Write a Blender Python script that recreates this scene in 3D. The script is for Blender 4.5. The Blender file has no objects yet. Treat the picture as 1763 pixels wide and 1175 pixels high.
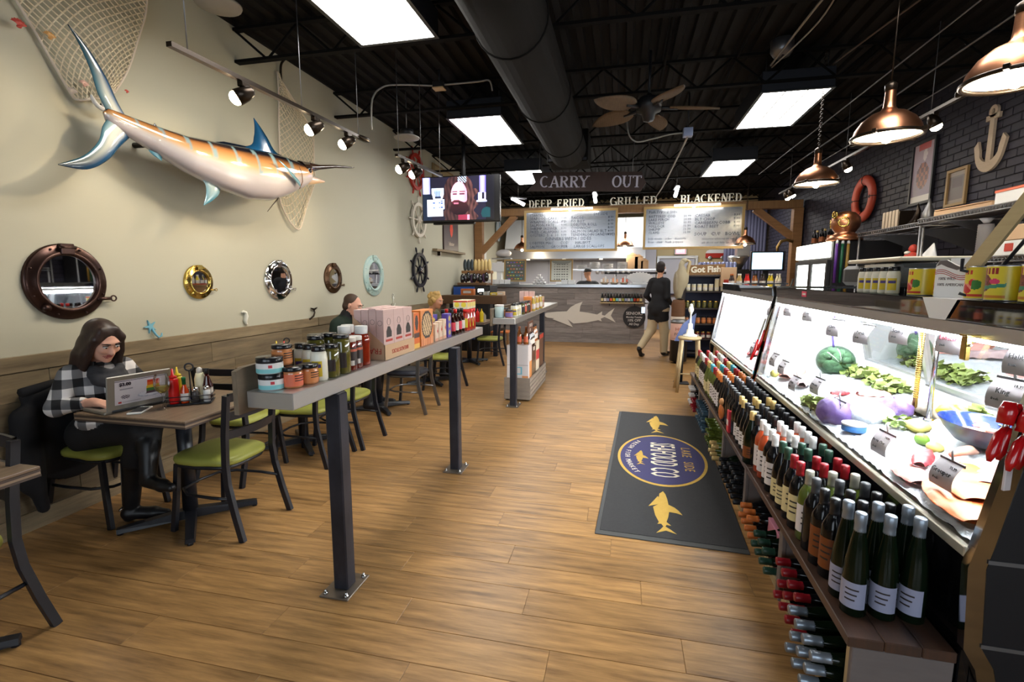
import bpy,bmesh,math,random
import numpy as np
from mathutils import Vector,Matrix,Euler

S = bpy.context.scene
COL = S.collection
RND = random.Random(11)
PI = math.pi

# ---------------------------------------------------------------- camera
cam_data = bpy.data.cameras.new('camera')
cam_data.sensor_width = 36.0
cam_data.lens = 836.0 / 1763.0 * 36.0
cam_data.clip_start = 0.05
CAM_R = Matrix(((0.97516356,-0.02876473,-0.21961015),(0.22148595,0.12664601,0.96690473),(0,0.99153083,-0.12987156)))
_r,_u,_f = CAM_R.col[0],CAM_R.col[1],CAM_R.col[2]
cam = bpy.data.objects.new('camera',cam_data)
_m = Matrix(((_r[0],_u[0],-_f[0],0),(_r[1],_u[1],-_f[1],0),(_r[2],_u[2],-_f[2],1.52),(0,0,0,1)))
cam.matrix_world = _m
COL.objects.link(cam)
S.camera = cam

# ---------------------------------------------------------------- exposure, world, large lights
S.view_settings.view_transform = 'Standard'
S.view_settings.look = 'None'
S.view_settings.gamma = 1.0
S.view_settings.use_curve_mapping = False
S.view_settings.exposure = 0.14
W = bpy.data.worlds.new('world'); S.world = W
W.use_nodes = True
W.node_tree.nodes['Background'].inputs[0].default_value = (0.80,0.88,1.0,1)
W.node_tree.nodes['Background'].inputs[1].default_value = 2.5
try:
    S.cycles.use_denoising = True
    S.cycles.max_bounces = 7
    S.cycles.diffuse_bounces = 3
    S.cycles.glossy_bounces = 4
    S.cycles.transmission_bounces = 6
    S.cycles.transparent_max_bounces = 16
    S.cycles.caustics_reflective = False
    S.cycles.caustics_refractive = False
    S.cycles.sample_clamp_indirect = 6.0
except Exception:
    pass

def area_light(name,loc,size,energy,color,rot=(0,0,0),sy=None):
    l = bpy.data.lights.new(name,'AREA'); l.energy = energy; l.color = color; l.size = size
    if sy: l.shape = 'RECTANGLE'; l.size_y = sy
    o = bpy.data.objects.new(name,l); o.location = loc; o.rotation_euler = rot; COL.objects.link(o); return o

# daylight coming in through the shop windows behind the camera
PANEL_E = 19.0
DAY = 85
area_light('window_daylight',(0.2,-3.6,1.7),5.6,DAY,(0.86,0.93,1.0),(PI / 2,0,0),2.2)

# ---------------------------------------------------------------- materials
_mats = {}
def srgb(*c):
    if len(c) == 1: c = c[0]
    return tuple(((v / 255.0) / 12.92 if v / 255.0 <= 0.04045 else ((v / 255.0 + 0.055) / 1.055) ** 2.4) for v in c)

def M(name,col,rough=0.5,metal=0.0,n=None,bump=0.0,emit=None,es=0.0,trans=0.0,coat=0.0,spec=0.5,ior=1.45,rnd=0.0):
    """principled material; n=(scale, (sx,sy,sz), amount, colour2[, detail]) mixes a second colour through stretched noise"""
    if name in _mats: return _mats[name]
    m = bpy.data.materials.new(name); m.use_nodes = True
    nt = m.node_tree; b = nt.nodes['Principled BSDF']
    c = tuple(col) + (1,)
    b.inputs['Base Color'].default_value = c
    b.inputs['Roughness'].default_value = rough
    b.inputs['Metallic'].default_value = metal
    b.inputs['Specular IOR Level'].default_value = spec
    b.inputs['IOR'].default_value = ior
    b.inputs['Transmission Weight'].default_value = trans
    b.inputs['Coat Weight'].default_value = coat
    if emit is not None:
        b.inputs['Emission Color'].default_value = tuple(emit) + (1,)
        b.inputs['Emission Strength'].default_value = es
    L = nt.links.new
    if n:
        tc = nt.nodes.new('ShaderNodeTexCoord'); mp = nt.nodes.new('ShaderNodeMapping')
        mp.inputs['Scale'].default_value = n[1]
        no = nt.nodes.new('ShaderNodeTexNoise'); no.inputs['Scale'].default_value = n[0]
        no.inputs['Detail'].default_value = n[4] if len(n) > 4 else 5.0
        no.inputs['Roughness'].default_value = 0.62
        src = tc.outputs['Object']
        oi = None
        if rnd:
            oi = nt.nodes.new('ShaderNodeObjectInfo')
            ad = nt.nodes.new('ShaderNodeVectorMath'); ad.operation = 'ADD'
            mul = nt.nodes.new('ShaderNodeMath'); mul.operation = 'MULTIPLY'; mul.inputs[1].default_value = 37.0
            L(oi.outputs['Random'],mul.inputs[0])
            L(src,ad.inputs[0]); L(mul.outputs[0],ad.inputs[1]); src = ad.outputs[0]
        L(src,mp.inputs[0]); L(mp.outputs[0],no.inputs['Vector'])
        rp = nt.nodes.new('ShaderNodeValToRGB')
        rp.color_ramp.elements[0].position = 0.5 - 0.28; rp.color_ramp.elements[1].position = 0.5 + 0.28
        rp.color_ramp.elements[0].color = c
        c2 = tuple(c[i] * (1 - n[2]) + n[3][i] * n[2] for i in range(3)) + (1,)
        rp.color_ramp.elements[1].color = c2
        L(no.outputs[0],rp.inputs[0]); out = rp.outputs[0]
        if rnd:
            hv = nt.nodes.new('ShaderNodeHueSaturation')
            mr = nt.nodes.new('ShaderNodeMapRange'); mr.inputs[3].default_value = 1 - rnd; mr.inputs[4].default_value = 1 + rnd
            L(oi.outputs['Random'],mr.inputs[0]); L(mr.outputs[0],hv.inputs['Value']); L(out,hv.inputs['Color']); out = hv.outputs[0]
        L(out,b.inputs['Base Color'])
        if bump:
            bp = nt.nodes.new('ShaderNodeBump'); bp.inputs['Strength'].default_value = bump; bp.inputs['Distance'].default_value = 0.01
            L(no.outputs[0],bp.inputs['Height']); L(bp.outputs[0],b.inputs['Normal'])
    _mats[name] = m
    return m

def VC(name,rough=0.5,coat=0.0,emit=0.0,metal=0.0):
    """material that takes its colour from the mesh's own colour attribute (print, paint)"""
    if name in _mats: return _mats[name]
    m = bpy.data.materials.new(name); m.use_nodes = True
    nt = m.node_tree; b = nt.nodes['Principled BSDF']
    a = nt.nodes.new('ShaderNodeVertexColor'); a.layer_name = 'Col'
    nt.links.new(a.outputs[0],b.inputs['Base Color'])
    b.inputs['Roughness'].default_value = rough; b.inputs['Coat Weight'].default_value = coat; b.inputs['Metallic'].default_value = metal
    b.inputs['Coat Roughness'].default_value = 0.05
    if emit:
        nt.links.new(a.outputs[0],b.inputs['Emission Color']); b.inputs['Emission Strength'].default_value = emit
    _mats[name] = m
    return m

def pane_mat(name,tint=(0.96,0.98,0.98),refl=1.0):
    """thin clear sheet: see-through with a fresnel reflection"""
    if name in _mats: return _mats[name]
    m = bpy.data.materials.new(name); m.use_nodes = True
    nt = m.node_tree; nt.nodes.clear()
    o = nt.nodes.new('ShaderNodeOutputMaterial'); mx = nt.nodes.new('ShaderNodeMixShader')
    t = nt.nodes.new('ShaderNodeBsdfTransparent'); t.inputs[0].default_value = tuple(tint) + (1,)
    g = nt.nodes.new('ShaderNodeBsdfGlossy'); g.inputs['Roughness'].default_value = 0.02
    fr = nt.nodes.new('ShaderNodeFresnel'); fr.inputs[0].default_value = 1.45
    mu = nt.nodes.new('ShaderNodeMath'); mu.operation = 'MULTIPLY'; mu.inputs[1].default_value = refl
    L = nt.links.new
    L(fr.outputs[0],mu.inputs[0]); L(mu.outputs[0],mx.inputs[0]); L(t.outputs[0],mx.inputs[1]); L(g.outputs[0],mx.inputs[2]); L(mx.outputs[0],o.inputs[0])
    _mats[name] = m
    return m

def plaid_mat():
    m = bpy.data.materials.new('buffalo_plaid'); m.use_nodes = True
    nt = m.node_tree; b = nt.nodes['Principled BSDF']; b.inputs['Roughness'].default_value = 0.9
    tc = nt.nodes.new('ShaderNodeTexCoord'); sp = nt.nodes.new('ShaderNodeSeparateXYZ'); L = nt.links.new
    L(tc.outputs['Object'],sp.inputs[0])
    def stripe(sock,per,off):
        a = nt.nodes.new('ShaderNodeMath'); a.operation = 'MULTIPLY_ADD'; a.inputs[1].default_value = 1 / per; a.inputs[2].default_value = off
        f = nt.nodes.new('ShaderNodeMath'); f.operation = 'FRACT'; g = nt.nodes.new('ShaderNodeMath'); g.operation = 'GREATER_THAN'; g.inputs[1].default_value = 0.5
        L(sock,a.inputs[0]); L(a.outputs[0],f.inputs[0]); L(f.outputs[0],g.inputs[0]); return g.outputs[0]
    s1 = stripe(sp.outputs[2],0.105,0.2)
    ad0 = nt.nodes.new('ShaderNodeMath'); ad0.operation = 'ADD'; L(sp.outputs[0],ad0.inputs[0]); L(sp.outputs[1],ad0.inputs[1])
    s2 = stripe(ad0.outputs[0],0.13,0.1)
    ad = nt.nodes.new('ShaderNodeMath'); ad.operation = 'ADD'; L(s1,ad.inputs[0]); L(s2,ad.inputs[1])
    hf = nt.nodes.new('ShaderNodeMath'); hf.operation = 'MULTIPLY'; hf.inputs[1].default_value = 0.5; L(ad.outputs[0],hf.inputs[0])
    rp = nt.nodes.new('ShaderNodeValToRGB'); rp.color_ramp.interpolation = 'CONSTANT'
    e = rp.color_ramp.elements; e[0].position = 0; e[0].color = (0.74,0.72,0.72,1); e[1].position = 0.4; e[1].color = (0.17,0.17,0.18,1)
    x = e.new(0.9); x.color = (0.012,0.012,0.015,1)
    L(hf.outputs[0],rp.inputs[0]); L(rp.outputs[0],b.inputs['Base Color'])
    return m

# ---------------------------------------------------------------- geometry builder
class G:
    def __init__(s):
        s.v = []; s.f = []; s.mi = []; s.sm = []; s.c = None
    def add(s,vs,fs,mi=0,smooth=False,mat=None):
        o = len(s.v)
        if mat is not None: vs = [tuple(mat @ Vector(p)) for p in vs]
        s.v += [tuple(p) for p in vs]
        for f in fs:
            s.f.append(tuple(i + o for i in f)); s.mi.append(mi); s.sm.append(smooth)
        return s
    def box(s,x0,x1,y0,y1,z0,z1,mi=0,mat=None):
        vs = [(x0,y0,z0),(x1,y0,z0),(x1,y1,z0),(x0,y1,z0),(x0,y0,z1),(x1,y0,z1),(x1,y1,z1),(x0,y1,z1)]
        return s.add(vs,[(3,2,1,0),(4,5,6,7),(0,1,5,4),(1,2,6,5),(2,3,7,6),(3,0,4,7)],mi,False,mat)
    def cbox(s,x0,x1,y0,y1,z0,z1,c=0.004,mi=0,mat=None):
        """box with its edges cut off by c"""
        vs = []; idx = {}
        for sx in (0,1):
            for sy in (0,1):
                for sz in (0,1):
                    for ax in range(3):
                        p = [(x0,x1)[sx],(y0,y1)[sy],(z0,z1)[sz]]
                        for a in range(3):
                            if a != ax: p[a] += c * (1 - 2 * (sx,sy,sz)[a])
                        idx[(sx,sy,sz,ax)] = len(vs); vs.append(tuple(p))
        fs = []
        for ax in range(3):
            a,b = (ax + 1) % 3,(ax + 2) % 3
            for k in (0,1):
                q = []
                for (i,j) in ((0,0),(1,0),(1,1),(0,1)):
                    t = [0,0,0]; t[ax] = k; t[a] = i; t[b] = j; q.append(idx[(t[0],t[1],t[2],ax)])
                fs.append(tuple(q) if k else tuple(reversed(q)))
        for ax in range(3):
            a,b = (ax + 1) % 3,(ax + 2) % 3
            for i in (0,1):
                for j in (0,1):
                    t0 = [0,0,0]; t0[a] = i; t0[b] = j; t1 = list(t0); t1[ax] = 1
                    q = [idx[(*t0,a)],idx[(*t0,b)],idx[(*t1,b)],idx[(*t1,a)]]
                    fs.append(tuple(q) if i != j else tuple(reversed(q)))
        for k in [(i,j,l) for i in (0,1) for j in (0,1) for l in (0,1)]:
            q = (idx[(*k,0)],idx[(*k,1)],idx[(*k,2)])
            fs.append(q if sum(k) % 2 else tuple(reversed(q)))
        return s.add(vs,fs,mi,False,mat)
    def lathe(s,prof,n=16,mi=0,mat=None,cap=True,smooth=True,a0=0.0,a1=2 * PI):
        full = abs(a1 - a0 - 2 * PI) < 1e-6
        k = n if full else n + 1
        vs = []; fs = []
        for (r,z) in prof:
            for i in range(k):
                a = a0 + (a1 - a0) * i / n
                vs.append((r * math.cos(a),r * math.sin(a),z))
        for j in range(len(prof) - 1):
            for i in range(n):
                i2 = (i + 1) % k
                fs.append((j * k + i,j * k + i2,(j + 1) * k + i2,(j + 1) * k + i))
        if cap and full:
            fs.append(tuple(reversed(range(n))))
            fs.append(tuple((len(prof) - 1) * k + i for i in range(n)))
        return s.add(vs,fs,mi,smooth,mat)
    def cyl(s,p0,p1,r0,r1=None,n=12,mi=0,smooth=True):
        r1 = r0 if r1 is None else r1
        p0,p1 = Vector(p0),Vector(p1); d = p1 - p0
        q = d.to_track_quat('Z','Y').to_matrix().to_4x4()
        return s.lathe([(r0,0),(r1,d.length)],n,mi,Matrix.Translation(p0) @ q,True,smooth)
    def tube(s,pts,r,n=8,closed=False,mi=0,mat=None,flat=None):
        """sweep a circle (or a flat=(w,h) rectangle) along pts; r may be a list"""
        P = [Vector(p) for p in pts]; k = len(P)
        vs = []; fs = []
        if flat: sec = [(-flat[0] / 2,-flat[1] / 2),(flat[0] / 2,-flat[1] / 2),(flat[0] / 2,flat[1] / 2),(-flat[0] / 2,flat[1] / 2)]; n = 4
        else: sec = [(math.cos(2 * PI * i / n),math.sin(2 * PI * i / n)) for i in range(n)]
        ref = None
        for i in range(k):
            if closed: t = P[(i + 1) % k] - P[i - 1]
            else: t = P[min(i + 1,k - 1)] - P[max(i - 1,0)]
            if t.length < 1e-9: t = Vector((0,0,1))
            t.normalize()
            if ref is None:
                ref = Vector((0,0,1)) if abs(t.z) < 0.9 else Vector((1,0,0))
            a = t.cross(ref)
            if a.length < 1e-6: a = t.cross(Vector((0.3,1,0.2)))
            a.normalize(); b = a.cross(t); b.normalize(); ref = b
            rr = 1.0 if flat else (r[i] if isinstance(r,(list,tuple)) else r)
            for (x,y) in sec: vs.append(tuple(P[i] + a * x * rr + b * y * rr))
        m = k if closed else k - 1
        for i in range(m):
            for j in range(n):
                j2 = (j + 1) % n; i2 = (i + 1) % k
                fs.append((i * n + j,i * n + j2,i2 * n + j2,i2 * n + j))
        if not closed:
            fs.append(tuple(reversed(range(n)))); fs.append(tuple((k - 1) * n + j for j in range(n)))
        return s.add(vs,fs,mi,not flat,mat)
    def prism(s,poly,d,mi=0,mat=None,smooth=False):
        """extrude a 2-D outline (x,y), counter-clockwise, from z=0 to z=d"""
        n = len(poly)
        vs = [(x,y,0) for x,y in poly] + [(x,y,d) for x,y in poly]
        fs = [tuple(reversed(range(n))),tuple(range(n,2 * n))]
        fs += [(i,(i + 1) % n,n + (i + 1) % n,n + i) for i in range(n)]
        return s.add(vs,fs,mi,smooth,mat)
    def sph(s,c,r,n=12,m=8,mi=0,mat=None):
        if not isinstance(r,(tuple,list)): r = (r,r,r)
        prof = [(max(1e-4,math.sin(PI * j / m)),-math.cos(PI * j / m)) for j in range(m + 1)]
        t = Matrix.Translation(c) @ Matrix.Diagonal((*r,1))
        return s.lathe(prof,n,mi,(mat @ t) if mat is not None else t,False)
    def torus(s,R,r,n=24,m=8,mi=0,mat=None,squash=1.0):
        vs = []; fs = []
        for i in range(n):
            a = 2 * PI * i / n
            for j in range(m):
                b = 2 * PI * j / m; q = R + r * math.cos(b)
                vs.append((q * math.cos(a),q * math.sin(a),r * squash * math.sin(b)))
        for i in range(n):
            for j in range(m):
                fs.append((i * m + j,((i + 1) % n) * m + j,((i + 1) % n) * m + (j + 1) % m,i * m + (j + 1) % m))
        return s.add(vs,fs,mi,True,mat)
    def grid(s,nx,ny,fn,mi=0,smooth=True,mat=None):
        vs = [fn(i / nx,j / ny) for j in range(ny + 1) for i in range(nx + 1)]
        fs = [(j * (nx + 1) + i,j * (nx + 1) + i + 1,(j + 1) * (nx + 1) + i + 1,(j + 1) * (nx + 1) + i) for j in range(ny) for i in range(nx)]
        return s.add(vs,fs,mi,smooth,mat)
    def mesh(s,name,mats):
        me = bpy.data.meshes.new(name)
        me.from_pydata(s.v,[],s.f)
        if not isinstance(mats,(list,tuple)): mats = [mats]
        for m in mats: me.materials.append(m)
        if len(mats) > 1: me.polygons.foreach_set('material_index',s.mi)
        me.polygons.foreach_set('use_smooth',s.sm)
        if s.c is not None:
            at = me.color_attributes.new('Col','FLOAT_COLOR','POINT')
            at.data.foreach_set('color',np.asarray([(c[0],c[1],c[2],1.0) for c in s.c],dtype=np.float32).ravel())
        me.update()
        return me

def obj(name,g,mats,parent=None,loc=None,rz=None,label=None,cat=None,group=None,kind=None,rot=None):
    me = g.mesh(name,mats) if isinstance(g,G) else g
    o = bpy.data.objects.new(name,me)
    if loc is not None: o.location = loc
    if rz: o.rotation_euler = (0,0,rz)
    if rot is not None: o.rotation_euler = rot
    if parent is not None: o.parent = parent
    COL.objects.link(o)
    if label: o['label'] = label
    if cat: o['category'] = cat
    if group: o['group'] = group
    if kind: o['kind'] = kind
    return o

def thing(name,label,cat,loc=(0,0,0),rz=0.0,group=None,rot=None):
    o = bpy.data.objects.new(name,None); o.empty_display_size = 0.1
    o.location = loc; o.rotation_euler = rot if rot is not None else (0,0,rz)
    o['label'] = label; o['category'] = cat
    if group: o['group'] = group
    COL.objects.link(o); return o

_kids = {}
def kids(o):
    return [c for c in o.children]

def dup(root,loc=None,rz=None,label=None,group=None,rot=None,scale=None):
    r = root.copy(); COL.objects.link(r)
    if loc is not None: r.location = loc
    if rz is not None: r.rotation_euler = (0,0,rz)
    if rot is not None: r.rotation_euler = rot
    if scale is not None: r.scale = (scale,scale,scale) if not isinstance(scale,tuple) else scale
    if label: r['label'] = label
    if group: r['group'] = group
    def rec(a,b):
        for c in a.children:
            d = c.copy(); COL.objects.link(d); d.parent = b; d.matrix_parent_inverse = c.matrix_parent_inverse.copy(); rec(c,d)
    rec(root,r)
    return r

ORD = ['first','second','third','fourth','fifth','sixth','seventh','eighth','ninth','tenth','eleventh','twelfth','thirteenth','fourteenth','fifteenth','sixteenth','seventeenth','eighteenth','nineteenth','twentieth']

def text_mesh(body,size,ext=0.0008,align='CENTER',bold=0.0,sx=1.0,spacing=1.0,res=2):
    cu = bpy.data.curves.new('lettering','FONT'); cu.body = body; cu.size = size; cu.extrude = ext
    cu.align_x = align; cu.align_y = 'CENTER'; cu.offset = bold; cu.resolution_u = res; cu.space_character = spacing; cu.space_line = 0.95
    o = bpy.data.objects.new('lettering_curve',cu); COL.objects.link(o)
    dg = bpy.context.evaluated_depsgraph_get()
    me = bpy.data.meshes.new_from_object(o.evaluated_get(dg))
    bpy.data.objects.remove(o); bpy.data.curves.remove(cu)
    if sx != 1.0:
        me.transform(Matrix.Diagonal((sx,1,1,1)))
    return me

def frame_mat(origin,xdir,ydir):
    """matrix whose x, y follow the given directions (for print lying on a surface)"""
    x = Vector(xdir).normalized(); y = Vector(ydir); z = x.cross(y).normalized(); y = z.cross(x)
    return Matrix(((x[0],y[0],z[0],origin[0]),(x[1],y[1],z[1],origin[1]),(x[2],y[2],z[2],origin[2]),(0,0,0,1)))

def text(body,size,mat,parent,m4,name='lettering',**k):
    me = text_mesh(body,size,**k); me.materials.clear(); me.materials.append(mat)
    me.transform(m4); me.name = name
    return obj(name,me,None,parent)

def picture(name,w,h,nx,ny,fn,mat,parent,m4,curve=None,thick=0.0):
    """flat print: nx x ny cells coloured by fn(u,v) (u right, v up, 0..1); curve=R wraps it about a cylinder of that radius"""
    vs = []; fs = []; cs = []
    for j in range(ny):
        for i in range(nx):
            o = len(vs)
            for (a,b) in ((i,j),(i + 1,j),(i + 1,j + 1),(i,j + 1)):
                x = (a / nx - .5) * w; y = (b / ny - .5) * h
                if curve: vs.append((curve * math.sin(x / curve),y,curve * math.cos(x / curve)))
                else: vs.append((x,y,0))
            fs.append((o,o + 1,o + 2,o + 3))
            c = fn((i + .5) / nx,(j + .5) / ny); cs += [c] * 4
    g = G(); g.add(vs,fs,0,bool(curve),m4); g.c = cs
    return obj(name,g,mat,parent)

# ---------------------------------------------------------------- bodies: smooth union of round cones and ellipsoids, meshed with surface nets
def body_mesh(name,prims,res,mats,k=0.03):
    """prims: ('c',a,b,ra,rb,tag[,k]) | ('e',centre,(rx,ry,rz),tag[,k[,rot]]); tag = material index"""
    bb0 = []; bb1 = []
    for p in prims:
        if p[0] == 'c':
            a,b = np.array(p[1]),np.array(p[2]); r = max(p[3],p[4])
            bb0.append(np.minimum(a,b) - r); bb1.append(np.maximum(a,b) + r)
        else:
            r = max(p[2]); bb0.append(np.array(p[1]) - r); bb1.append(np.array(p[1]) + r)
    lo = np.min(bb0,0) - 4 * res; hi = np.max(bb1,0) + 4 * res
    N = np.ceil((hi - lo) / res).astype(int) + 1
    D = np.full(N,0.2,np.float32); B = np.full(N,0.2,np.float32); T = np.zeros(N,np.int8)
    ax = [lo[i] + res * np.arange(N[i]) for i in range(3)]
    for p,b0,b1 in zip(prims,bb0,bb1):
        pk = k
        if p[0] == 'c' and len(p) > 6: pk = p[6]
        if p[0] == 'e' and len(p) > 4 and p[4] is not None: pk = p[4]
        mg = pk + 3 * res
        i0 = np.maximum(((b0 - mg - lo) / res).astype(int),0); i1 = np.minimum(((b1 + mg - lo) / res).astype(int) + 2,N)
        sl = tuple(slice(i0[i],i1[i]) for i in range(3))
        X = ax[0][sl[0]][:,None,None]; Y = ax[1][sl[1]][None,:,None]; Z = ax[2][sl[2]][None,None,:]
        if p[0] == 'c':
            a,b = np.array(p[1]),np.array(p[2]); d = b - a; L2 = max(float(d @ d),1e-9)
            t = np.clip(((X - a[0]) * d[0] + (Y - a[1]) * d[1] + (Z - a[2]) * d[2]) / L2,0,1)
            q = np.sqrt((X - a[0] - t * d[0]) ** 2 + (Y - a[1] - t * d[1]) ** 2 + (Z - a[2] - t * d[2]) ** 2) - (p[3] + t * (p[4] - p[3])); tag = p[5]
        else:
            c,r = p[1],p[2]; tag = p[3]
            x,y,z = X - c[0],Y - c[1],Z - c[2]
            if len(p) > 5:
                Rm = np.array(Euler(p[5]).to_matrix().transposed())
                x,y,z = (Rm[0,0] * x + Rm[0,1] * y + Rm[0,2] * z,Rm[1,0] * x + Rm[1,1] * y + Rm[1,2] * z,Rm[2,0] * x + Rm[2,1] * y + Rm[2,2] * z)
            k0 = np.sqrt((x / r[0]) ** 2 + (y / r[1]) ** 2 + (z / r[2]) ** 2)
            k1 = np.sqrt((x / r[0] ** 2) ** 2 + (y / r[1] ** 2) ** 2 + (z / r[2] ** 2) ** 2) + 1e-6
            q = k0 * (k0 - 1) / k1
        q = q.astype(np.float32)
        h = np.clip(0.5 + 0.5 * (D[sl] - q) / pk,0,1)
        D[sl] = D[sl] * (1 - h) + q * h - pk * h * (1 - h)
        w = q < B[sl]
        T[sl] = np.where(w,tag,T[sl]); B[sl] = np.where(w,q,B[sl])
    ins = D < 0
    n0,n1,n2 = N
    cs = np.zeros((n0 - 1,n1 - 1,n2 - 1),np.int8)
    for i in (0,1):
        for j in (0,1):
            for l in (0,1): cs += ins[i:n0 - 1 + i,j:n1 - 1 + j,l:n2 - 1 + l]
    act = np.argwhere((cs > 0) & (cs < 8))
    vid = np.full(cs.shape,-1,np.int32); vid[tuple(act.T)] = np.arange(len(act))
    acc = np.zeros((len(act),3)); cnt = np.zeros(len(act))
    corners = [(i,j,l) for i in (0,1) for j in (0,1) for l in (0,1)]
    for a in range(8):
        for b in range(a + 1,8):
            ca,cb = np.array(corners[a]),np.array(corners[b])
            if np.abs(ca - cb).sum() != 1: continue
            da = D[tuple((act + ca).T)]; db = D[tuple((act + cb).T)]
            w = (da < 0) != (db < 0)
            t = np.where(w,da / np.where(w,da - db,1),0)
            acc += np.where(w[:,None],ca + (cb - ca) * t[:,None],0); cnt += w
    V = lo + res * (act + acc / cnt[:,None])
    tags = T[tuple(act.T)]
    faces = []
    for axis in range(3):
        sl0 = [slice(None)] * 3; sl1 = [slice(None)] * 3
        sl0[axis] = slice(0,-1); sl1[axis] = slice(1,None)
        e = ins[tuple(sl0)] != ins[tuple(sl1)]
        idx = np.argwhere(e); u,v = (axis + 1) % 3,(axis + 2) % 3
        idx = idx[(idx[:,u] > 0) & (idx[:,v] > 0)]
        first = ins[tuple(idx.T)]
        def vt(du,dv):
            q = idx.copy(); q[:,u] += du; q[:,v] += dv
            return vid[tuple(q.T)]
        q = np.stack([vt(-1,-1),vt(0,-1),vt(0,0),vt(-1,0)],1)
        q[~first] = q[~first][:,::-1]
        faces.append(q)
    Fc = np.concatenate(faces); Fc = Fc[(Fc >= 0).all(1)]
    me = bpy.data.meshes.new(name)
    me.from_pydata(V.tolist(),[],Fc.tolist())
    for m in mats: me.materials.append(m)
    me.polygons.foreach_set('material_index',tags[Fc[:,0]].astype(np.int32))
    me.polygons.foreach_set('use_smooth',np.ones(len(Fc),bool))
    me.update()
    return me

# ================================================================= SETTING
LWX,RWX,CEIL = -3.45,3.55,3.74
BACKY,FRONTY = 14.9,-3.2
m_wall = M('plaster',srgb(184,181,162),0.75,n=(3,(1,1,1),0.25,srgb(178,175,156)))
m_deck = M('black_deck',(0.0045,0.0038,0.0032),0.8,n=(4,(1,1,1),0.6,(0.009,0.0065,0.005)),spec=.2)
m_black = M('black_paint',(0.008,0.008,0.010),0.45)
m_duct = M('duct_black',(0.0035,0.0032,0.003),0.85,spec=.15)
m_blacksteel = M('black_steel',(0.012,0.013,0.018),0.38,n=(8,(1,1,1),.5,(0.03,0.03,0.04)))
m_navyblack = M('navy_black',(0.006,0.007,0.012),0.5)
m_brick = M('dark_brick',srgb(40,38,52),0.6,n=(9,(1,1,1),0.6,srgb(27,26,38)),rnd=0.22)
m_mortar = M('dark_mortar',srgb(24,23,29),0.8)
m_kwall = M('kitchen_wall',srgb(196,178,138),0.7)
m_steel = M('brushed_steel',(0.55,0.56,0.58),0.28,1.0,n=(20,(1,1,30),.35,(0.42,0.43,0.46)))
m_chrome = M('chrome',(0.75,0.75,0.76),0.08,1.0)
m_white = M('white_plastic',(0.72,0.72,0.70),0.4)
m_cord = M('pale_cord',(0.35,0.34,0.32),0.5)
m_greymetal = M('dull_galvanised',(0.22,0.22,0.23),0.4,0.8)

m_floor = M('floor_plank_wood',srgb(190,146,92),0.34,n=(2.0,(1.5,15,1),1.0,srgb(84,58,32),11),bump=0.12,rnd=0.15,spec=0.4)
m_wains = M('grey_brown_planks',srgb(154,136,106),0.55,n=(1.6,(1,1.2,12),1.0,srgb(82,70,54),9),bump=0.1,rnd=0.24)
m_greyplank = M('weathered_planks',srgb(152,143,138),0.55,n=(2.2,(1.4,1,13),0.9,srgb(92,84,82),8),bump=0.1,rnd=0.24)

def struct(name,g,m,parent=None,**k):
    return obj(name,g,m,parent,kind='structure' if parent is None else None,**k)

g = G(); g.box(LWX - .3,RWX + .3,FRONTY - .2,BACKY + .2,-0.08,-0.004)
floor = struct('floor',g,m_floor)
PW,PL = 0.185,1.22
gp = G(); gp.cbox(-PL / 2 + .0008,PL / 2 - .0008,-PW / 2 + .0008,PW / 2 - .0008,-0.008,0.0,0.0012)
pm = gp.mesh('plank',m_floor)
cells = []
for r in range(-2,60):
    y = 0.60 + r * PW
    off = (r * 0.437) % 1.0 * PL
    for c in range(-1,7):
        x = LWX + off + c * PL + PL / 2 - PL
        x0,x1 = max(x - PL / 2,LWX + 0.005),min(x + PL / 2,RWX - .02)
        if x1 - x0 < 0.1 or y > 11.38: continue
        cells.append((x0,x1,y))
cells.sort(key=lambda q: q[2])
gs = G()
k = 0
for (x0,x1,y) in cells:
    vis = y > 0.85 and x0 < 1.1 and x1 > -0.98 * y - 1.3
    if vis and k < 296:
        k += 1
        if x1 - x0 > PL - .01: o = obj('floor_plank',pm,None,floor,((x0 + x1) / 2,y,0))
        else:
            g = G(); h = (x1 - x0) / 2; g.cbox(-h + .0008,h - .0008,-PW / 2 + .0008,PW / 2 - .0008,-0.008,0,0.0012)
            obj('floor_plank',g,m_floor,floor,((x0 + x1) / 2,y,0))
    else:
        gs.box(x0 + .0008,x1 - .0008,y - PW / 2 + .0008,y + PW / 2 - .0008,-0.008,0)
o = obj('floor_plank_field',gs,m_floor,floor); o['kind'] = 'stuff'

# left wall with wainscot planks
g = G(); g.box(LWX - .25,LWX,FRONTY,BACKY,0,CEIL + .3)
wl = struct('wall_left',g,m_wall)
rows = [(0.0,0.115),(0.118,0.285),(0.288,0.455),(0.458,0.625),(0.628,0.795),(0.798,0.965)]
for ri,(z0,z1) in enumerate(rows):
    y = 0.4 - [0,.5,.2,.8,.35,.6][ri]
    while y < 10.9:
        L = 1.22
        if y + L > 0.9:
            d = RND.uniform(0,.002)
            g = G(); g.cbox(0,0.012 + d,0.001,L - 0.001,z0,z1,0.0015); obj('wall_plank',g,m_wains,wl,(LWX,y,0))
        y += L
y = 0.1
while y < 10.9:
    g = G(); g.cbox(0,0.02,0.001,2.43,0.968,1.062,0.003); obj('cap_board',g,m_wains,wl,(LWX,y,0)); y += 2.44

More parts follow.
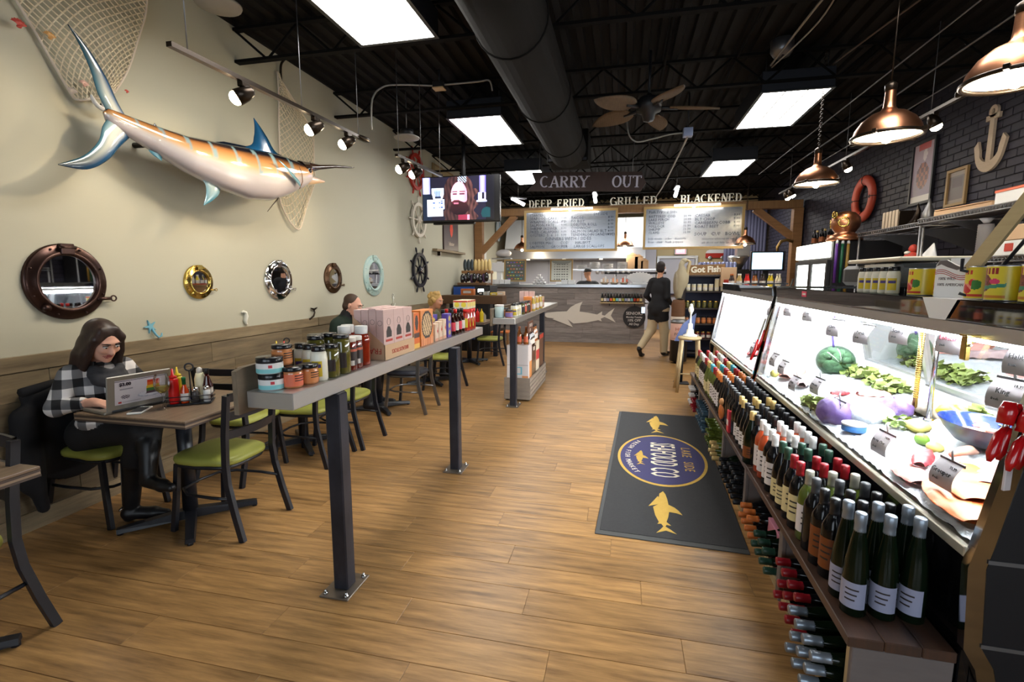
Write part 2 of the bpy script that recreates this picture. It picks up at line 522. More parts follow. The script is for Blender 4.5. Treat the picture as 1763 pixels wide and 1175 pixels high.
# right wall: dark brick (individual bricks where they can be told apart)
g = G(); g.box(RWX + .004,RWX + .25,FRONTY,BACKY,0,CEIL + .3)
wr = struct('wall_right',g,m_mortar)
BL,BH = 0.232,0.080
gb = G(); gb.cbox(-0.006,0.02,-BL / 2 + .005,BL / 2 - .005,-BH / 2 + .005,BH / 2 - .005,0.003)
bm_ = gb.mesh('brick',m_brick)
bl = []; gs = G()
for r in range(46):
    z = 0.04 + r * BH
    for c in range(58):
        y = 1.0 + c * BL + (BL / 2 if r % 2 else 0)
        bl.append((y,z))
def bkey(q):
    y,z = q
    return (0 if (4.6 < y < 8.6 and 2.15 < z < 3.2) else 1) * 100 + abs(y - 5.2) + abs(z - 2.7)
bl.sort(key=bkey)
for i,(y,z) in enumerate(bl):
    if i < 290: obj('brick',bm_,None,wr,(RWX,y,z))
    else: gs.box(RWX - .005,RWX + .01,y - BL / 2 + .005,y + BL / 2 - .005,z - BH / 2 + .005,z + BH / 2 - .005)
o = obj('brick_field',gs,m_brick,wr); o['kind'] = 'stuff'

# kitchen back wall, wall behind the camera with shop windows
g = G(); g.box(LWX - .1,RWX + .1,BACKY,BACKY + .2,0,CEIL + .3)
wb = struct('wall_back',g,m_kwall)
g = G()
for (a,b,c,d) in ((LWX - .1,-2.7,0,CEIL + .3),(2.9,RWX + .1,0,CEIL + .3),(-2.7,2.9,0,.35),(-2.7,2.9,3.0,CEIL + .3),(-.15,.35,.35,3.0)):
    g.box(a,b,FRONTY - .2,FRONTY,c,d)
struct('wall_front',g,m_wall)
for i,(a,b) in enumerate(((-2.7,-.15),(.35,2.9))):
    g = G()
    for (x0,x1,z0,z1) in ((a,a + .06,.35,3),(b - .06,b,.35,3),(a,b,.35,.41),(a,b,2.94,3.0)): g.box(x0,x1,FRONTY - .14,FRONTY - .06,z0,z1)
    w = struct('window_%d' % (i + 1),g,m_black)
    g = G(); g.box(a + .06,b - .06,FRONTY - .105,FRONTY - .097,.41,2.94); obj('pane',g,pane_mat('clear_pane'),w)

# ceiling: ribbed steel deck on bar joists
g = G(); prof = []
x = LWX - .1
while x < RWX + .1:
    prof += [(x,CEIL + .04),(x + .055,CEIL + .04),(x + .07,CEIL),(x + .125,CEIL),(x + .14,CEIL + .04)]; x += .15
vs = []; fs = []
for (px,pz) in prof: vs += [(px,FRONTY - .2,pz),(px,BACKY + .2,pz)]
for i in range(len(prof) - 1): fs.append((2 * i,2 * i + 1,2 * i + 3,2 * i + 2))
g.add(vs,fs); g.box(LWX - .3,RWX + .3,FRONTY - .3,BACKY + .3,CEIL + .06,CEIL + .1)
ceil = struct('ceiling',g,m_deck)
gj = G()
for z in (CEIL - .03,CEIL - .30):
    gj.box(LWX,RWX,-.03,.03,z - .012,z + .012)
n = 22
for i in range(n):
    xa = LWX + (RWX - LWX) * i / n; xb = LWX + (RWX - LWX) * (i + 1) / n
    za,zb = (CEIL - .3,CEIL - .03) if i % 2 else (CEIL - .03,CEIL - .3)
    gj.tube([(xa,0,za),(xb,0,zb)],.011,5)
jm = gj.mesh('ceiling_joist',m_duct)
for i in range(9): obj('ceiling_joist',jm,None,ceil,(0,0.9 + i * 1.55,0))
for x in (-2.45,0.35,1.05,2.35):
    g = G(); g.tube([(x,0,CEIL - .04),(x,14.5,CEIL - .04)],.016,6); obj('ceiling_pipe',g,m_duct,ceil)

# big round air duct under the deck
t = thing('air_duct','large round black air duct running under the dark ceiling','duct',(-0.735,0,3.13))
g = G(); g.cyl((0,-3,0),(0,6.4,0),.235,n=28); obj('duct_run',g,m_duct,t)
for y in (0.6,1.9,3.2,4.5,5.8):
    g = G(); g.torus(.237,.008,28,6,mat=Matrix.Translation((0,y,0)) @ Matrix.Rotation(PI / 2,4,'X')); obj('duct_seam',g,m_duct,t)
g = G(); g.cbox(-.26,.26,6.4,6.9,-.15,.24,.01); obj('end_box',g,m_duct,t)
g = G(); g.box(-.24,.24,6.39,6.399,-.14,-.11); obj('end_flange',g,m_navyblack,t)

# ================================================================= CEILING LIGHTS
m_diff = M('lit_diffuser',(0.9,0.9,0.9),0.6,emit=(1.0,0.97,0.92),es=PANEL_E)
gh = G(); gh.cbox(-.33,.33,-.63,.63,0.0,.19,.006)
gf = G()
for (a,b,c,d) in ((-.335,.335,-.635,-.605),(-.335,.335,.605,.635),(-.335,-.305,-.605,.605),(.305,.335,-.605,.605)): gf.box(a,b,c,d,-.012,.0)
gd = G(); gd.box(-.305,.305,-.605,.605,-.008,-.001)
gl = G()
for i in range(1,3): gl.box(-.305 + .61 * i / 3 - .009,-.305 + .61 * i / 3 + .009,-.605,.605,-.0105,-.008)
for i in range(1,6): gl.box(-.305,.305,-.605 + 1.21 * i / 6 - .010,-.605 + 1.21 * i / 6 + .010,-.0105,-.008)
m_louv = M('pale_louvre',(0.6,0.6,0.58),0.5,emit=(1,0.97,0.9),es=.62)
m_diffr = M('lit_diffuser_soft',(0.9,0.9,0.9),0.6,emit=(1.0,0.97,0.92),es=PANEL_E * .8)
spots = [(-1.77,3.16,'largest ceiling light panel over the customer with the laptop',0),(-1.73,6.25,'ceiling light panel between the duct and the hanging television',0),
         (-1.75,9.15,'small looking ceiling light panel behind the carry out board',0),(1.62,6.18,'gridded ceiling light panel beside the ceiling fan',1),
         (1.66,9.15,'gridded ceiling light panel above the bell post',1),(1.55,3.0,'gridded ceiling light panel above the nearest wine bottles',1),(-1.78,.1,'ceiling light panel behind the photographer',0)]
base = None
for (x,y,lab,grid) in spots[:6]:
    t = thing('ceiling_light',lab,'light',(x,y,3.36),0,'ceiling light panels')
    obj('housing',gh,m_navyblack,t); obj('light_frame',gf,m_black,t); obj('diffuser',gd,m_diffr if grid else m_diff,t)
    if grid: obj('louvre',gl,m_louv,t)
    for sx in (-.28,.28):
        for sy in (-.55,.55):
            g = G(); g.tube([(sx,sy,.19),(sx,sy,CEIL - 3.36 + .02)],.004,5); obj('hanger',g,m_black,t)

# ceiling fan with leaf blades
m_leaf = M('palm_blade',srgb(104,84,60),0.6,n=(6,(30,2,1),.8,srgb(60,46,32)))
FX,FY,FZ = 0.20,5.3,3.20
t = thing('ceiling_fan','ceiling fan with five ribbed leaf shaped blades','fan',(FX,FY,FZ))
g = G(); g.lathe([(.0,-.13),(.05,-.12),(.07,-.05),(.12,-.03),(.13,.06),(.09,.10),(.03,.12),(.02,.14)],18); obj('motor',g,m_black,t)
g = G(); g.cyl((0,0,.1),(0,0,CEIL - FZ),.014); obj('down_rod',g,m_black,t)
for i in range(5):
    a = math.radians(4 + 72 * i)
    Rm = Matrix.Rotation(a,4,'Z') @ Matrix.Rotation(math.radians(14),4,'X')
    def bl_(u,v):
        x = .20 + .48 * u; w = .125 * math.sin(PI * min(1,(u * .93 + .07)) ** .8) ** .75
        return (x,(v - .5) * 2 * w,-.012 * abs(math.sin(v * PI * 6)) - .03 * u)
    g = G(); g.grid(10,12,bl_,mat=Rm); g.grid(10,12,lambda u,v: (bl_(u,1 - v)[0],bl_(u,1 - v)[1],bl_(u,1 - v)[2] + .006),mat=Rm)
    b = obj('blade',g,m_leaf,t)
    g = G(); g.tube([(.10,0,0),(.17,0,-.005),(.28,0,-.012)],.018,6,mat=Rm); obj('blade_arm',g,m_black,b)

# conduits, boxes and cables under the ceiling
def cable(name,pts,r,m,lab,cat='cable'):
    P = []
    for i in range(len(pts) - 1):
        p0 = Vector(pts[max(i - 1,0)]); p1 = Vector(pts[i]); p2 = Vector(pts[i + 1]); p3 = Vector(pts[min(i + 2,len(pts) - 1)])
        for q in range(6):
            s = q / 6
            P.append(0.5 * ((2 * p1) + (p2 - p0) * s + (2 * p0 - 5 * p1 + 4 * p2 - p3) * s * s + (3 * p1 - p0 - 3 * p2 + p3) * s ** 3))
    P.append(Vector(pts[-1]))
    g = G(); g.tube(P,r,6); return obj(name,g,m,label=lab,cat=cat)
t = thing('junction_box','small junction box on the deck above the first spotlight track','box',(-2.0,5.25,3.55))
g = G(); g.cbox(-.06,.06,-.05,.05,0,.06,.004); obj('box_body',g,m_black,t)
g = G(); g.box(-.062,.062,-.052,.052,-.012,0); obj('cover_plate',g,M('tan_plate',srgb(190,165,125),.5),t)
g = G(); g.cyl((0,0,.06),(0,0,CEIL - 3.55),.012); obj('box_stem',g,m_black,t)
cable('conduit',[(-2.6,4.85,3.05),(-2.58,4.85,3.35),(-2.5,4.95,3.50),(-2.35,5.1,3.56),(-2.06,5.25,3.58)],.009,m_cord,'flexible cable from the track end up to the junction box')
cable('conduit',[(-1.94,5.25,3.58),(-1.6,5.35,3.62),(-1.48,5.4,3.64),(-1.45,5.42,3.54)],.009,m_cord,'curved conduit from the junction box to the light panel')
m_bluebox = M('steel_box',srgb(150,165,200),.4)
t = thing('junction_box','pale steel junction box on a conduit beside the ceiling fan','box',(0.72,6.55,3.28))
g = G(); g.cbox(-.055,.055,-.05,.05,-.05,.05,.005); obj('box_body',g,m_bluebox,t)
g = G(); g.cyl((0,0,.05),(0,0,CEIL - 3.28),.012); obj('box_stem',g,m_black,t)
cable('conduit',[(.665,6.55,3.28),(.5,6.55,3.27),(.3,6.55,3.23),(.1,6.5,3.2),(0.0,6.5,3.35),(0.0,6.5,3.72)],.009,m_cord,'pale conduit bending from the steel box to the fan side')
cable('conduit',[(.72,6.55,3.23),(.70,7.4,3.2),(.66,9.3,3.16),(.6,10.8,3.15)],.012,m_cord,'pale conduit running from the steel box toward the menu boards')
cable('ceiling_cable',[(1.35,5.5,3.58),(1.42,4.4,3.62),(1.5,3.6,3.6),(1.6,2.6,3.64)],.010,m_cord,'bundled pale cable above the gridded light panel')
cable('ceiling_cable',[(1.36,5.5,3.56),(1.46,4.6,3.54),(1.5,4.0,3.64),(1.66,2.8,3.62)],.007,m_cord,'loose thin cable sagging beside the bundled cable')
cable('ceiling_cable',[(1.93,5.6,3.58),(2.05,5.0,3.60),(2.2,4.2,3.62),(2.3,3.2,3.66)],.008,M('brown_cord',(.12,.09,.07),.6),'brown cable running beyond the gridded light panel')
for i,(x,w) in enumerate(((2.25,.006),(2.6,.009),(2.95,.006))):
    cable('ceiling_cable',[(x,9.5,3.30),(x,5,3.33),(x,1.5,3.36)],w,m_greymetal,'%s of three taut steel wires along the dark side of the ceiling' % ORD[i])
t = thing('smoke_detector','round grey ceiling device above the gridded light panel','detector',(1.40,5.35,3.64))
g = G(); g.lathe([(.0,-.05),(.07,-.045),(.10,0),(.10,.1)],18); obj('detector_body',g,m_greymetal,t)
g = G(); g.box(-.01,.01,-.05,.05,-.056,-.04); obj('sensor_slot',g,m_black,t)
# flat ceiling speakers
for (x,y,z,lab) in ((-2.9,3.22,3.46,'round ceiling speaker above the mounted fish'),(-2.62,5.75,3.20,'round ceiling speaker disc hanging beyond the long spotlight track')):
    t = thing('ceiling_speaker',lab,'speaker',(x,y,z))
    g = G(); g.lathe([(.0,0),(.15,0),(.155,.012),(.12,.03),(.08,.035)],24); obj('grille_disc',g,M('speaker_grey',(.26,.24,.22),.6),t)
    g = G(); g.lathe([(.08,.03),(.08,.10),(.03,.11)],18); obj('driver_can',g,m_black,t)
    g = G(); g.cyl((0,0,.1),(0,0,CEIL - z),.006,n=6); obj('hanging_rod',g,m_greymetal,t)

# ---------------------------------------------------------------- track lights
m_track = M('dark_bronze_track',(0.035,0.025,0.018),0.3,0.8)
m_bulb = M('lit_bulb',(1,.9,.7),.3,emit=(1.0,0.80,0.50),es=60)
def spot_lamp(loc,target,energy,size=95):
    l = bpy.data.lights.new('spot_bulb','SPOT'); l.energy = energy; l.color = (1,.80,.54); l.spot_size = math.radians(size); l.spot_blend = .8; l.shadow_soft_size = .025
    o = bpy.data.objects.new('spot_bulb',l); o.location = loc
    o.rotation_euler = (Vector(target) - Vector(loc)).to_track_quat('-Z','Y').to_euler(); COL.objects.link(o); return o
def track(p0,p1,heads,lab,rods,aim,energy,end_box=True):
    p0,p1 = Vector(p0),Vector(p1); d = (p1 - p0)
    t = thing('track_light',lab,'track light',p0)
    g = G(); g.tube([(0,0,0),tuple(d)],1,flat=(.036,.026)); obj('track_rail',g,m_track,t)
    if end_box:
        e = d.normalized(); g = G(); g.sph(tuple(d + e * .05),(.05,.12,.025),12,6); obj('feed_cover',g,m_track,t)
    for s in rods:
        q = d * s; g = G(); g.cyl(tuple(q),(q.x,q.y,CEIL - p0.z),.0035,n=6); obj('hanging_rod',g,m_greymetal,t)
    for s in heads:
        q = d * s
        tgt = Vector(aim(p0 + q)) - p0
        neck = q + Vector((0,0,-.085)); ax = (tgt - neck).normalized()
        g = G(); g.cbox(q.x - .02,q.x + .02,q.y - .035,q.y + .035,q.z - .045,q.z - .012,.004); g.cyl((q.x,q.y,q.z - .04),tuple(neck),.007)
        h = obj('lamp_head',g,m_track,t)
        g = G(); mm = Matrix.Translation(neck) @ ax.to_track_quat('Z','Y').to_matrix().to_4x4()
        g.lathe([(.012,-.065),(.03,-.055),(.045,-.01),(.052,.05),(.048,.05),(.042,.0)],16,mat=mm,cap=False); obj('lamp_shade',g,m_track,h)
        g = G(); g.sph((0,0,.058),(.044,.044,.034),14,8,mat=mm); obj('bulb',g,m_bulb,h)
        spot_lamp(p0 + neck + ax * .10,p0 + tgt,energy)
TRX = -2.4
track((TRX,2.30,2.757),(TRX,4.25,2.797),(.27,.655,.895),'long dark spotlight track in front of the mounted fish',(.06,.57,.985),
      lambda q: (-3.4,q.y - .75,1.95),17)
track((-2.22,4.62,2.72),(-2.17,5.72,2.735),(.14,.40),'shorter spotlight track beside the television',(.04,.5,.96),lambda q: (-3.4,q.y - .7,1.9),15,False)
track((2.64,4.4,2.98),(2.64,9.6,2.98),(.16,.495,.885,.93),'spotlight track along the dark brick side',(.17,.5,.9),lambda q: (3.3,q.y,1.6),9,False)

# ---------------------------------------------------------------- copper pendants
m_copper = M('copper',srgb(206,144,108),0.32,1.0,n=(10,(1,1,20),.3,srgb(168,108,78)))
m_copin = M('white_lamp_inside',(.85,.82,.75),.5,emit=(1,.88,.68),es=2.5)
m_glow = M('pendant_bulb',(1,.95,.85),.3,emit=(1.0,.86,.62),es=25)
def pendant(loc,d,lab,top,chain=True,energy=18,group='copper pendant lamps'):
    s = d / .42
    t = thing('pendant_lamp',lab,'lamp',loc,0,group)
    prof = [(.030,.30),(.033,.22),(.036,.185),(.05,.165),(.10,.145),(.15,.105),(.185,.05),(.195,.012)]
    g = G(); g.lathe([(r * s,z * s) for r,z in prof],32,cap=False); sh = obj('copper_shade',g,m_copper,t)
    g = G(); g.lathe([(.192 * s,.012 * s),(.18 * s,.05 * s),(.145 * s,.10 * s),(.095 * s,.14 * s),(.02 * s,.16 * s)],32,cap=False); obj('shade_lining',g,m_copin,sh)
    g = G(); g.torus(.200 * s,.011 * s,32,8); 
    for a in (0.4,2.2,4.0,5.4): g.cbox(.2 * s,.235 * s,-.012 * s,.012 * s,-.012 * s,.014 * s,.003,mat=Matrix.Rotation(a,4,'Z'))
    obj('rim_ring',g,m_track,t)
    g = G(); g.sph((0,0,.0),(.035 * s,.035 * s,.045 * s),14,8); obj('bulb',g,m_glow,t)
    g = G(); g.lathe([(.034 * s,.29 * s),(.036 * s,.33 * s),(.012 * s,.35 * s)],14); obj('socket_cap',g,m_track,t)
    g = G()
    z = .34 * s
    if chain:
        i = 0
        while z < top - loc[2]:
            g.torus(.013,.0035,8,5,mat=Matrix.Translation((0,0,z)) @ Matrix.Rotation(PI / 2 * (i % 2),4,'Z') @ Matrix.Rotation(PI / 2,4,'X')); z += .021; i += 1
    else: g.cyl((0,0,z),(0,0,top - loc[2]),.005,n=6)
    obj('hanging_chain' if chain else 'hanging_cord',g,m_track,t)
    l = bpy.data.lights.new('pendant_light','POINT'); l.energy = energy; l.color = (1,.84,.62); l.shadow_soft_size = .04
    o = bpy.data.objects.new('pendant_light',l); o.location = (loc[0],loc[1],loc[2] - .06); COL.objects.link(o)
pendant((1.80,2.93,2.46),.42,'copper pendant lamp nearest the camera, cut by the frame',3.72,False)
pendant((1.70,3.89,2.46),.42,'copper pendant lamp hanging second over the seafood case',3.72,False)
pendant((1.87,5.62,2.46),.42,'copper pendant lamp on a chain, third over the seafood case',3.72)
pendant((-2.45,11.9,2.20),.42,'small copper pendant under the timber brace beside the pickup shelf',3.73,True,10)
pendant((0.02,12.2,2.27),.42,'small copper pendant between the two menu boards',3.73,False,10)
pendant((2.34,10.6,2.18),.40,'small copper pendant in front of the dark curtain near the bell',3.73,True,8)

# ================================================================= WALL DECOR
m_glassdark = M('mirror_glass',(0.62,0.64,0.66),0.02,1.0)
m_bronze = M('brown_bronze',srgb(78,56,50),0.28,0.75,n=(7,(1,1,1),.7,srgb(40,30,28)))
m_brass = M('brass',srgb(200,170,92),0.22,1.0)
m_dbronze = M('dark_copper_frame',srgb(88,64,44),0.32,0.7)
m_pblue = M('weathered_blue',srgb(150,190,190),0.6,n=(14,(1,1,1),.9,srgb(196,204,190)))
def porthole(y,z,R,ri,m,lab,thick=.032,key=True,name='porthole_mirror'):
    t = thing(name,lab,'mirror',(LWX,y,z),0,'porthole mirrors on the cream wall')
    mm = Matrix.Rotation(PI / 2,4,'Y')
    prof = [(R,0),(R,thick * .45),(R * .965,thick * .6),(ri * 1.18,thick * .62),(ri * 1.14,thick),(ri * 1.03,thick * 1.05),(ri,thick * .5)]
    g = G(); g.lathe(prof,48,mat=mm,cap=False); fr = obj('porthole_frame',g,m,t)
    g = G(); g.lathe([(1e-4,thick * .5),(ri * 1.02,thick * .5)],40,mat=mm,cap=False,smooth=False); obj('mirror_glass',g,m_glassdark,t)
    g = G()
    for i in range(8):
        a = 2 * PI * (i + .5) / 8; rr = (R + ri * 1.18) / 2
        g.lathe([(R * .028,0),(R * .028,.006),(R * .012,.010)],8,mat=Matrix.Translation((thick * .6,rr * math.sin(a),rr * math.cos(a))) @ mm)
    b = obj('frame_bolts',g,m,fr); b['kind'] = 'stuff'
    g = G(); g.cbox(thick * .4,thick * 1.3,-R * .16,R * .16,R * .72,R * 1.0,.004); g.cyl((thick * 1.1,-R * .2,R * .9),(thick * 1.1,R * .2,R * .9),R * .045,n=10); obj('hinge',g,m,t)
    if key:
        g = G(); a = math.radians(-28)
        c = (thick * .8,R * 1.02 * math.cos(a),R * 1.02 * math.sin(a))
        g.cyl((c[0],c[1] - R * .25,c[2]),(c[0],c[1] + R * .12,c[2]),R * .05,n=10)
        g.torus(R * .075,R * .022,14,6,mat=Matrix.Translation((c[0],c[1] + R * .2,c[2])) @ Matrix.Rotation(PI / 2,4,'Y')); obj('dog_screw',g,m,t)
    for (dy,dz) in ((-.62,-.66),):
        g = G(); g.cyl((thick * .5,R * dy,R * dz),(thick * 1.2,R * dy,R * dz),R * .09,n=10); obj('lug',g,m,t)
    return t
porthole(2.40,1.492,.238,.165,m_bronze,'largest porthole mirror with dark brown frame above the customer',.042)
porthole(3.39,1.482,.140,.088,m_brass,'polished brass porthole mirror, second from the camera')
porthole(4.36,1.494,.202,.130,m_chrome,'polished chrome porthole mirror, in the middle of the row')
porthole(5.33,1.512,.182,.112,m_dbronze,'small dark copper porthole mirror above the man in green')
porthole(6.33,1.545,.285,.185,m_pblue,'tall weathered pale blue porthole mirror, last of the row',.035,False)

m_starblue = M('painted_blue',srgb(96,168,196),.6,n=(30,(1,1,1),.8,srgb(150,200,215)))
def wall_mat(y,z): return frame_mat((LWX,y,z),(0,1,0),(0,0,1))
t = thing('starfish_ornament','small blue starfish and hook ornament on the wall by the customer','ornament',(LWX,2.93,1.125))
g = G(); pts = []
for i in range(10):
    a = PI / 2 + 2 * PI * i / 10 + .35; r = .052 if i % 2 == 0 else .016
    pts.append((r * math.cos(a),r * math.sin(a) + .03))
g.prism(pts,.012,mat=frame_mat((0,0,0),(0,1,0),(0,0,1))); obj('star',g,m_starblue,t)
g = G(); g.tube([(.012,.01,.01),(.02,.025,-.03),(.03,.04,-.055),(.035,.06,-.045),(.03,.068,-.025)],[.008,.008,.008,.007,.005],8); obj('tail_hook',g,m_starblue,t)
m_seaw = M('white_resin',srgb(226,224,212),.6)
t = thing('seahorse_ornament','small white seahorse ornament on the wall above the planks','ornament',(LWX,3.86,1.14))
g = G(); g.tube([(.01,-.03,.055),(.012,-.01,.065),(.014,.015,.055),(.014,.02,.02),(.014,.005,-.02),(.013,.008,-.05),(.012,.025,-.06),(.01,.03,-.045)],[.008,.013,.014,.02,.018,.011,.007,.005],8); obj('seahorse_body',g,m_seaw,t)
g = G(); g.prism([(0,.03),(.03,.045),(.035,.02),(.018,0)],.008,mat=frame_mat((.006,.01,-.005),(0,1,0),(0,0,1))); obj('back_fin',g,m_seaw,t)
t = thing('whale_tail_hook','dark bronze whale tail hook on the wall before the man in green','hook',(LWX,4.88,1.105))
g = G(); g.tube([(.012,-.07,-.055),(.02,-.045,-.045),(.03,-.005,-.02),(.025,.025,.02),(.015,.03,.045)],[.012,.01,.01,.009,.008],8); obj('hook_stem',g,m_track,t)
g = G(); g.prism([(-.05,.02),(0,0),(.05,.02),(.06,.035),(.02,.028),(0,.02),(-.02,.028),(-.06,.035)],.008,mat=frame_mat((.012,.03,.04),(0,1,0),(0,0,1))); obj('tail_fluke',g,m_track,t)
t = thing('anchor_ornament','small white anchor ornament on the wall over the carton','ornament',(LWX,6.9,1.15))
g = G(); g.torus(.02,.006,14,6,mat=frame_mat((.01,0,.10),(0,1,0),(0,0,1))); g.cyl((.01,0,.08),(.01,0,-.07),.008); g.cyl((.01,-.03,.055),(.01,.03,.055),.006); obj('shank',g,m_seaw,t)
g = G(); g.tube([(.01,.06 * math.sin(a),-.01 - .06 * math.cos(a)) for a in np.linspace(-1.3,1.3,9)],.008,8); obj('anchor_arms',g,m_seaw,t)

# ship's wheels
def ship_wheel(y,z,R,m,hubm,lab,n=8,phase=0.0):
    t = thing('ship_helm',lab,'wheel',(LWX + .03,y,z),0,'ship wheels hung in a column')
    mm = Matrix.Rotation(PI / 2,4,'Y')
    q = R * .68
    g = G(); g.lathe([(q * .86,-.02),(q * 1.06,-.02),(q * 1.06,.02),(q * .86,.02),(q * .86,-.02)],40,mat=mm,cap=False,smooth=False); obj('wheel_rim',g,m,t)
    g = G(); g.lathe([(R * .15,-.022),(R * .15,.025),(R * .09,.035)],18,mat=mm); obj('hub_ring',g,m,t)
    g = G(); g.lathe([(R * .085,.02),(R * .085,.04),(.01,.045)],14,mat=mm); obj('hub_plate',g,hubm,t)
    for i in range(n):
        a = phase + 2 * PI * i / n; c,s_ = math.cos(a),math.sin(a)
        prof = [(R * .035,R * .12),(R * .022,R * .3),(R * .035,R * .45),(R * .025,R * .62),(R * .03,R * .72),(R * .022,R * .76),(R * .042,R * .86),(R * .036,R * .96),(R * .01,R)]
        g = G(); g.lathe(prof,8,mat=Matrix(((1,0,0,0),(0,c,s_,0),(0,-s_,c,0),(0,0,0,1)))); obj('spoke',g,m,t)
m_red = M('red_paint',srgb(178,44,30),.5); m_wht = M('white_paint_wood',srgb(222,214,200),.55); m_nav = M('navy_paint',srgb(18,20,36),.4)
ship_wheel(7.84,3.27,.41,m_red,m_brass,'red wooden ship wheel at the top of the column',8,PI / 8)
ship_wheel(7.90,2.49,.40,m_wht,m_wht,'cream white ship wheel in the middle of the column',8,0)
ship_wheel(7.90,1.645,.41,m_nav,m_chrome,'navy blue ship wheel at the bottom of the column',8,PI / 8)

# fishing nets with shells
m_net = M('net_cord',srgb(226,212,186),.85)
m_rope = M('net_rope',srgb(214,200,184),.85)
def net(name,lab,corners,nu,nv,sag,r=.0035,ropes=(),bulge=.05):
    """knotted net hung on the wall: corners = outline function (u,v)->(y,z)"""
    t = thing(name,lab,'net',(0,0,0))
    P = {}
    for i in range(nu + 1):
        for j in range(nv + 1):
            u,v = i / nu,j / nv
            y,z = corners(u,v)
            d = bulge * math.sin(PI * u) * (0.3 + 0.7 * math.sin(PI * v)) + .006 * math.sin(7 * u + 5 * v)
            P[i,j] = (LWX + .03 + d,y + .006 * math.sin(11 * v + 5 * u),z + .006 * math.sin(13 * u + v * 3))
    g = G()
    for j in range(nv):
        for i in range(nu + 1):
            # diamond mesh
            if (i + j) % 2 == 0:
                for di in (-1,1):
                    if (i + di,j + 1) in P: g.tube([P[i,j],P[i + di,j + 1]],r,4)
    n = obj('net_mesh',g,m_net,t); n['kind'] = 'stuff'
    for w in ropes:
        g = G(); g.tube([P[int(round(u * nu)),int(round(v * nv))] for (u,v) in w],.008,6); obj('edge_rope',g,m_rope,t)
    return t,P
def net1(u,v):
    # apex low, wide at the top: left edge and right edge curves
    zt = 3.69; 
    yl = 2.02 + (2.56 - 2.02) * v ** 1.25; yr = 3.13 - (3.13 - 2.82) * v ** 1.9
    yl2,yr2 = yl,yr
    y = yl2 + (yr2 - yl2) * u
    zl = zt - (zt - 2.645) * v
    return y,zl + .13 * v * (u ** 1.5)
t,P = net('fishing_net','large beige fishing net hung behind the mounted fish tail',net1,26,40,0,.0042,
           [[(0,k / 40) for k in range(41)],[(1,k / 40) for k in range(41)],[(k / 26,1) for k in range(27)]])
nt1 = t
def shell(name,lab,y,z,r,m,x=LWX + .06):
    t = thing(name,lab,'shell',(x,y,z))
    g = G()
    def f(u,v):
        a = (u - .5) * 2.2; rr = r * (.15 + .85 * v) * (1 + .06 * math.cos(u * 40))
        return (.25 * r * math.sin(PI * v) ,rr * math.sin(a) ,-r * .5 + rr * math.cos(a))
    g.grid(20,6,f); obj('shell_fan',g,m,t)
    g = G(); g.sph((0,0,-r * .45),(.2 * r,.3 * r,.18 * r),8,6); obj('shell_hinge',g,m,t)
m_sh = [M('shell_red',srgb(186,70,60),.5),M('shell_amber',srgb(212,160,96),.5),M('shell_pink',srgb(214,170,154),.5),M('shell_white',srgb(220,205,195),.5)]
shell('sea_shell','red shell at the outer edge of the big net',2.275,2.955,.045,m_sh[0])
shell('sea_shell','amber shell caught in the upper part of the big net',2.43,2.96,.04,m_sh[1])
shell('sea_shell','pink shell low in the big net near the fish tail',2.60,2.75,.035,m_sh[2])
shell('sea_shell','whitish shell on the lower edge of the big net',2.525,2.68,.034,m_sh[3])
shell('sea_shell','small red shell behind the upper tail fin',2.74,2.80,.022,m_sh[0])
shell('sea_shell','small red shell on the inner rope of the big net',2.88,2.80,.02,m_sh[0])
t = thing('white_anchor','white anchor ornament with dark rope at the tip of the net','ornament',(LWX + .09,2.685,2.68))
m_anch = M('anchor_white',srgb(228,224,220),.5)
g = G(); g.torus(.026,.008,14,6,mat=frame_mat((0,-.0,.085),(0,1,0),(0,0,1))); g.cyl((0,0,.06),(0,0,-.06),.011); obj('shank',g,m_anch,t)
g = G(); g.tube([(0,.075 * math.sin(a),.02 - .085 * math.cos(a)) for a in np.linspace(-1.35,1.35,11)],[.006,.012,.013,.014,.015,.016,.015,.014,.013,.012,.006],8); obj('anchor_arms',g,m_anch,t)
g = G(); g.tube([(.014 * math.cos(a * 2.2),.016 * math.sin(a * 2.2),.05 - .018 * a) for a in np.linspace(0,5,26)],.004,5); obj('rope_wrap',g,m_track,t)
def net2(u,v):
    yl = 4.50 - .06 * v; yr = 4.54 + min(1,v / .32) * .50 - max(0,v - .75) * .7
    y = yl + (yr - yl) * u
    zl = 3.56 - (3.56 - 2.28) * v; zr = 3.5 - (3.5 - 2.3) * v
    z = zl + (zr - zl) * u - .26 * max(0,(v - .6) / .4) * math.sin(PI * u)
    return y,z
net('fishing_net','narrow beige fishing net hanging behind the fish bill',net2,16,40,0,.004,[[(0,k / 40) for k in range(41)],[(1,k / 40) for k in range(41)],[(k / 16,1) for k in range(17)]],.03)
cable('net_rope',[(LWX + .02,4.56,3.50),(LWX + .04,4.55,3.64),(LWX + .08,4.60,3.73)],.012,m_track,'dark rope holding the narrow net to the ceiling','rope')

# ---------------------------------------------------------------- mounted marlin (body swept along the spine, painted)
m_fish = VC('fish_paint',.12,.8); m_fin = VC('fin_paint',.14,.7)
def interp(tab,t):
    for i in range(len(tab) - 1):
        if t <= tab[i + 1][0]:
            a,b = tab[i],tab[i + 1]; s = (t - a[0]) / (b[0] - a[0]); s = s * s * (3 - 2 * s) if False else s
            return [a[k] + (b[k] - a[k]) * s for k in range(1,len(a))]
    return list(tab[-1][1:])
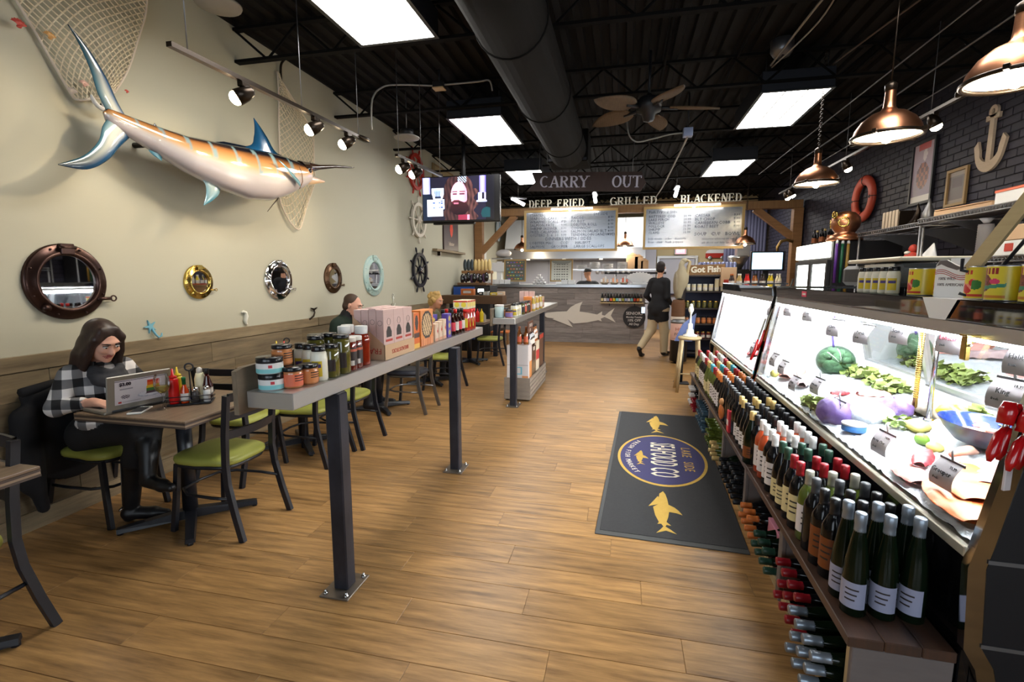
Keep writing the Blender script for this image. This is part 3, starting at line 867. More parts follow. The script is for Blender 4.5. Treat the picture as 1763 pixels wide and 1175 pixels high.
# t, y, z, half height, half thickness, x off the wall
sp = [(0,2.575,2.552,.006,.006,.22),(.025,2.60,2.545,.045,.032,.22),(.08,2.70,2.515,.062,.045,.235),(.2,2.86,2.475,.085,.065,.26),(.35,3.10,2.425,.125,.09,.28),(.5,3.38,2.405,.170,.115,.29),
      (.65,3.68,2.405,.205,.13,.295),(.78,3.93,2.43,.205,.13,.30),(.88,4.14,2.47,.172,.115,.31),(.95,4.32,2.51,.125,.095,.32),(1.0,4.46,2.545,.088,.07,.33)]
t = thing('mounted_marlin','large mounted blue marlin with orange and silver flank on the wall','fish',(LWX,0,0))
g = G(); g.c = []
NS,NR = 90,36
def lerp(a,b,s): s = max(0,min(1,s)); return tuple(a[i] + (b[i] - a[i]) * s for i in range(3))
C_BK,C_OR,C_GO,C_SI,C_BE,C_ST = srgb(26,26,34),srgb(158,104,56),srgb(196,158,112),srgb(186,180,178),srgb(176,168,172),srgb(126,160,168)
def fish_col(s,h):
    # h: -1 belly .. 1 back
    bk = .50 + .25 * (1 - s) 
    if h > bk: c = lerp(C_OR,C_BK,(h - bk) / .16)
    elif h > .12: c = lerp(C_GO,C_OR,(h - .12) / (bk - .12))
    elif h > -.12: c = lerp(C_SI,C_GO,(h + .12) / .24)
    else: c = lerp(C_SI,C_BE,(-h - .12) / .6)
    if .06 < s < .93 and h > -.05 + .12 * (1 - s):
        k = (s * 9.2 + .10 * h) % 1.0
        if k < .15 and h < .93: c = lerp(c,C_ST,.85)
    return c
vs = []
for i in range(NS + 1):
    s = i / NS; y,z,hh,ht,xo = interp(sp,s)
    for j in range(NR):
        a = 2 * PI * j / NR; hz = math.cos(a); hx = math.sin(a)
        hz2 = hz * (1 + .08 * (hz < 0))
        tx = abs(hx) ** .85 * (1 if hx > 0 else -1)
        vs.append((xo + ht * tx,y,z + hh * hz2)); g.c.append(fish_col(s,hz))
fs = [(i * NR + j,i * NR + (j + 1) % NR,(i + 1) * NR + (j + 1) % NR,(i + 1) * NR + j) for i in range(NS) for j in range(NR)]
fs += [tuple(range(NR)),tuple(reversed([NS * NR + j for j in range(NR)]))]
fs = [tuple(reversed(f)) for f in fs]
g.add(vs,fs,0,True)
body = obj('fish_body',g,m_fish,t)
def spike(name,pts,rad,col0,col1,sq=.8):
    g = G(); g.c = []; n = 12; P = [Vector(p) for p in pts]; vs = []
    for i,p in enumerate(P):
        d = (P[min(i + 1,len(P) - 1)] - P[max(i - 1,0)]).normalized(); a = d.cross(Vector((1,0,0))).normalized()
        for j in range(n):
            b = 2 * PI * j / n; vs.append(tuple(p + a * math.cos(b) * rad[i] + Vector((1,0,0)) * math.sin(b) * rad[i] * sq)); g.c.append(lerp(col0,col1,.5 - .5 * math.cos(b)) if col1 else col0)
    fs = [(i * n + j,i * n + (j + 1) % n,(i + 1) * n + (j + 1) % n,(i + 1) * n + j) for i in range(len(P) - 1) for j in range(n)]
    fs += [tuple(range(n)),tuple(reversed([(len(P) - 1) * n + j for j in range(n)]))]
    g.add(vs,fs,0,True); return obj(name,g,m_fish,t)
spike('bill',[(.33,4.36,2.575),(.34,4.48,2.615),(.36,4.62,2.645),(.40,4.85,2.70),(.44,5.12,2.745),(.445,5.17,2.755)],[.080,.052,.026,.017,.008,.002],C_BK,C_OR if False else srgb(70,52,40),.9)
spike('lower_jaw',[(.33,4.34,2.47),(.345,4.46,2.49),(.36,4.58,2.505),(.37,4.68,2.515),(.372,4.70,2.517)],[.062,.05,.03,.012,.003],C_GO,C_BE,.9)
def fin(name,outline,x,th,colf,xs=None,parent=None):
    """thin fin with fin rays: outline = two lists (leading, trailing) of (y,z) from base to tip"""
    A,B = outline; n = 24; m = 10
    def cur(Q,s):
        s *= (len(Q) - 1); i = min(int(s),len(Q) - 2); f = s - i
        p0 = Vector(Q[max(i - 1,0)]); p1 = Vector(Q[i]); p2 = Vector(Q[i + 1]); p3 = Vector(Q[min(i + 2,len(Q) - 1)])
        return 0.5 * ((2 * p1) + (p2 - p0) * f + (2 * p0 - 5 * p1 + 4 * p2 - p3) * f * f + (3 * p1 - p0 - 3 * p2 + p3) * f ** 3)
    g = G(); g.c = []
    for side in (1,-1):
        o = len(g.v); vs = []
        for i in range(n + 1):
            a,b = cur(A,i / n),cur(B,i / n)
            for j in range(m + 1):
                v = j / m; p = a.lerp(b,v)
                tk = th * (1 - .85 * i / n) * (1 - abs(2 * v - 1) ** 3) + .001
                rip = .0012 * math.sin(v * 60)
                xo = x + (xs(i / n) if xs else 0)
                vs.append((xo + side * (tk + (rip if side > 0 else 0)),p[0],p[1])); g.c.append(colf(i / n,v))
        fs = [(i * (m + 1) + j,i * (m + 1) + j + 1,(i + 1) * (m + 1) + j + 1,(i + 1) * (m + 1) + j) for i in range(n) for j in range(m)]
        if side < 0: fs = [tuple(reversed(f)) for f in fs]
        g.add(vs,fs,0,True)
    return obj(name,g,m_fin,parent or t)
C_DB,C_BL,C_TE,C_PW = srgb(14,24,38),srgb(26,84,128),srgb(70,130,150),srgb(214,212,200)
tailc = lambda s,v: lerp(lerp(C_BL if v > .5 else C_TE,C_PW,1 - abs(v - .42) * 2.2 - s * .35),C_DB,max(s * 1.25 - .35,(v - .72) * 2.4,(.1 - v) * 6))
fin('tail_fin_upper',([(2.60,2.56),(2.545,2.66),(2.51,2.78),(2.455,2.90),(2.395,2.985)],[(2.76,2.515),(2.675,2.635),(2.605,2.77),(2.51,2.895),(2.40,2.985)]),.22,.024,tailc,lambda s: .03 * s)
fin('tail_fin_lower',([(2.60,2.53),(2.55,2.46),(2.505,2.36),(2.40,2.25),(2.245,2.165)],[(2.75,2.46),(2.66,2.375),(2.55,2.255),(2.41,2.17),(2.25,2.16)]),.22,.024,tailc,lambda s: .05 * s)
dc = lambda s,v: lerp(C_BL,C_DB,max(abs(v - .5) * 1.4 - .1,s - .75,.35 - s * 2))
fin('dorsal_fin',([(3.50,2.575),(3.74,2.645),(3.79,2.73),(3.805,2.81),(3.80,2.885)],[(4.16,2.63),(4.04,2.675),(3.96,2.76),(3.875,2.835),(3.805,2.887)]),.30,.02,dc)
fin('dorsal_ridge',([(3.30,2.55),(3.35,2.57),(3.40,2.585),(3.45,2.60)],[(4.28,2.60),(4.20,2.635),(4.10,2.655),(3.9,2.645)]),.30,.02,lambda s,v: C_DB)
fin('second_dorsal',([(2.84,2.525),(2.87,2.545),(2.885,2.575)],[(2.95,2.525),(2.925,2.54),(2.888,2.578)]),.262,.012,lambda s,v: C_DB)
fin('anal_fin',([(3.19,2.30),(3.24,2.23),(3.23,2.15),(3.19,2.07)],[(3.40,2.23),(3.36,2.17),(3.28,2.11),(3.195,2.065)]),.285,.02,lambda s,v: lerp(C_TE,C_PW,.6 - s * .5 - abs(v - .4) * .6),lambda s: .03 * s)
fin('second_anal_fin',([(2.82,2.385),(2.85,2.36),(2.91,2.335)],[(2.92,2.37),(2.92,2.352),(2.915,2.332)]),.262,.01,lambda s,v: C_TE)
fin('pectoral_fin',([(4.17,2.43),(4.06,2.47),(3.94,2.515),(3.83,2.535)],[(4.19,2.37),(4.08,2.42),(3.96,2.48),(3.835,2.53)]),.44,.012,lambda s,v: lerp(C_TE,C_ST,v),lambda s: .06 * s)
g = G(); g.tube([(.36,3.98,2.24),(.37,3.88,2.16),(.38,3.80,2.095)],[.006,.004,.002],6); obj('ventral_filament',g,m_track,t)
g = G(); g.sph((.405,4.41,2.565),(.014,.020,.020),14,10); e = obj('eye',g,M('fish_eye',(.01,.012,.02),.05),t)
g = G(); g.torus(.021,.005,18,6,mat=Matrix.Translation((.400,4.41,2.565)) @ Matrix.Rotation(PI / 2,4,'Y')); obj('eye_ring',g,M('eye_blue',srgb(120,140,160),.2),e)
g = G(); g.tube([(.428,4.205,2.57),(.436,4.235,2.50),(.43,4.245,2.43),(.41,4.22,2.36)],.004,6); obj('gill_line',g,M('gill_brown',srgb(120,84,60),.4),t)
for y,z in ((2.95,2.46),(4.0,2.45)):
    g = G(); g.cyl((0,y,z),(.22,y,z),.02); obj('wall_bracket',g,m_track,t)

# posters, small frames on the far left wall
t = thing('lobster_poster','dark poster with a red lobster under the television','poster',(LWX + .02,9.50,2.52))
g = G(); g.cbox(-.015,.015,-.42,.42,-.46,.50,.004); obj('poster_board',g,M('poster_dark',srgb(46,24,26),.35),t)
mm = frame_mat((.017,0,0),(0,1,0),(0,0,1)); m_pr = M('poster_red',srgb(208,60,28),.4)
g = G(); g.prism([(-.06,-.14),(-.09,-.05),(-.06,.05),(-.05,.2),(-.08,.34),(.08,.34),(.05,.2),(.06,.05),(.09,-.05),(.06,-.14),(0,-.2)],.002,mat=mm)
g.sph((.018,0,.38),(.002,.10,.06),12,6); obj('lobster_print',g,m_pr,t)
text('lobster',.11,M('poster_cream',srgb(220,200,180),.5),t,frame_mat((.017,0,-.33),(0,1,0),(0,0,1)),'poster_lettering')
t = thing('wooden_ledge','narrow wooden ledge under the lobster poster','ledge',(LWX,9.4,2.03))
g = G(); g.cbox(0,.10,-.85,.8,-.025,.02,.004); obj('ledge_board',g,m_wains,t)
g = G(); g.cbox(0,.06,-.6,-.56,-.10,-.025,.003); obj('ledge_bracket',g,m_track,t)
t = thing('wall_plaque','small tan framed plaque high beside the red ship wheel','plaque',(LWX,9.15,3.42))
g = G(); g.cbox(0,.03,-.55,.55,-.13,.17,.006); obj('plaque_frame',g,M('tan_frame',srgb(150,122,80),.5),t)
g = G(); g.box(.03,.034,-.50,.50,-.09,.13); obj('plaque_face',g,M('plaque_face',srgb(178,158,118),.5),t)
# wall sheet, clock
t = thing('wall_sheet','white printed sheet in a black frame on the kitchen side wall','notice',(LWX,11.95,1.93))
g = G(); g.cbox(0,.02,-.22,.22,-.26,.26,.004); obj('sheet_frame',g,m_black,t)
g = G(); g.box(.02,.024,-.19,.19,-.23,.23); obj('sheet',g,m_white,t)
t = thing('wall_platter','oval white platter hung high on the kitchen side wall','platter',(LWX,13.3,2.85))
g = G(); g.lathe([(.0,.03),(.2,.03),(.27,.05),(.28,.06),(.25,.03),(.18,0)],28,mat=Matrix.Diagonal((1,.9,1.25,1)) @ Matrix.Rotation(PI / 2,4,'Y'),cap=False); obj('platter_dish',g,M('pale_blue_white',srgb(205,220,228),.3),t)
g = G(); g.torus(.2,.008,28,6,mat=Matrix.Translation((.035,0,0)) @ Matrix.Diagonal((1,.9,1.25,1)) @ Matrix.Rotation(PI / 2,4,'Y')); obj('platter_ring',g,M('platter_blue',srgb(130,160,190),.3),t)

# ---------------------------------------------------------------- hanging television
TX,TY,TZ = -2.37,7.0,2.665
t = thing('hanging_television','black flat television on a ceiling pole showing a long haired man','television',(TX,TY,TZ),math.radians(0))
g = G(); g.cbox(-.60,.60,0,.07,-.335,.335,.01); obj('tv_casing',g,M('tv_black',(.008,.008,.009),.25),t)
g = G(); g.cbox(-.44,.2,.02,.1,-.36,-.335,.006); obj('tv_lower_bar',g,M('tv_black',(.008,.008,.009),.25),t)
g = G(); g.cyl((.02,.11,0),(.02,.11,CEIL - TZ),.028); g.cbox(-.12,.16,.07,.12,-.15,.15,.006); obj('ceiling_pole',g,m_black,t)
def tv(u,v):
    # u right, v up : man with long hair and beard before blue lights
    c = srgb(28,26,40)
    if u < .11 and v > .62: c = lerp(srgb(210,215,250),srgb(80,70,180),abs(u - .05) * 14)
    elif u < .12: c = srgb(20,30,48)
    if .80 < u < .885 and v > .60: c = lerp(srgb(150,150,255),srgb(70,50,190),abs(u - .84) * 20)
    if .78 < u < .92 and v < .62 and v > .42: c = lerp(srgb(225,225,255),srgb(110,90,220),abs(u - .845) * 10)
    if .83 < u < .87 and .47 < v < .62: c = srgb(24,20,30)
    if .885 < u: c = srgb(18,18,24)
    if .80 < u < .95 and .05 < v < .30 and (u - .9) ** 2 / .006 + (v - .14) ** 2 / .02 < 1: c = srgb(22,54,60)
    if .76 < u < .9 and .40 < v < .44: c = srgb(190,200,245)
    # hair
    hx,hy = (u - .51) / .20,(v - .72) / .34
    hair = hx * hx + hy * hy < 1 and v > .3
    if (.30 + .02 * math.sin(v * 30) < u < .75 + .03 * math.sin(v * 22)) and v <= .72: hair = True
    if hair:
        n = .5 + .3 * math.sin(u * 120 + 2.2 * math.sin(v * 9)) + .2 * math.sin(u * 47 + v * 23)
        c = lerp(srgb(34,24,28),srgb(92,60,58),n * (.45 + .5 * max(0,min(1,(u - .5) * 4))))
    if v > .86 and .50 < u < .62 and (u * 31 + v * 17) % 1 < .5: c = srgb(180,210,240)
    # face
    fx,fy = (u - .515) / .115,(v - .56) / .32
    if fx * fx + fy * fy < 1:
        c = lerp(srgb(226,170,196),srgb(190,120,150),max(0,fx * .8 + .1))
        if abs(v - .60) < .018 and (abs(u - .455) < .03 or abs(u - .555) < .035): c = srgb(80,44,56)
        if abs(v - .655) < .010 and (abs(u - .455) < .035 or abs(u - .56) < .04): c = srgb(96,56,64)
        if v < .44 + .03 * math.cos((u - .48) * 30): c = srgb(70,34,40)
        if abs(v - .455) < .014 and abs(u - .475) < .035: c = srgb(90,44,46)
        if abs(v - .385) < .016 and abs(u - .475) < .032: c = srgb(190,96,120)
    bx,by = (u - .52) / .13,(v - .27) / .16
    if bx * bx + by * by < 1 and not (abs(v - .385) < .016 and abs(u - .475) < .032): c = lerp(srgb(48,26,30),srgb(20,14,22),by * -.5 + .4)
    if v < .12 and .5 < u < .66: c = srgb(120,40,60) if u < .63 else srgb(220,130,160)
    # inset score box
    if .06 < u < .285 and .09 < v < .49: c = srgb(226,232,250)
    if .10 < u < .31 and .26 < v < .49: c = srgb(226,232,250)
    if (.255 < u < .29) and (.28 < v < .32 or .38 < v < .42 or .44 < v < .47): c = srgb(50,80,140)
    if .14 < u < .25 and (.285 < v < .315 or .395 < v < .425): c = srgb(190,205,235) if .17 < u < .23 else srgb(60,90,150)
    if .11 < u < .19 and .105 < v < .125: c = srgb(30,50,90)
    bx,by = (u - .215) / .085,(v - .62) / .13
    if abs(bx) < 1 - .25 * (by < 0) * abs(by) and abs(by) < 1:
        c = srgb(212,224,244) if (abs(bx) > .72 - .25 * (by < 0) or abs(by) > .72) else srgb(150,170,215)
        if abs(bx) < .5 and abs(by) < .45 and int((u * 140) % 3) == 0: c = srgb(60,80,130)
        if -.85 < by < -.5 and abs(bx) < .5: c = srgb(30,40,60)
    return c
picture('tv_screen',1.10,.62,150,84,tv,VC('screen_light',.2,emit=1.7),t,frame_mat((-.035,-.002,.01),(1,0,0),(0,0,1)))

# ================================================================= DINING FURNITURE
m_green = M('green_vinyl',srgb(156,158,74),0.42,n=(5,(1,1,1),.3,srgb(130,134,56)))
m_blackv = M('black_vinyl',(0.018,0.02,0.03),0.35)
m_frame = M('black_chair_metal',(0.011,0.012,0.017),0.36)
m_greyfr = M('grey_chair_metal',(0.22,0.22,0.23),0.3,0.9)
m_tabletop = M('table_laminate',srgb(146,122,98),0.38,n=(2.5,(14,1.3,1),.9,srgb(98,80,66),8),spec=.45)
m_tedge = M('table_edge_dark',srgb(84,70,62),0.5,n=(3,(1,1,1),.5,srgb(60,50,46)))
m_tedge2 = M('table_edge_light',srgb(150,128,106),0.5)

def make_chair(name,label,fm,sm,group):
    t = thing(name,label,'chair',(0,0,0),0,group)
    def seat(u,v,top):
        a = 2 * PI * u
        ca,sa = math.cos(a),math.sin(a)
        e = 0.5
        x = .215 * (abs(ca) ** e) * (1 if ca > 0 else -1); y = .205 * (abs(sa) ** e) * (1 if sa > 0 else -1) * (1 - .08 * (x < 0))
        return x,y
    g = G(); rings = [(.90,.425),(.985,.43),(1.0,.445),(.985,.462),(.90,.474),(.6,.480),(.02,.482)]
    n = 40; vs = []
    for (k,z) in rings:
        for i in range(n):
            x,y = seat(i / n,0,0); vs.append((x * k,y * k,z))
    fs = [(j * n + i,j * n + (i + 1) % n,(j + 1) * n + (i + 1) % n,(j + 1) * n + i) for j in range(len(rings) - 1) for i in range(n)]
    fs += [tuple(reversed(range(n))),tuple((len(rings) - 1) * n + i for i in range(n))]
    g.add(vs,fs,0,True); obj('seat',g,sm,t)
    g = G()
    pts = []
    for i in range(28):
        x,y = seat(i / 28,0,0); pts.append((x * .9,y * .9,.415))
    g.tube(pts,.013,6,True); obj('seat_frame',g,fm,t)
    for s in (-1,1):
        g = G(); g.tube([(-.30,s * .205,.0),(-.255,s * .20,.16),(-.215,s * .195,.33),(-.205,s * .19,.45),(-.215,s * .19,.62),(-.245,s * .19,.86)],1,flat=(.026,.034)); obj('leg',g,fm,t)
        g = G(); g.tube([(.20,s * .19,0),(.175,s * .18,.20),(.155,s * .17,.42)],1,flat=(.026,.030)); obj('leg',g,fm,t)
    for z,x in ((.845,-.243),(.735,-.228),(.625,-.216)):
        g = G(); g.grid(10,1,lambda u,v: (x - .03 * math.sin(PI * u) + (v - .5) * -.008,-.185 + .37 * u,z - .025 + .05 * v)); g.grid(10,1,lambda u,v: (x - .014 - .03 * math.sin(PI * u) + (v - .5) * -.008,.185 - .37 * u,z - .025 + .05 * v))
        g.grid(10,1,lambda u,v: (x - .014 * (1 - v) - .03 * math.sin(PI * u),-.185 + .37 * u,z + .025))
        obj('back_slat',g,fm,t)
    g = G(); g.tube([(-.235,-.19,.245),(-.1,-.20,.245),(.08,-.19,.245),(.17,-.13,.245),(.19,0,.245),(.17,.13,.245),(.08,.19,.245),(-.1,.20,.245),(-.235,.19,.245)],.0095,8); obj('stretcher',g,fm,t)
    return t
c0 = make_chair('dining_chair','green seated black ladder back chair opposite the customer with the laptop',m_frame,m_green,'green seated chairs')
c0.location = (-2.40,2.43,0); c0.rotation_euler = (0,0,PI)
GC = 'green seated chairs'
dup(c0,(-3.19,2.36,0),0.0,'green seated black chair on which the woman with the laptop sits',GC)
dup(c0,(-2.60,1.17,0),-PI / 2,'green seated black chair at the nearest table corner, cut by the frame',GC)
dup(c0,(-2.56,3.50,0),PI,'green seated chair behind the near steel post, first past the laptop table',GC)
dup(c0,(-2.50,3.95,0),PI,'green seated chair half hidden beyond the near steel post',GC)
dup(c0,(-2.86,3.14,0),PI / 2 ,'dark ladder back chair showing only slats beyond the condiment caddy',GC)
dup(c0,(-2.40,6.20,0),PI,'green seated chair seen under the shelf before the far steel post',GC)
dup(c0,(-2.27,8.25,0),PI,'green seated chair at the far table before the brown ledge',GC)
dup(c0,(-3.20,5.02,0),0,'green seated chair under the man in the green sweater',GC)
dup(c0,(-3.1,7.05,0),0,'green seated chair under the blonde woman',GC)
cg = make_chair('steel_chair','grey steel chair with black padded seat under the long shelf',m_greyfr,m_blackv,None)
cg.location = (-2.40,5.12,0); cg.rotation_euler = (0,0,PI)
# small bright pad on one seat (folded tissue-like towel is not in view)

def make_table(name,label,group):
    t = thing(name,label,'table',(0,0,0),0,group)
    a,b = .38,.335
    g = G(); g.cbox(-a,a,-b,b,.748,.760,.002); obj('tabletop',g,m_tabletop,t)
    for i,(z0,z1,m) in enumerate(((.737,.7475,m_tedge),(.727,.7365,m_tedge2),(.717,.7265,m_tedge))):
        g = G(); g.box(-a + .001 * (i % 2),a - .001 * (i % 2),-b + .001 * (i % 2),b - .001 * (i % 2),z0,z1); obj('edge_layer',g,m,t)
    g = G(); g.cyl((0,0,.05),(0,0,.70),.042,n=20); g.cbox(-.15,.15,-.15,.15,.695,.716,.004); obj('column',g,m_frame,t)
    for i in range(4):
        an = PI / 4 + PI / 2 * i; c,s = math.cos(an),math.sin(an)
        g = G(); mm = Matrix.Rotation(an,4,'Z')
        g.add([(.03,-.032,.02),(.03,.032,.02),(.03,.028,.075),(.03,-.028,.075),(.37,-.026,.015),(.37,.026,.015),(.37,.02,.04),(.37,-.02,.04)],[(0,1,2,3),(7,6,5,4),(0,4,5,1),(1,5,6,2),(2,6,7,3),(3,7,4,0)],0,False,mm)
        g.cyl((.355 * c,.355 * s,0),(.355 * c,.355 * s,.018),.016,n=10)
        obj('base_foot',g,m_frame,t)
    return t
GT = 'laminate dining tables'
t1 = make_table('dining_table','wood laminate dining table with the laptop and condiments on it',GT); t1.location = (-2.625,2.385,0); t1.rotation_euler = (0,0,0.0)
dup(t1,(-2.67,1.085,0),0,'wood laminate table nearest the camera, only its corner in the frame',GT)
dup(t1,(-2.82,3.78,0),0,'laminate table behind the jars on the long shelf',GT)
dup(t1,(-2.74,5.05,0),0,'laminate table of the man in the green sweater',GT)
dup(t1,(-2.70,6.55,0),0,'laminate table of the blonde woman, behind the long shelf',GT)
dup(t1,(-2.66,8.25,0),0,'far laminate table with squeeze bottles before the brown ledge',GT)

# ---------------------------------------------------------------- things on the near table
TT = .7605
m_lap = M('laptop_silver',srgb(150,146,138),0.38,0.55); m_key = M('keyboard_dark',(.02,.02,.022),.5)
lt = thing('laptop','open silver laptop with a menu card on its lid in front of the woman','laptop',(-2.735,2.215,TT),math.radians(-13))
g = G(); g.cbox(-.235,0,-.175,.175,0,.018,.004); base = obj('laptop_base',g,m_lap,lt)
g = G(); g.box(-.20,-.10,-.15,.15,.0182,.0195); obj('keyboard',g,m_key,base)
g = G(); g.cyl((0,-.14,.014),(0,.14,.014),.009,n=10); obj('hinge',g,m_key,lt)
til = math.radians(100)
mm = Matrix.Translation((0,0,.012)) @ Matrix.Rotation(-math.radians(9),4,'Y').inverted()
g = G(); g.cbox(-.005,.005,-.165,.165,0,.205,.004,mat=mm); lid = obj('laptop_lid',g,m_lap,lt)
def card(u,v):
    c = srgb(214,208,214)
    if v > .955 and v < .975: c = srgb(60,50,80)
    # layered slice of cake on a plate
    if .56 < u < .88 and .28 < v < .86:
        k = (v - .28) / .58
        if .60 + .03 * k < u < .86 + .02 * k:
            c = srgb(204,60,36) if k > .82 else srgb(222,104,40) if k > .58 else srgb(220,186,60) if k > .36 else srgb(70,120,60) if k > .17 else srgb(90,70,80)
    if ((u - .70) / .27) ** 2 + ((v - .27) / .12) ** 2 < 1 and c == srgb(214,208,214): c = srgb(176,178,192)
    if ((u - .70) / .24) ** 2 + ((v - .285) / .10) ** 2 < 1 and c == srgb(176,178,192): c = srgb(222,220,226)
    if .10 < u < .34 and .56 < v < .66 and int(v * 60) % 2 == 0: c = srgb(150,146,156)
    if ((u - .2) / .09) ** 2 + ((v - .30) / .08) ** 2 < 1 and (int(u * 60) + int(v * 40)) % 3: c = srgb(70,56,76)
    if .06 < u < .12 and .06 < v < .13: c = srgb(190,60,60)
    if .14 < u < .5 and .08 < v < .11: c = srgb(170,160,168)
    return c
lm = mm @ frame_mat((.0056,.004,.106),(0,1,0),(0,0,1))
picture('menu_card',.262,.142,64,40,card,VC('print_satin',.4),lid,lm)
text('$3.00',.026,M('print_black',srgb(44,36,50),.5),lid,lm @ Matrix.Translation((-.080,.046,.001)),'card_price',bold=.001)
t = thing('phone','white cased smartphone lying on the table by the wine glass','phone',(-2.675,2.165,TT),math.radians(-62))
g = G(); g.cbox(-.075,.075,-.037,.037,0,.010,.004); obj('phone_case',g,m_white,t)
g = G(); g.box(-.058,.058,-.031,.031,.0102,.0108); obj('phone_screen',g,m_key,t)
m_clear = pane_mat('drinking_glass',(.98,.985,.98),.8)
m_wine = M('white_wine',srgb(214,196,110),.05,trans=.75,ior=1.33)
t = thing('wine_glass','stemmed glass of white wine beside the laptop','glass',(-2.585,2.235,TT))
g = G(); g.lathe([(.036,.0),(.034,.003),(.006,.008),(.0045,.02),(.0045,.085),(.012,.095),(.034,.115),(.041,.145),(.039,.18),(.032,.205)],28,cap=False); obj('glass_bowl',g,m_clear,t)
g = G(); g.lathe([(.004,.094),(.012,.098),(.032,.117),(.0385,.136),(.0385,.138),(.001,.138)],28,cap=False); obj('wine',g,m_wine,t)
t = thing('paper_napkin','pale crumpled napkin behind the wine glass','napkin',(-2.74,2.44,TT),.4)
g = G(); g.grid(8,8,lambda u,v: ((u - .5) * .12,(v - .5) * .12,.006 + .02 * math.sin(u * 5 + v * 3) ** 2 * u),0,True); obj('napkin_sheet',g,m_white,t)
t = thing('pen','blue and white pen lying behind the wine glass','pen',(-2.66,2.43,TT + .006),math.radians(20))
g = G(); g.cyl((-.07,0,0),(.05,0,0),.0055,n=10); obj('pen_barrel',g,M('pen_blue',srgb(44,54,150),.3),t)
g = G(); g.cyl((.05,0,0),(.075,0,0),.005,.002,n=10); g.cyl((-.03,0,0),(-.015,0,0),.006,n=10); obj('pen_tip',g,m_white,t)
t = thing('black_folder','black menu folder lying beyond the laptop on the table','folder',(-2.78,2.56,TT),.1)
g = G(); g.cbox(-.12,.12,-.09,.09,0,.012,.003); obj('folder_cover',g,m_key,t)
g = G(); g.box(-.115,.115,-.085,.085,.012,.014); obj('folder_insert',g,m_blackv,t)

# condiment bottles (shared by the tables)
m_ketch = M('ketchup_red',srgb(206,24,22),.3); m_must = M('mustard_yellow',srgb(224,196,30),.3); m_may = M('mayo_cream',srgb(232,222,186),.4)
m_hot = M('hot_sauce',srgb(196,66,20),.12,coat=.6); m_gcap = M('green_cap',srgb(20,110,60),.4); m_rcap = M('red_cap',srgb(200,30,26),.4)
m_label = M('paper_label',srgb(222,216,208),.5); m_brownb = M('brown_sauce_glass',srgb(58,16,12),.08,coat=.6); m_bcap = M('black_cap',(.01,.01,.012),.35)
m_salt = M('salt_white',srgb(220,218,214),.4); m_pepper = M('pepper_dark',srgb(70,64,62),.4)
def bottle(name,lab,cat,loc,body,bm,cap,cm,label=None,lm=None,group=None,n=16,rz=0.0,capname='cap',lwrap=(0.0,2 * PI)):
    t = thing(name,lab,cat,loc,rz,group)
    g = G(); g.lathe(body,n); obj('bottle_body',g,bm,t)
    if cap: g = G(); g.lathe(cap,n); obj(capname,g,cm,t)
    if label:
        r,z0,z1 = label
        g = G(); g.lathe([(r,z0),(r,z1)],n,cap=False,a0=lwrap[0],a1=lwrap[1]); obj('label',g,lm,t)
    return t
SQ = [(.026,0),(.028,.01),(.028,.10),(.026,.13),(.027,.145),(.02,.155)]
SQC = [(.022,.155),(.02,.165),(.008,.172),(.004,.21)]
ca = (-2.545,2.385,TT)
t = thing('condiment_caddy','black wire caddy holding condiments on the laptop table','caddy',ca,math.radians(35))
g = G(); g.cbox(-.115,.115,-.065,.065,.004,.012,.003); obj('caddy_base',g,m_frame,t)
for z in (.03,.055):
    g = G(); g.tube([(-.115,-.065,z),(.115,-.065,z),(.115,.065,z),(-.115,.065,z)],.003,6,True); obj('wire_rail',g,m_frame,t)
g = G(); g.tube([(0,0,.01),(0,0,.20)],.004,6); g.torus(.022,.005,18,6,mat=Matrix.Translation((0,0,.222)) @ Matrix.Rotation(PI / 2,4,'X')); obj('carry_handle',g,m_frame,t)
def incad(base,dx,dy,a=math.radians(35)):
    return (base[0] + dx * math.cos(a) - dy * math.sin(a),base[1] + dx * math.sin(a) + dy * math.cos(a),base[2] + .0125)
def condiments(base,where,full=True):
    bottle('ketchup_bottle','red squeeze ketchup bottle in the caddy ' + where,'bottle',incad(base,-.08,-.03),SQ,m_ketch,SQC,m_ketch,capname='nozzle')
    bottle('hot_sauce_bottle','orange hot sauce bottle with green neck and white label ' + where,'bottle',incad(base,-.025,-.035),[(.021,0),(.022,.01),(.022,.075),(.010,.105),(.0095,.125)],m_hot,[(.0105,.112),(.0105,.14),(.0115,.14),(.0115,.155),(.009,.157)],m_gcap,(.0224,.012,.06),m_label)
    bottle('mustard_bottle','yellow squeeze mustard bottle in the caddy ' + where,'bottle',incad(base,-.07,.03),SQ,m_must,SQC,m_must,capname='nozzle')
    bottle('mayonnaise_bottle','cream coloured squeeze bottle in the caddy ' + where,'bottle',incad(base,.005 + .04,.035),[(.027,0),(.03,.01),(.03,.13),(.02,.165)],m_may,[(.017,.165),(.016,.19),(.006,.20)],m_label,capname='nozzle')
    bottle('steak_sauce_bottle','brown sauce bottle with black cap in the caddy ' + where,'bottle',incad(base,.085,.025),[(.026,0),(.028,.01),(.028,.09),(.012,.14),(.012,.165)],m_brownb,[(.014,.16),(.014,.19),(.012,.192)],m_bcap,(.0284,.03,.075),m_label)
    bottle('pepper_shaker','small glass pepper shaker in the caddy ' + where,'shaker',incad(base,.03,-.04),[(.018,0),(.019,.06),(.014,.068)],m_pepper,[(.016,.066),(.017,.085),(.01,.092)],m_chrome,n=12)
    bottle('salt_shaker','small glass salt shaker in the caddy ' + where,'shaker',incad(base,.088,-.035),[(.019,0),(.02,.065),(.015,.073)],m_salt,[(.017,.07),(.018,.088),(.01,.095)],m_chrome,n=12)
condiments(ca,'by the laptop')
ca2 = (-2.80,3.60,TT)
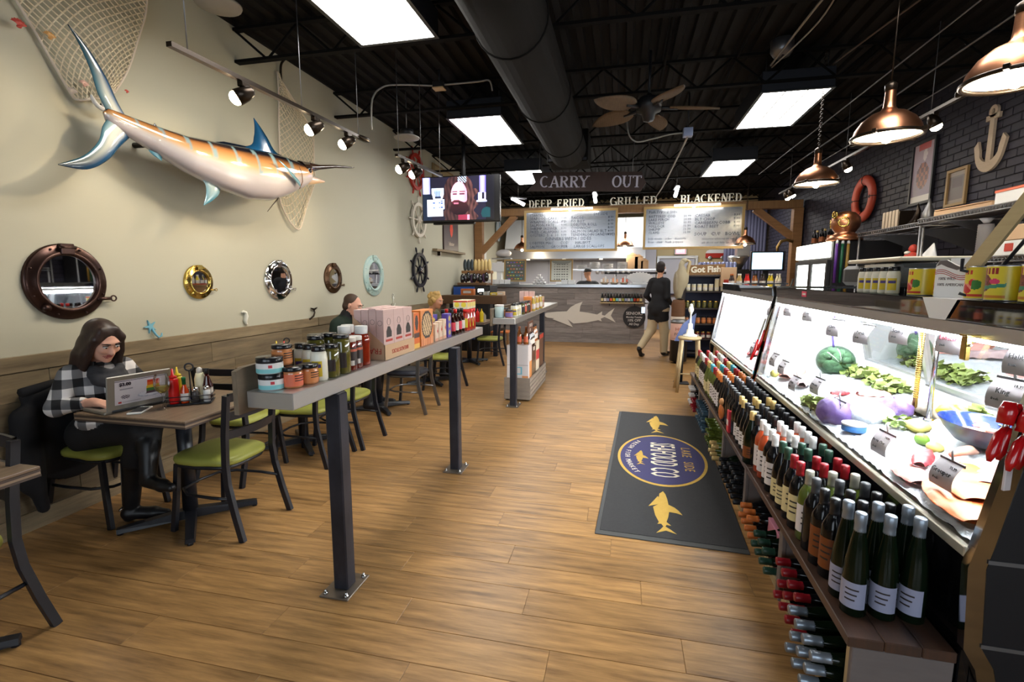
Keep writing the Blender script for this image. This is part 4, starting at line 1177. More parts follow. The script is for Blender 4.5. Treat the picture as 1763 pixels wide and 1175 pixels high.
t2 = dup(t,ca2,math.radians(35),'black wire caddy partly hidden behind the jars')
bottle('ketchup_bottle','red squeeze ketchup bottle peeping over the jars','bottle',incad(ca2,-.02,-.03),SQ,m_ketch,SQC,m_ketch,capname='nozzle')
bottle('mustard_bottle','yellow squeeze mustard bottle peeping over the jars','bottle',incad(ca2,-.08,.0),SQ,m_must,SQC,m_must,capname='nozzle')
fx = (-2.50,8.0,TT)
for i,(dx,m,w) in enumerate(((0,m_may,'cream'),(.075,m_ketch,'red'),(.15,m_must,'yellow'))):
    bottle('squeeze_bottle',w + ' squeeze bottle standing on the far table','bottle',(fx[0] + dx,fx[1],TT),[(.03,0),(.033,.01),(.033,.15),(.024,.18)],m,[(.022,.18),(.01,.19),(.004,.23)],m,group='squeeze bottles on the far table',capname='nozzle')
bottle('steak_sauce_bottle','dark sauce bottle behind the squeeze bottles of the far table','bottle',(-2.42,8.1,TT),[(.028,0),(.028,.12),(.012,.18),(.012,.21)],m_brownb,[(.014,.2),(.013,.23)],m_bcap)
t = thing('paper_napkin','pale napkin standing behind the squeeze bottles','napkin',(-2.44,8.12,TT),.3)
t.location = (-2.36,8.16,TT)
g = G(); g.grid(6,6,lambda u,v: ((u - .5) * .08,.02 * math.sin(u * 5),v * .1 + .05 * math.sin(PI * u) * v)); obj('napkin_sheet',g,m_label,t)

# ================================================================= LONG STEEL SHELF ON POSTS
m_sheet = M('stainless_shelf',(0.66,0.64,0.62),0.34,.85,n=(14,(1,1,30),.3,(.5,.49,.48)))
m_post = M('blackened_post',(0.010,0.011,0.016),0.42,0.4,n=(7,(1,1,.5),.9,(.045,.046,.062)),bump=.05)
m_plate = M('raw_plate',srgb(128,118,108),0.4,0.7)
m_board = M('shelf_board',srgb(132,116,96),0.6,n=(3,(14,1,6),.8,srgb(92,80,66)))
m_bolt = M('zinc_bolt',(.6,.6,.62),.25,1.0)
def post_at(t,x,y,zt):
    g = G(); g.cbox(x - .038,x + .038,y - .038,y + .038,.006,zt,.006); p = obj('post',g,m_post,t)
    g = G(); g.cbox(x - .076,x + .076,y - .102,y + .102,0,.009,.002); b = obj('floor_plate',g,m_plate,t)
    for sx in (-.055,.055):
        for sy in (-.08,.08):
            g = G(); g.lathe([(.012,.009),(.012,.017),(.006,.017),(.006,.028),(.004,.030)],8,mat=Matrix.Translation((x + sx,y + sy,0))); obj('anchor_bolt',g,m_bolt,b)
SX0,SX1,SZ = -1.500,-1.283,1.055
sh = thing('steel_shelf','long stainless shelf on two dark posts along the dining tables','shelf',(0,0,0))
g = G(); g.cbox(SX0,SX1,1.665,4.40,SZ - .07,SZ,.003); obj('shelf_top',g,m_sheet,sh)
g = G(); pts = [(1.62,0.965),(4.42,.965),(4.42,1.16),(3.5,1.165),(2.4,1.172),(2.05,1.185),(1.92,1.182),(1.80,1.160),(1.66,1.155),(1.62,1.145)]
g.prism(pts,.022,mat=frame_mat((SX0 - .024,0,0),(0,1,0),(0,0,1))); obj('back_board',g,m_board,sh)
post_at(sh,-1.30,1.99,SZ - .07); post_at(sh,-1.255 - .005,3.53,SZ - .07)
sh2 = thing('steel_shelf','farther stainless shelf on dark posts over the bottle crate','shelf',(0,0,0))
g = G(); g.cbox(-1.455,-1.19,5.40,9.1,SZ - .07,SZ,.003); obj('shelf_top',g,m_sheet,sh2)
g = G(); g.cbox(-1.478,-1.456,5.36,9.1,.965,1.165,.004); obj('back_board',g,m_board,sh2)
post_at(sh2,-1.235,5.52,SZ - .07); post_at(sh2,-1.235,7.60,SZ - .07)

# jars and packets on the shelf ---------------------------------------------------
m_blk = M('jar_lid_black',(.012,.012,.014),.22); m_orange = M('label_orange',srgb(206,128,70),.5); m_coral = M('label_coral',srgb(226,112,78),.5)
m_teal = M('label_teal',srgb(130,200,204),.5); m_jarw = M('jar_white',srgb(226,224,222),.4); m_olive = M('pickle_jar',srgb(112,104,44),.1,coat=.8,n=(30,(1,1,1),.9,srgb(70,70,30)))
m_salsa = M('salsa_jar',srgb(130,34,18),.1,coat=.8,n=(30,(1,1,1),.8,srgb(80,20,12))); m_redsauce = M('red_sauce',srgb(150,44,18),.1,coat=.7,n=(20,(1,1,1),.7,srgb(110,22,12)))
m_spice = M('spice_jar',srgb(190,120,74),.15,coat=.8); m_mayw = M('mayo_white',srgb(236,232,214),.3)
m_dot = M('label_red_dot',srgb(190,50,60),.5); m_darkl = M('label_dark',srgb(40,26,22),.5)
def jar(name,lab,loc,r,h,bm,lidm,lidh,lids=None,bands=(),cat='jar',group=None,n=22,neck=.92,extra=None):
    """glass jar: body, lid, and label bands (z0,z1,mat,a0,a1)"""
    t = thing(name,lab,cat,loc,0,group)
    hb = h - lidh
    g = G(); g.lathe([(r * .93,0),(r,.004),(r,hb * .9),(r * neck,hb)],n); obj('jar_body',g,bm,t)
    rl = lids or r * 1.0
    g = G(); g.lathe([(rl * .98,hb - .001),(rl,hb + .003),(rl,h - .002),(rl * .96,h)],n); obj('lid',g,lidm,t)
    for (z0,z1,m,a0,a1) in bands:
        g = G(); k = r + .0006; g.lathe([(k,z0),(k,z1)],n,cap=False,a0=a0,a1=a1); obj('label',g,m,t)
    if extra: extra(t)
    return t
def near_y(y,x): return 1.70 + (y - 1.70) * .8 if x < 0 and y < 3 else y
FA0,FA1 = -PI * .95,PI * .2     # side of a jar turned to the aisle and the camera
def lines(col,rows,a0,a1,r,name='label_print'):
    def f(t):
        g = G()
        for (z0,z1,b0,b1) in rows: g.lathe([(r + .0012,z0),(r + .0012,z1)],12,cap=False,a0=a0 + (a1 - a0) * b0,a1=a0 + (a1 - a0) * b1)
        o = obj(name,g,col,t); o['kind'] = 'stuff'
    return f
z = SZ + .0003
A = -PI / 2 + .15     # direction from a jar toward the camera, roughly
def cream(loc,lab):
    jar('cream_tub',lab,loc,.052,.068,m_jarw,m_blk,.022,.053,((.004,.022,m_teal,FA0,FA1),(.022,.045,m_jarw,FA0,FA1)),'tub',extra=lines(m_dot,[(.026,.038,.55,.63)],FA0,FA1,.052))
cream((-1.432,1.735,z),'lower white and teal tub at the near end of the shelf')
cream((-1.437,1.733,z + .0685),'upper white and teal tub stacked at the near end of the shelf')
SP = [(.03,.034,.62,.95),(.04,.044,.62,.95),(.05,.055,.62,.95)]
def spice(x,y,dz,lm,lab):
    y = near_y(y,x)
    jar('spice_jar',lab,(x,y,z + dz),.0405,.088,m_spice,m_blk,.016,.0415,((.008,.060,lm,FA0,FA1),),extra=lines(m_darkl,SP,FA0,FA1,.0405))
spice(-1.365,1.80,0,m_coral,'coral labelled spice jar at the front of the shelf')
spice(-1.447,1.85,0,m_coral,'coral labelled jar behind the front spice jar, under another jar')
spice(-1.440,1.845,.0885,m_orange,'orange labelled spice jar stacked on top of another jar')
spice(-1.345,1.90,0,m_orange,'orange labelled spice jar between the coral jar and the mayonnaise')
MB = [(.033,0),(.037,.006),(.037,.10),(.034,.125),(.029,.135)]
m_yl = M('label_yellow',srgb(216,190,48),.5); m_pur = M('label_purple',srgb(74,60,130),.5)
def mayo(x,y,lab,loc_z=None,grp='white mayonnaise bottles',r=1.0):
    y = near_y(y,x)
    t = bottle('mayonnaise_jar',lab,'jar',(x,y,z if loc_z is None else loc_z),[(a * r,b) for a,b in MB],m_mayw,[(.030 * r,.134),(.031 * r,.138),(.031 * r,.157),(.029 * r,.159)],m_blk,(.0374 * r,.022,.092),m_yl,grp,20,lwrap=(-PI * .62,-PI * .2))
    g = G(); g.lathe([(.0378 * r,.062),(.0378 * r,.078)],10,cap=False,a0=-PI * .58,a1=-PI * .24); obj('label_banner',g,m_pur,t)
    return t
mayo(-1.338,1.985,'white mayonnaise jar, front of the shelf'); mayo(-1.412,2.035,'white mayonnaise jar, second from the front of the shelf'); mayo(-1.468,2.06,'white mayonnaise jar, hindmost of the shelf trio')
def pickle(x,y,lab,h=.19,r=.042):
    y = near_y(y,x)
    t = jar('pickle_jar',lab,(x,y,z),r,h,m_olive,m_blk,.018,r * .92,((.03,h * .55,m_darkl,FA0 + .5,FA1 - 1.1),),'jar','pickle jars',neck=.86)
    g = G(); g.lathe([(r + .0012,h * .38),(r + .0012,h * .46)],8,cap=False,a0=-2.0,a1=-1.6); obj('price_sticker',g,m_jarw,t)
pickle(-1.335,2.095,'short olive green pickle jar at the front edge',.155,.040); pickle(-1.425,2.12,'pickle jar behind the short front pickle jar'); pickle(-1.335,2.21,'tall pickle jar at the front edge, farther along')
pickle(-1.462,2.19,'pickle jar at the back board, first of two'); pickle(-1.43,2.265,'pickle jar in the middle before the salsa'); 
def salsa(x,y,lab): y = near_y(y,x);jar('salsa_jar',lab,(x,y,z),.036,.165,m_salsa,m_label,.02,.034,((.025,.115,m_darkl,FA0,FA1),(.025,.05,m_label,FA0 + .8,FA1 - 1),(.095,.108,m_coral,FA0 + .5,FA1)),'jar','salsa jars',neck=.9)
salsa(-1.34,2.31,'dark labelled salsa jar with cream lid at the front edge'); salsa(-1.40,2.345,'dark labelled salsa jar with cream lid, second row'); salsa(-1.345,2.39,'dark labelled salsa jar with cream lid next to the red sauce')
def redb(x,y,lab):
    y = near_y(y,x)
    bottle('red_sauce_bottle',lab,'bottle',(x,y,z),[(.040,0),(.043,.008),(.043,.115),(.046,.13),(.043,.15),(.036,.165),(.03,.17)],m_redsauce,[(.033,.168),(.034,.172),(.034,.208),(.032,.21)],m_white,(.0434,.03,.112),m_label,'red sauce bottles',20,lwrap=(-PI * .75,-PI * .5))
redb(-1.355,2.49,'red sauce bottle with white cap, front of its group'); redb(-1.43,2.44,'red sauce bottle with white cap, nearest the salsa'); redb(-1.455,2.53,'red sauce bottle with white cap, at the back board')

# carton of narrow pink boxes, upside down print on the cut carton
m_card = M('carton_card',srgb(206,172,138),.75); m_pink = M('pink_box',srgb(216,186,180),.6,n=(3,(1,1,12),.35,srgb(200,160,152))); m_redpr = M('red_print',srgb(180,58,44),.6); m_ink = M('box_ink',srgb(44,36,34),.6)
bx0,bx1,by0,by1,bh = SX0 + .008,SX1 - .012,2.475,2.87,.285
t = thing('display_carton','cut away cardboard carton holding narrow pink boxes on the shelf','carton',(0,0,z))
mmx = frame_mat((0,by0,0),(1,0,0),(0,0,1))
g = G(); g.prism([(bx0,0),(bx1,0),(bx1,.085),(bx0,.245)],.003,mat=Matrix.Translation((0,.003,0)) @ mmx); obj('carton_end',g,m_card,t)
g = G(); g.box(bx1 - .003,bx1,by0,by1,0,.085); obj('carton_front',g,m_card,t)
g = G(); g.box(bx0,bx0 + .003,by0,by1,0,.245); obj('carton_back',g,m_card,t)
g = G(); g.box(bx0,bx1,by1,by1 + .003,0,.245); obj('carton_far_end',g,m_card,t)
text('FRAGILE',.046,m_redpr,t,frame_mat((bx1 - .018,by0 - .0008,.052),(-1,0,0),(0,0,-1)),'carton_print',align='LEFT')
text('BREADSTICKS',.034,m_redpr,t,frame_mat((bx1 + .0008,(by0 + by1) / 2,.04),(0,-1,0),(0,0,-1)),'carton_print',sx=1.05)
nx_,ny_ = 4,3
for i in range(nx_):
    for j in range(ny_):
        x0 = bx0 + .006 + (bx1 - bx0 - .012) * i / nx_; x1 = bx0 + .006 + (bx1 - bx0 - .012) * (i + 1) / nx_
        y0 = by0 + .006 + (by1 - by0 - .012) * j / ny_; y1 = by0 + .006 + (by1 - by0 - .012) * (j + 1) / ny_
        zz = bh + RND.uniform(-.004,.004)
        nm = ['back','second','third','front'][i]
        b = thing('pink_box','narrow pink box in the carton, %s row, %s from the near end' % (nm,ORD[j]),'box',(0,0,z + .001),0,'narrow pink boxes in the carton')
        g = G(); g.cbox(x0 + .001,x1 - .001,y0 + .001,y1 - .001,0,zz,.0015); obj('box_body',g,m_pink,b)
        if j == 0:
            g = G(); g.tube([((x0 + x1) / 2 + .014 * math.cos(a),y0 + .0005,zz - .075 + .014 * math.sin(a)) for a in np.linspace(0,2 * PI,13)[:-1]],.0008,4,True); obj('ring_print',g,m_ink,b)
        if i == nx_ - 1:
            g = G(); ym = (y0 + y1) / 2
            g.prism([(-.03,0),(.03,0),(.032,.03),(.012,.06),(-.012,.062),(-.03,.035)],.0012,mat=frame_mat((x1 - .0008,ym,.125),(0,1,0),(0,0,1))); obj('oval_print',g,m_ink,b)
            g = G(); g.box(x1 - .001,x1 + .0006,ym - .04,ym + .04,.10,.113); obj('word_print',g,m_redpr,b)
            g = G(); g.tube([(x1,ym + .02 * math.cos(a),zz - .07 + .02 * math.sin(a)) for a in np.linspace(0,2 * PI,13)[:-1]],.0008,4,True); obj('ring_print',g,m_ink,b)
# cracker boxes
def pbox(name,lab,x0,x1,y0,y1,h,base_m,fn=None,cat='box',nx=20,ny=30,rz=0,zz=None,fnl=None,group=None):
    cx,cy = (x0 + x1) / 2,(y0 + y1) / 2
    t = thing(name,lab,cat,(cx,cy,z if zz is None else zz),rz,group)
    g = G(); g.cbox(-(x1 - x0) / 2,(x1 - x0) / 2,-(y1 - y0) / 2,(y1 - y0) / 2,0,h,.002); obj('box_body',g,base_m,t)
    if fn: picture('front_print',y1 - y0 - .004,h - .004,nx,ny,fn,VC('print_satin',.4),t,frame_mat(((x1 - x0) / 2 + .0006,0,h / 2),(0,1,0),(0,0,1)))
    if fnl: picture('end_print',x1 - x0 - .004,h - .004,14,ny,fnl,VC('print_satin',.4),t,frame_mat((0,-(y1 - y0) / 2 - .0006,h / 2),(1,0,0),(0,0,1)))
    return t
m_obox = M('orange_box',srgb(226,138,66),.5); m_pbox = M('purple_box',srgb(88,70,160),.5); m_cbox_ = M('cream_box',srgb(224,196,170),.5)
def crk(u,v):
    c = srgb(232,150,84)
    if ((u - .5) / .44) ** 2 + ((v - .58) / .40) ** 2 < 1: c = srgb(52,38,34)
    if ((u - .5) / .36) ** 2 + ((v - .58) / .33) ** 2 < 1: c = srgb(226,196,150) if abs(((u * 3 + v * 2) % .5) - .25) > .1 else srgb(120,90,66)
    if v < .2: c = srgb(240,170,120) if (u * 7) % 1 > .4 else srgb(206,110,60)
    return c
def crk2(u,v):
    c = srgb(226,112,40)
    if ((u - .5) / .28) ** 2 + ((v - .72) / .22) ** 2 < 1: c = srgb(54,36,28)
    if v < .12 or .3 < v < .42: c = srgb(60,30,24) if v > .2 else srgb(240,190,90)
    return c
pbox('cracker_box','orange and dark cracker box right after the pink carton',SX1 - .11,SX1 - .03,2.91,3.00,.235,m_obox,crk2,fnl=crk2)
pbox('cracker_box','small patterned cracker box behind the orange one',SX0 + .02,SX1 - .13,2.90,3.00,.22,M('red_brown_box',srgb(180,96,60),.5),crk)
pbox('cracker_box','wide orange cracker box with a dark oval emblem',SX1 - .10,SX1 - .03,3.02,3.24,.245,m_obox,crk,nx=30)
def mini(u,v):
    c = srgb(232,206,184)
    if v < .18: c = srgb(222,160,130)
    if ((u * 3) % 1 - .5) ** 2 + (v - .6) ** 2 * 2 < .09: c = srgb(196,120,90) if u > .5 else srgb(238,224,206)
    if .55 < u < .85 and .5 < v < .62: c = srgb(200,56,56)
    return c
for i in range(3):
    y0 = 3.285 + .08 * i
    t = pbox('snack_packet','small cream snack packet at the shelf edge, %s of three' % ORD[i],SX1 - .075,SX1 - .035,y0,y0 + .075,.13 + .01 * i,m_cbox_,mini,rz=.05,group='cream snack packets')
def purp(u,v):
    c = srgb(92,74,166)
    if ((u - .5) / .3) ** 2 + ((v - .8) / .12) ** 2 < 1 or ((u - .5) / .3) ** 2 + ((v - .5) / .12) ** 2 < 1 or ((u - .5) / .3) ** 2 + ((v - .2) / .12) ** 2 < 1: c = srgb(208,190,100)
    return c
pbox('purple_box','purple snack box with yellow circles behind the small packets',SX0 + .07,SX1 - .10,3.28,3.50,.185,m_pbox,purp)
pbox('purple_box','narrow purple box with yellow circles before the dark bottles',SX1 - .085,SX1 - .035,3.55,3.63,.185,m_pbox,purp)
m_sauce = M('dark_sauce_glass',srgb(40,14,10),.08,coat=.8); m_rlab = M('label_red',srgb(206,50,66),.5)
k = 0
for i in range(4):
    for j in range(2):
        x,y = SX1 - .055 - .075 * j,3.70 + .08 * i
        k += 1
        nm = 'dark sauce bottle with %s label, %s along the shelf, %s row' % ('red' if i % 2 == 0 else 'cream',ORD[i],'front' if j == 0 else 'back')
        bottle('sauce_bottle',nm,'bottle',(x,y,z),[(.028,0),(.03,.006),(.03,.115),(.014,.15),(.013,.18)],m_sauce,[(.015,.175),(.016,.205),(.014,.207)],m_bcap if i != 1 else m_rcap,(.0304,.035,.105),m_rlab if i % 2 == 0 else m_label,'dark sauce bottles on the shelf',14)
m_honey = M('red_squeeze',srgb(176,46,24),.12,coat=.7)
for i in range(3):
    for j in range(2):
        x,y = SX1 - .055 - .085 * j,4.06 + .085 * i
        bottle('red_squeeze_bottle','red sauce bottle with red cap and yellow label, %s along, %s row' % (ORD[i],'front' if j == 0 else 'back'),'bottle',(x,y,z),[(.032,0),(.036,.006),(.036,.12),(.030,.15),(.03,.165)],m_honey,[(.033,.162),(.035,.166),(.035,.185),(.03,.19)],m_rcap,(.0364,.03,.11),m_yl,'red capped sauce bottles',14,lwrap=(-PI * .8,-PI * .25))
def ylw(u,v): return srgb(236,214,70) if ((u * 2) % 1 - .5) ** 2 + (v - .5) ** 2 < .12 else srgb(232,222,196) if v < .8 else srgb(208,70,50)
for i in range(3):
    pbox('yellow_box','small yellow tea box on top of the red capped bottles, %s of three' % ORD[i],SX1 - .16,SX1 - .03,4.03 + .082 * i,4.105 + .082 * i,.075,M('tea_cream',srgb(228,214,180),.5),ylw,nx=14,ny=10,zz=z + .1905,group='yellow tea boxes',fnl=ylw)

# things on the farther shelf
def row2(cls,xs,y,**k): pass
for i in range(3):
    mayo(-1.25,5.62 + .11 * i,'white mayonnaise jar on the farther shelf, %s from its near end' % ORD[i],z,'mayonnaise jars on the farther shelf',1.15)
m_tealj = M('pale_teal_cup',srgb(196,220,220),.5); m_lav = M('label_lavender',srgb(132,110,168),.5)
jar('pale_tub','pale teal tub at the near end of the farther shelf',(-1.40,5.50,z),.055,.15,m_tealj,m_jarw,.02,.056,())
jar('lavender_jar','short jar with lavender label on the farther shelf',(-1.285,5.50,z),.045,.09,m_spice,m_blk,.016,.046,((.01,.06,m_lav,FA0,FA1),))
jar('spice_jar','orange labelled jar deep on the farther shelf',(-1.38,5.70,z),.044,.10,m_spice,m_blk,.016,.045,((.01,.06,m_orange,FA0,FA1),))
for i in range(4):
    jar('pickle_jar','olive jar on the farther shelf, %s after the mayonnaise' % ORD[i],(-1.245 - .0 * i,6.02 + .13 * i,z),.045,.16,m_olive if i % 2 == 0 else m_salsa,m_blk,.02,.044,((.03,.10,m_coral if i == 1 else m_darkl,FA0,FA1),),group='olive jars on the farther shelf')
for i in range(3):
    pbox('pink_box','tall pink box standing on the farther shelf, %s of three' % ORD[i],-1.425 + .07 * i,-1.36 + .07 * i,6.75,6.84,.27,m_pink,group='pink boxes on the farther shelf')
for i,(w,mtl) in enumerate((('orange',m_obox),('yellow',M('yellow_pack',srgb(224,190,90),.5)),('cream',m_cbox_),('gold',M('gold_pack',srgb(206,166,70),.5)))):
    pbox('snack_box','%s snack box toward the far end of the farther shelf' % w,-1.34,-1.23,6.62 + .30 * i,6.86 + .30 * i,.20 - .012 * i,mtl,crk if i % 2 == 0 else mini)
for i in range(3):
    bottle('tonic_bottle','pale yellow bottle by the snack boxes, %s of three' % ORD[i],'bottle',(-1.215,6.68 + .3 * i,z),[(.03,0),(.033,.01),(.033,.12),(.016,.16),(.015,.18)],M('pale_yellow_glass',srgb(206,180,90),.1,coat=.7),[(.016,.175),(.016,.20)],m_white,(.0334,.03,.1),m_label,'pale yellow bottles',14)

# crate with boxed bottles under the farther shelf
m_crate = M('crate_slat',srgb(150,138,126),.6,n=(4,(1,8,6),.7,srgb(108,98,90)),rnd=.2)
t = thing('slatted_crate','grey slatted wooden crate standing under the farther shelf','crate',(-1.24,6.36,0))
cw,cl,ch = .165,.62,.29
g = G(); g.cbox(-cw,cw,-cl,-cl + .02,.02,ch,.003); obj('crate_end',g,m_crate,t)
g = G(); g.cbox(-cw,cw,cl - .02,cl,.02,ch,.003); obj('crate_end',g,m_crate,t)
for i in range(5):
    z0 = .02 + i * .055
    for s in (-1,1):
        g = G(); x0 = s * cw; g.cbox(min(x0,x0 - s * .018),max(x0,x0 - s * .018),-cl + .02,cl - .02,z0,z0 + .042,.002); obj('crate_slat',g,m_crate,t)
g = G(); g.cbox(-cw + .02,cw - .02,-cl + .021,cl - .021,.255,.27,.002); obj('crate_floor',g,m_crate,t)
for sx in (-1,1):
    for sy in (-1,1):
        g = G(); g.cyl((sx * .13,sy * .55,0),(sx * .13,sy * .55,.02),.02,n=10); obj('crate_foot',g,m_frame,t)
m_wbox = M('white_box',srgb(214,208,210),.6); m_skyb = M('sky_print',srgb(110,186,214),.5); m_brn = M('brown_box',srgb(96,60,44),.6)
def wineb(u,v):
    if v < .10: return srgb(220,150,100) if u > .7 else srgb(214,208,210)
    if .40 < v < .44: return srgb(190,186,190)
    if .12 < v < .36 and .12 < u < .72: return srgb(120,190,214) if not (.18 < u < .66 and .16 < v < .32) else srgb(214,212,214)
    return srgb(216,212,214)
z0 = .271
t = pbox('bottle_box','white box with pale blue print at the near end of the crate',-1.375,-1.105,5.77,6.0,.42,m_wbox,lambda u,v: srgb(222,150,90) if v < .5 and u > .3 else srgb(216,208,206),zz=z0,fnl=wineb)
def small_bottle(x,y,zz,lab,grp,col=m_sauce,capm=m_bcap,lm=m_label): bottle('small_bottle',lab,'bottle',(x,y,zz),[(.03,0),(.032,.01),(.032,.12),(.015,.165),(.014,.20)],col,[(.016,.195),(.016,.22),(.012,.222)],capm,(.0325,.03,.1),lm,grp,14)
m_amber = M('amber_bottle',srgb(150,84,30),.1,coat=.7)
for i in range(3): small_bottle(-1.33 + .085 * i,5.9,z0 + .421,'amber bottle on the white box under the farther shelf, %s of three' % ORD[i],'amber bottles on the white box',m_amber,m_copper,m_coral)
def darkb(u,v):
    if v > .86: return srgb(46,34,30) if not (.3 < u < .7) else srgb(220,210,196)
    if v > .5: return srgb(96,60,46) if (u * 4) % 1 > .3 else srgb(60,36,30)
    return srgb(140,114,86) if .4 < u < .8 and .2 < v < .4 else srgb(108,92,74)
def redb_(u,v): return srgb(206,60,66) if v > .35 and v < .7 else srgb(226,214,190)
pbox('bottle_box','brown carton of bottles in the crate',-1.375,-1.105,6.02,6.30,.36,m_brn,darkb,zz=z0)
pbox('bottle_box','red and cream carton in the crate',-1.375,-1.105,6.32,6.56,.40,m_cbox_,redb_,zz=z0)
pbox('bottle_box','dark brown tall carton at the far end of the crate',-1.375,-1.105,6.58,6.92,.46,M('dark_box',srgb(70,50,42),.6),lambda u,v: srgb(190,60,44) if v > .86 else srgb(96,66,52),zz=z0)
for i in range(4): small_bottle(-1.15,6.06 + .075 * i,z0 + .361,'dark bottle standing on the brown carton, %s of four' % ORD[i],'dark bottles on the brown carton')
for i in range(3): small_bottle(-1.15,6.36 + .08 * i,z0 + .401,'dark bottle standing on the red carton, %s of three' % ORD[i],'dark bottles on the red carton',m_amber)
t = thing('bottle_sign','dark cardboard sign above the boxed bottles, lettered in white','sign',(-1.12,5.98,.835))
g = G(); g.cbox(-.004,.004,-.17,.17,0,.145,.002); obj('sign_board',g,m_brn,t)
text('UNDER',.062,m_label,t,frame_mat((.005,0,.09),(0,1,0),(0,0,1))); text('$20',.05,m_label,t,frame_mat((.005,-.04,.035),(0,1,0),(0,0,1)))
g = G(); g.cyl((0,-.14,-.14),(0,-.14,.0),.004,n=6); obj('sign_stick',g,m_frame,t)

# ================================================================= FLOOR MAT
m_mat = M('mat_pile',(0.022,0.022,0.024),.95,n=(60,(1,1,1),.5,(.04,.04,.04))); m_rub = M('mat_rubber',(.05,.052,.052),.7)
m_gold = M('mat_gold',srgb(196,160,74),.9,n=(50,(1,1,1),.4,srgb(160,128,56))); m_navym = M('mat_navy',srgb(54,52,92),.9); m_crm = M('mat_cream',srgb(226,216,190),.9)
SHARK = [(665,690),(720,672),(820,660),(920,655),(960,610),(1010,580),(1078,555),(1056,600),(1050,655),(1140,665),(1225,682),(1275,650),(1272,684),(1300,692),(1340,655),(1395,615),(1360,690),(1410,760),(1350,728),(1300,706),(1262,722),(1272,750),(1238,738),(1130,764),(990,778),(930,735),(985,815),(880,775),(775,737),(795,728),(720,722)]
def shark_poly(h,flip=1):
    q = [((x - 1037) / 745 * h,(685 - y) / 745 * h) for x,y in SHARK]
    q.reverse(); return q
mat_ = thing('floor_mat','black floor mat with gold sharks and an oval seafood shop emblem','mat',(.364,4.128,0),math.radians(-2.54))
g = G(); g.cbox(-.425,.425,-1.38,1.38,0,.006,.002); obj('mat_border',g,m_rub,mat_)
g = G(); g.cbox(-.40,.422,-1.335,1.375,.006,.0085,.001); obj('mat_pile',g,m_mat,mat_)
MZ = .0088
def flat(a=0,x=0,y=0,z=MZ): return Matrix.Translation((x,y,z)) @ Matrix.Rotation(a,4,'Z')
def earclip_obj(name,poly,d,m,parent,mat):
    bm = bmesh.new(); vs = [bm.verts.new((p[0],p[1],0)) for p in poly]; f = bm.faces.new(vs)
    r = bmesh.ops.extrude_face_region(bm,geom=[f]); bmesh.ops.translate(bm,vec=(0,0,d),verts=[v for v in r['geom'] if isinstance(v,bmesh.types.BMVert)])
    bmesh.ops.recalc_face_normals(bm,faces=bm.faces); bmesh.ops.triangulate(bm,faces=[q for q in bm.faces if len(q.verts) > 4])
    bm.transform(mat); me = bpy.data.meshes.new(name); bm.to_mesh(me); bm.free(); me.materials.append(m); return obj(name,me,None,parent)
# sharks: nose up the mat, fin to the aisle's far side
for (x,y,s) in ((-.02,.97,.62),(-.01,-.985,.60)): earclip_obj('shark_print',shark_poly(s),.001,m_gold,mat_,flat(-PI / 2,x,y))
g = G(); g.lathe([(.36,0),(.36,.0012)],64,mat=flat(0,-.005,-.005) @ Matrix.Diagonal((1,1.65,1,1)),smooth=False); obj('oval_rim',g,m_gold,mat_)
g = G(); g.lathe([(.338,0),(.338,.002)],64,mat=flat(0,-.005,-.005) @ Matrix.Diagonal((1,1.665,1,1)),smooth=False); obj('oval_field',g,m_navym,mat_)
earclip_obj('shark_print',shark_poly(.34),.001,m_gold,mat_,flat(-PI / 2,-.17,-.045,MZ + .002))
text('SEAFOOD CO',.24,m_crm,mat_,flat(-PI / 2,.0,-.03,MZ + .0025) @ Matrix.Diagonal((.52,1.28,1,1)),'mat_lettering',spacing=1.02)
for (w,y) in (('LAKE',.17),('SIDE',-.16)): text(w,.12,m_gold,mat_,flat(-PI / 2,.20,y,MZ + .0025) @ Matrix.Diagonal((.72,.9,1,1)),'mat_lettering',spacing=1.25)
for i,ch in enumerate('FRESH FISH MARKET'):
    a = (i - 8) * .10
    if ch != ' ': text(ch,.06,m_crm,mat_,flat(-PI / 2 + a * .85,-.285 + .13 * (a * a),-a * .46,MZ + .0025),'mat_lettering')

# ================================================================= RIGHT HAND COUNTER: bench of wine and seafood cases (turned by about a degree)
BR = -0.02
def B(v,u,z=0): return (v + .02 * u,1.6 + u,z)
m_bench = M('bench_top',srgb(52,44,40),.42,n=(3,(9,1.5,1),.8,srgb(96,62,42),8),bump=.06); m_bpan = M('bench_panel',srgb(118,108,104),.6,n=(3,(1,1,4),.7,srgb(92,84,82)))
m_edge = M('bench_edge_wear',srgb(120,84,60),.5); m_pale = M('pale_wood',srgb(186,164,124),.6,n=(4,(1,10,1),.6,srgb(150,128,92)))
UL = 4.45
bn = thing('wine_bench','low dark plank bench along the seafood case, loaded with wine','bench',B(0,0),BR)
for (v0,v1,m) in ((.722,.822,m_bench),(.8235,.922,m_bench),(.9235,1.012,m_bench)):
    for (u0,u1) in ((.005,1.42),(1.425,2.30),(2.305,UL)):
        g = G(); g.cbox(v0,v1,u0,u1,.365,.40,.003); obj('top_plank',g,m,bn)
g = G(); g.cbox(.738,1.01,.01,.03,0,.364,.003); obj('end_panel',g,m_bpan,bn)
for u in (.76,1.52,2.30,3.02,3.74,UL - .02):
    g = G(); g.cbox(.742,.762,u,u + .05,0,.364,.003); g.box(.762,1.0,u,u + .02,.0,.36); obj('divider',g,m_bpan,bn)
g = G(); g.cbox(.742,.762,.03,.06,0,.364,.003); obj('corner_post',g,m_pale,bn)
g = G(); g.cbox(.755,.775,.05,UL,.0,.045,.003); obj('floor_strip',g,m_pale,bn)
g = G(); g.box(.995,1.01,.03,UL,0,.36); obj('back_panel',g,m_black,bn)
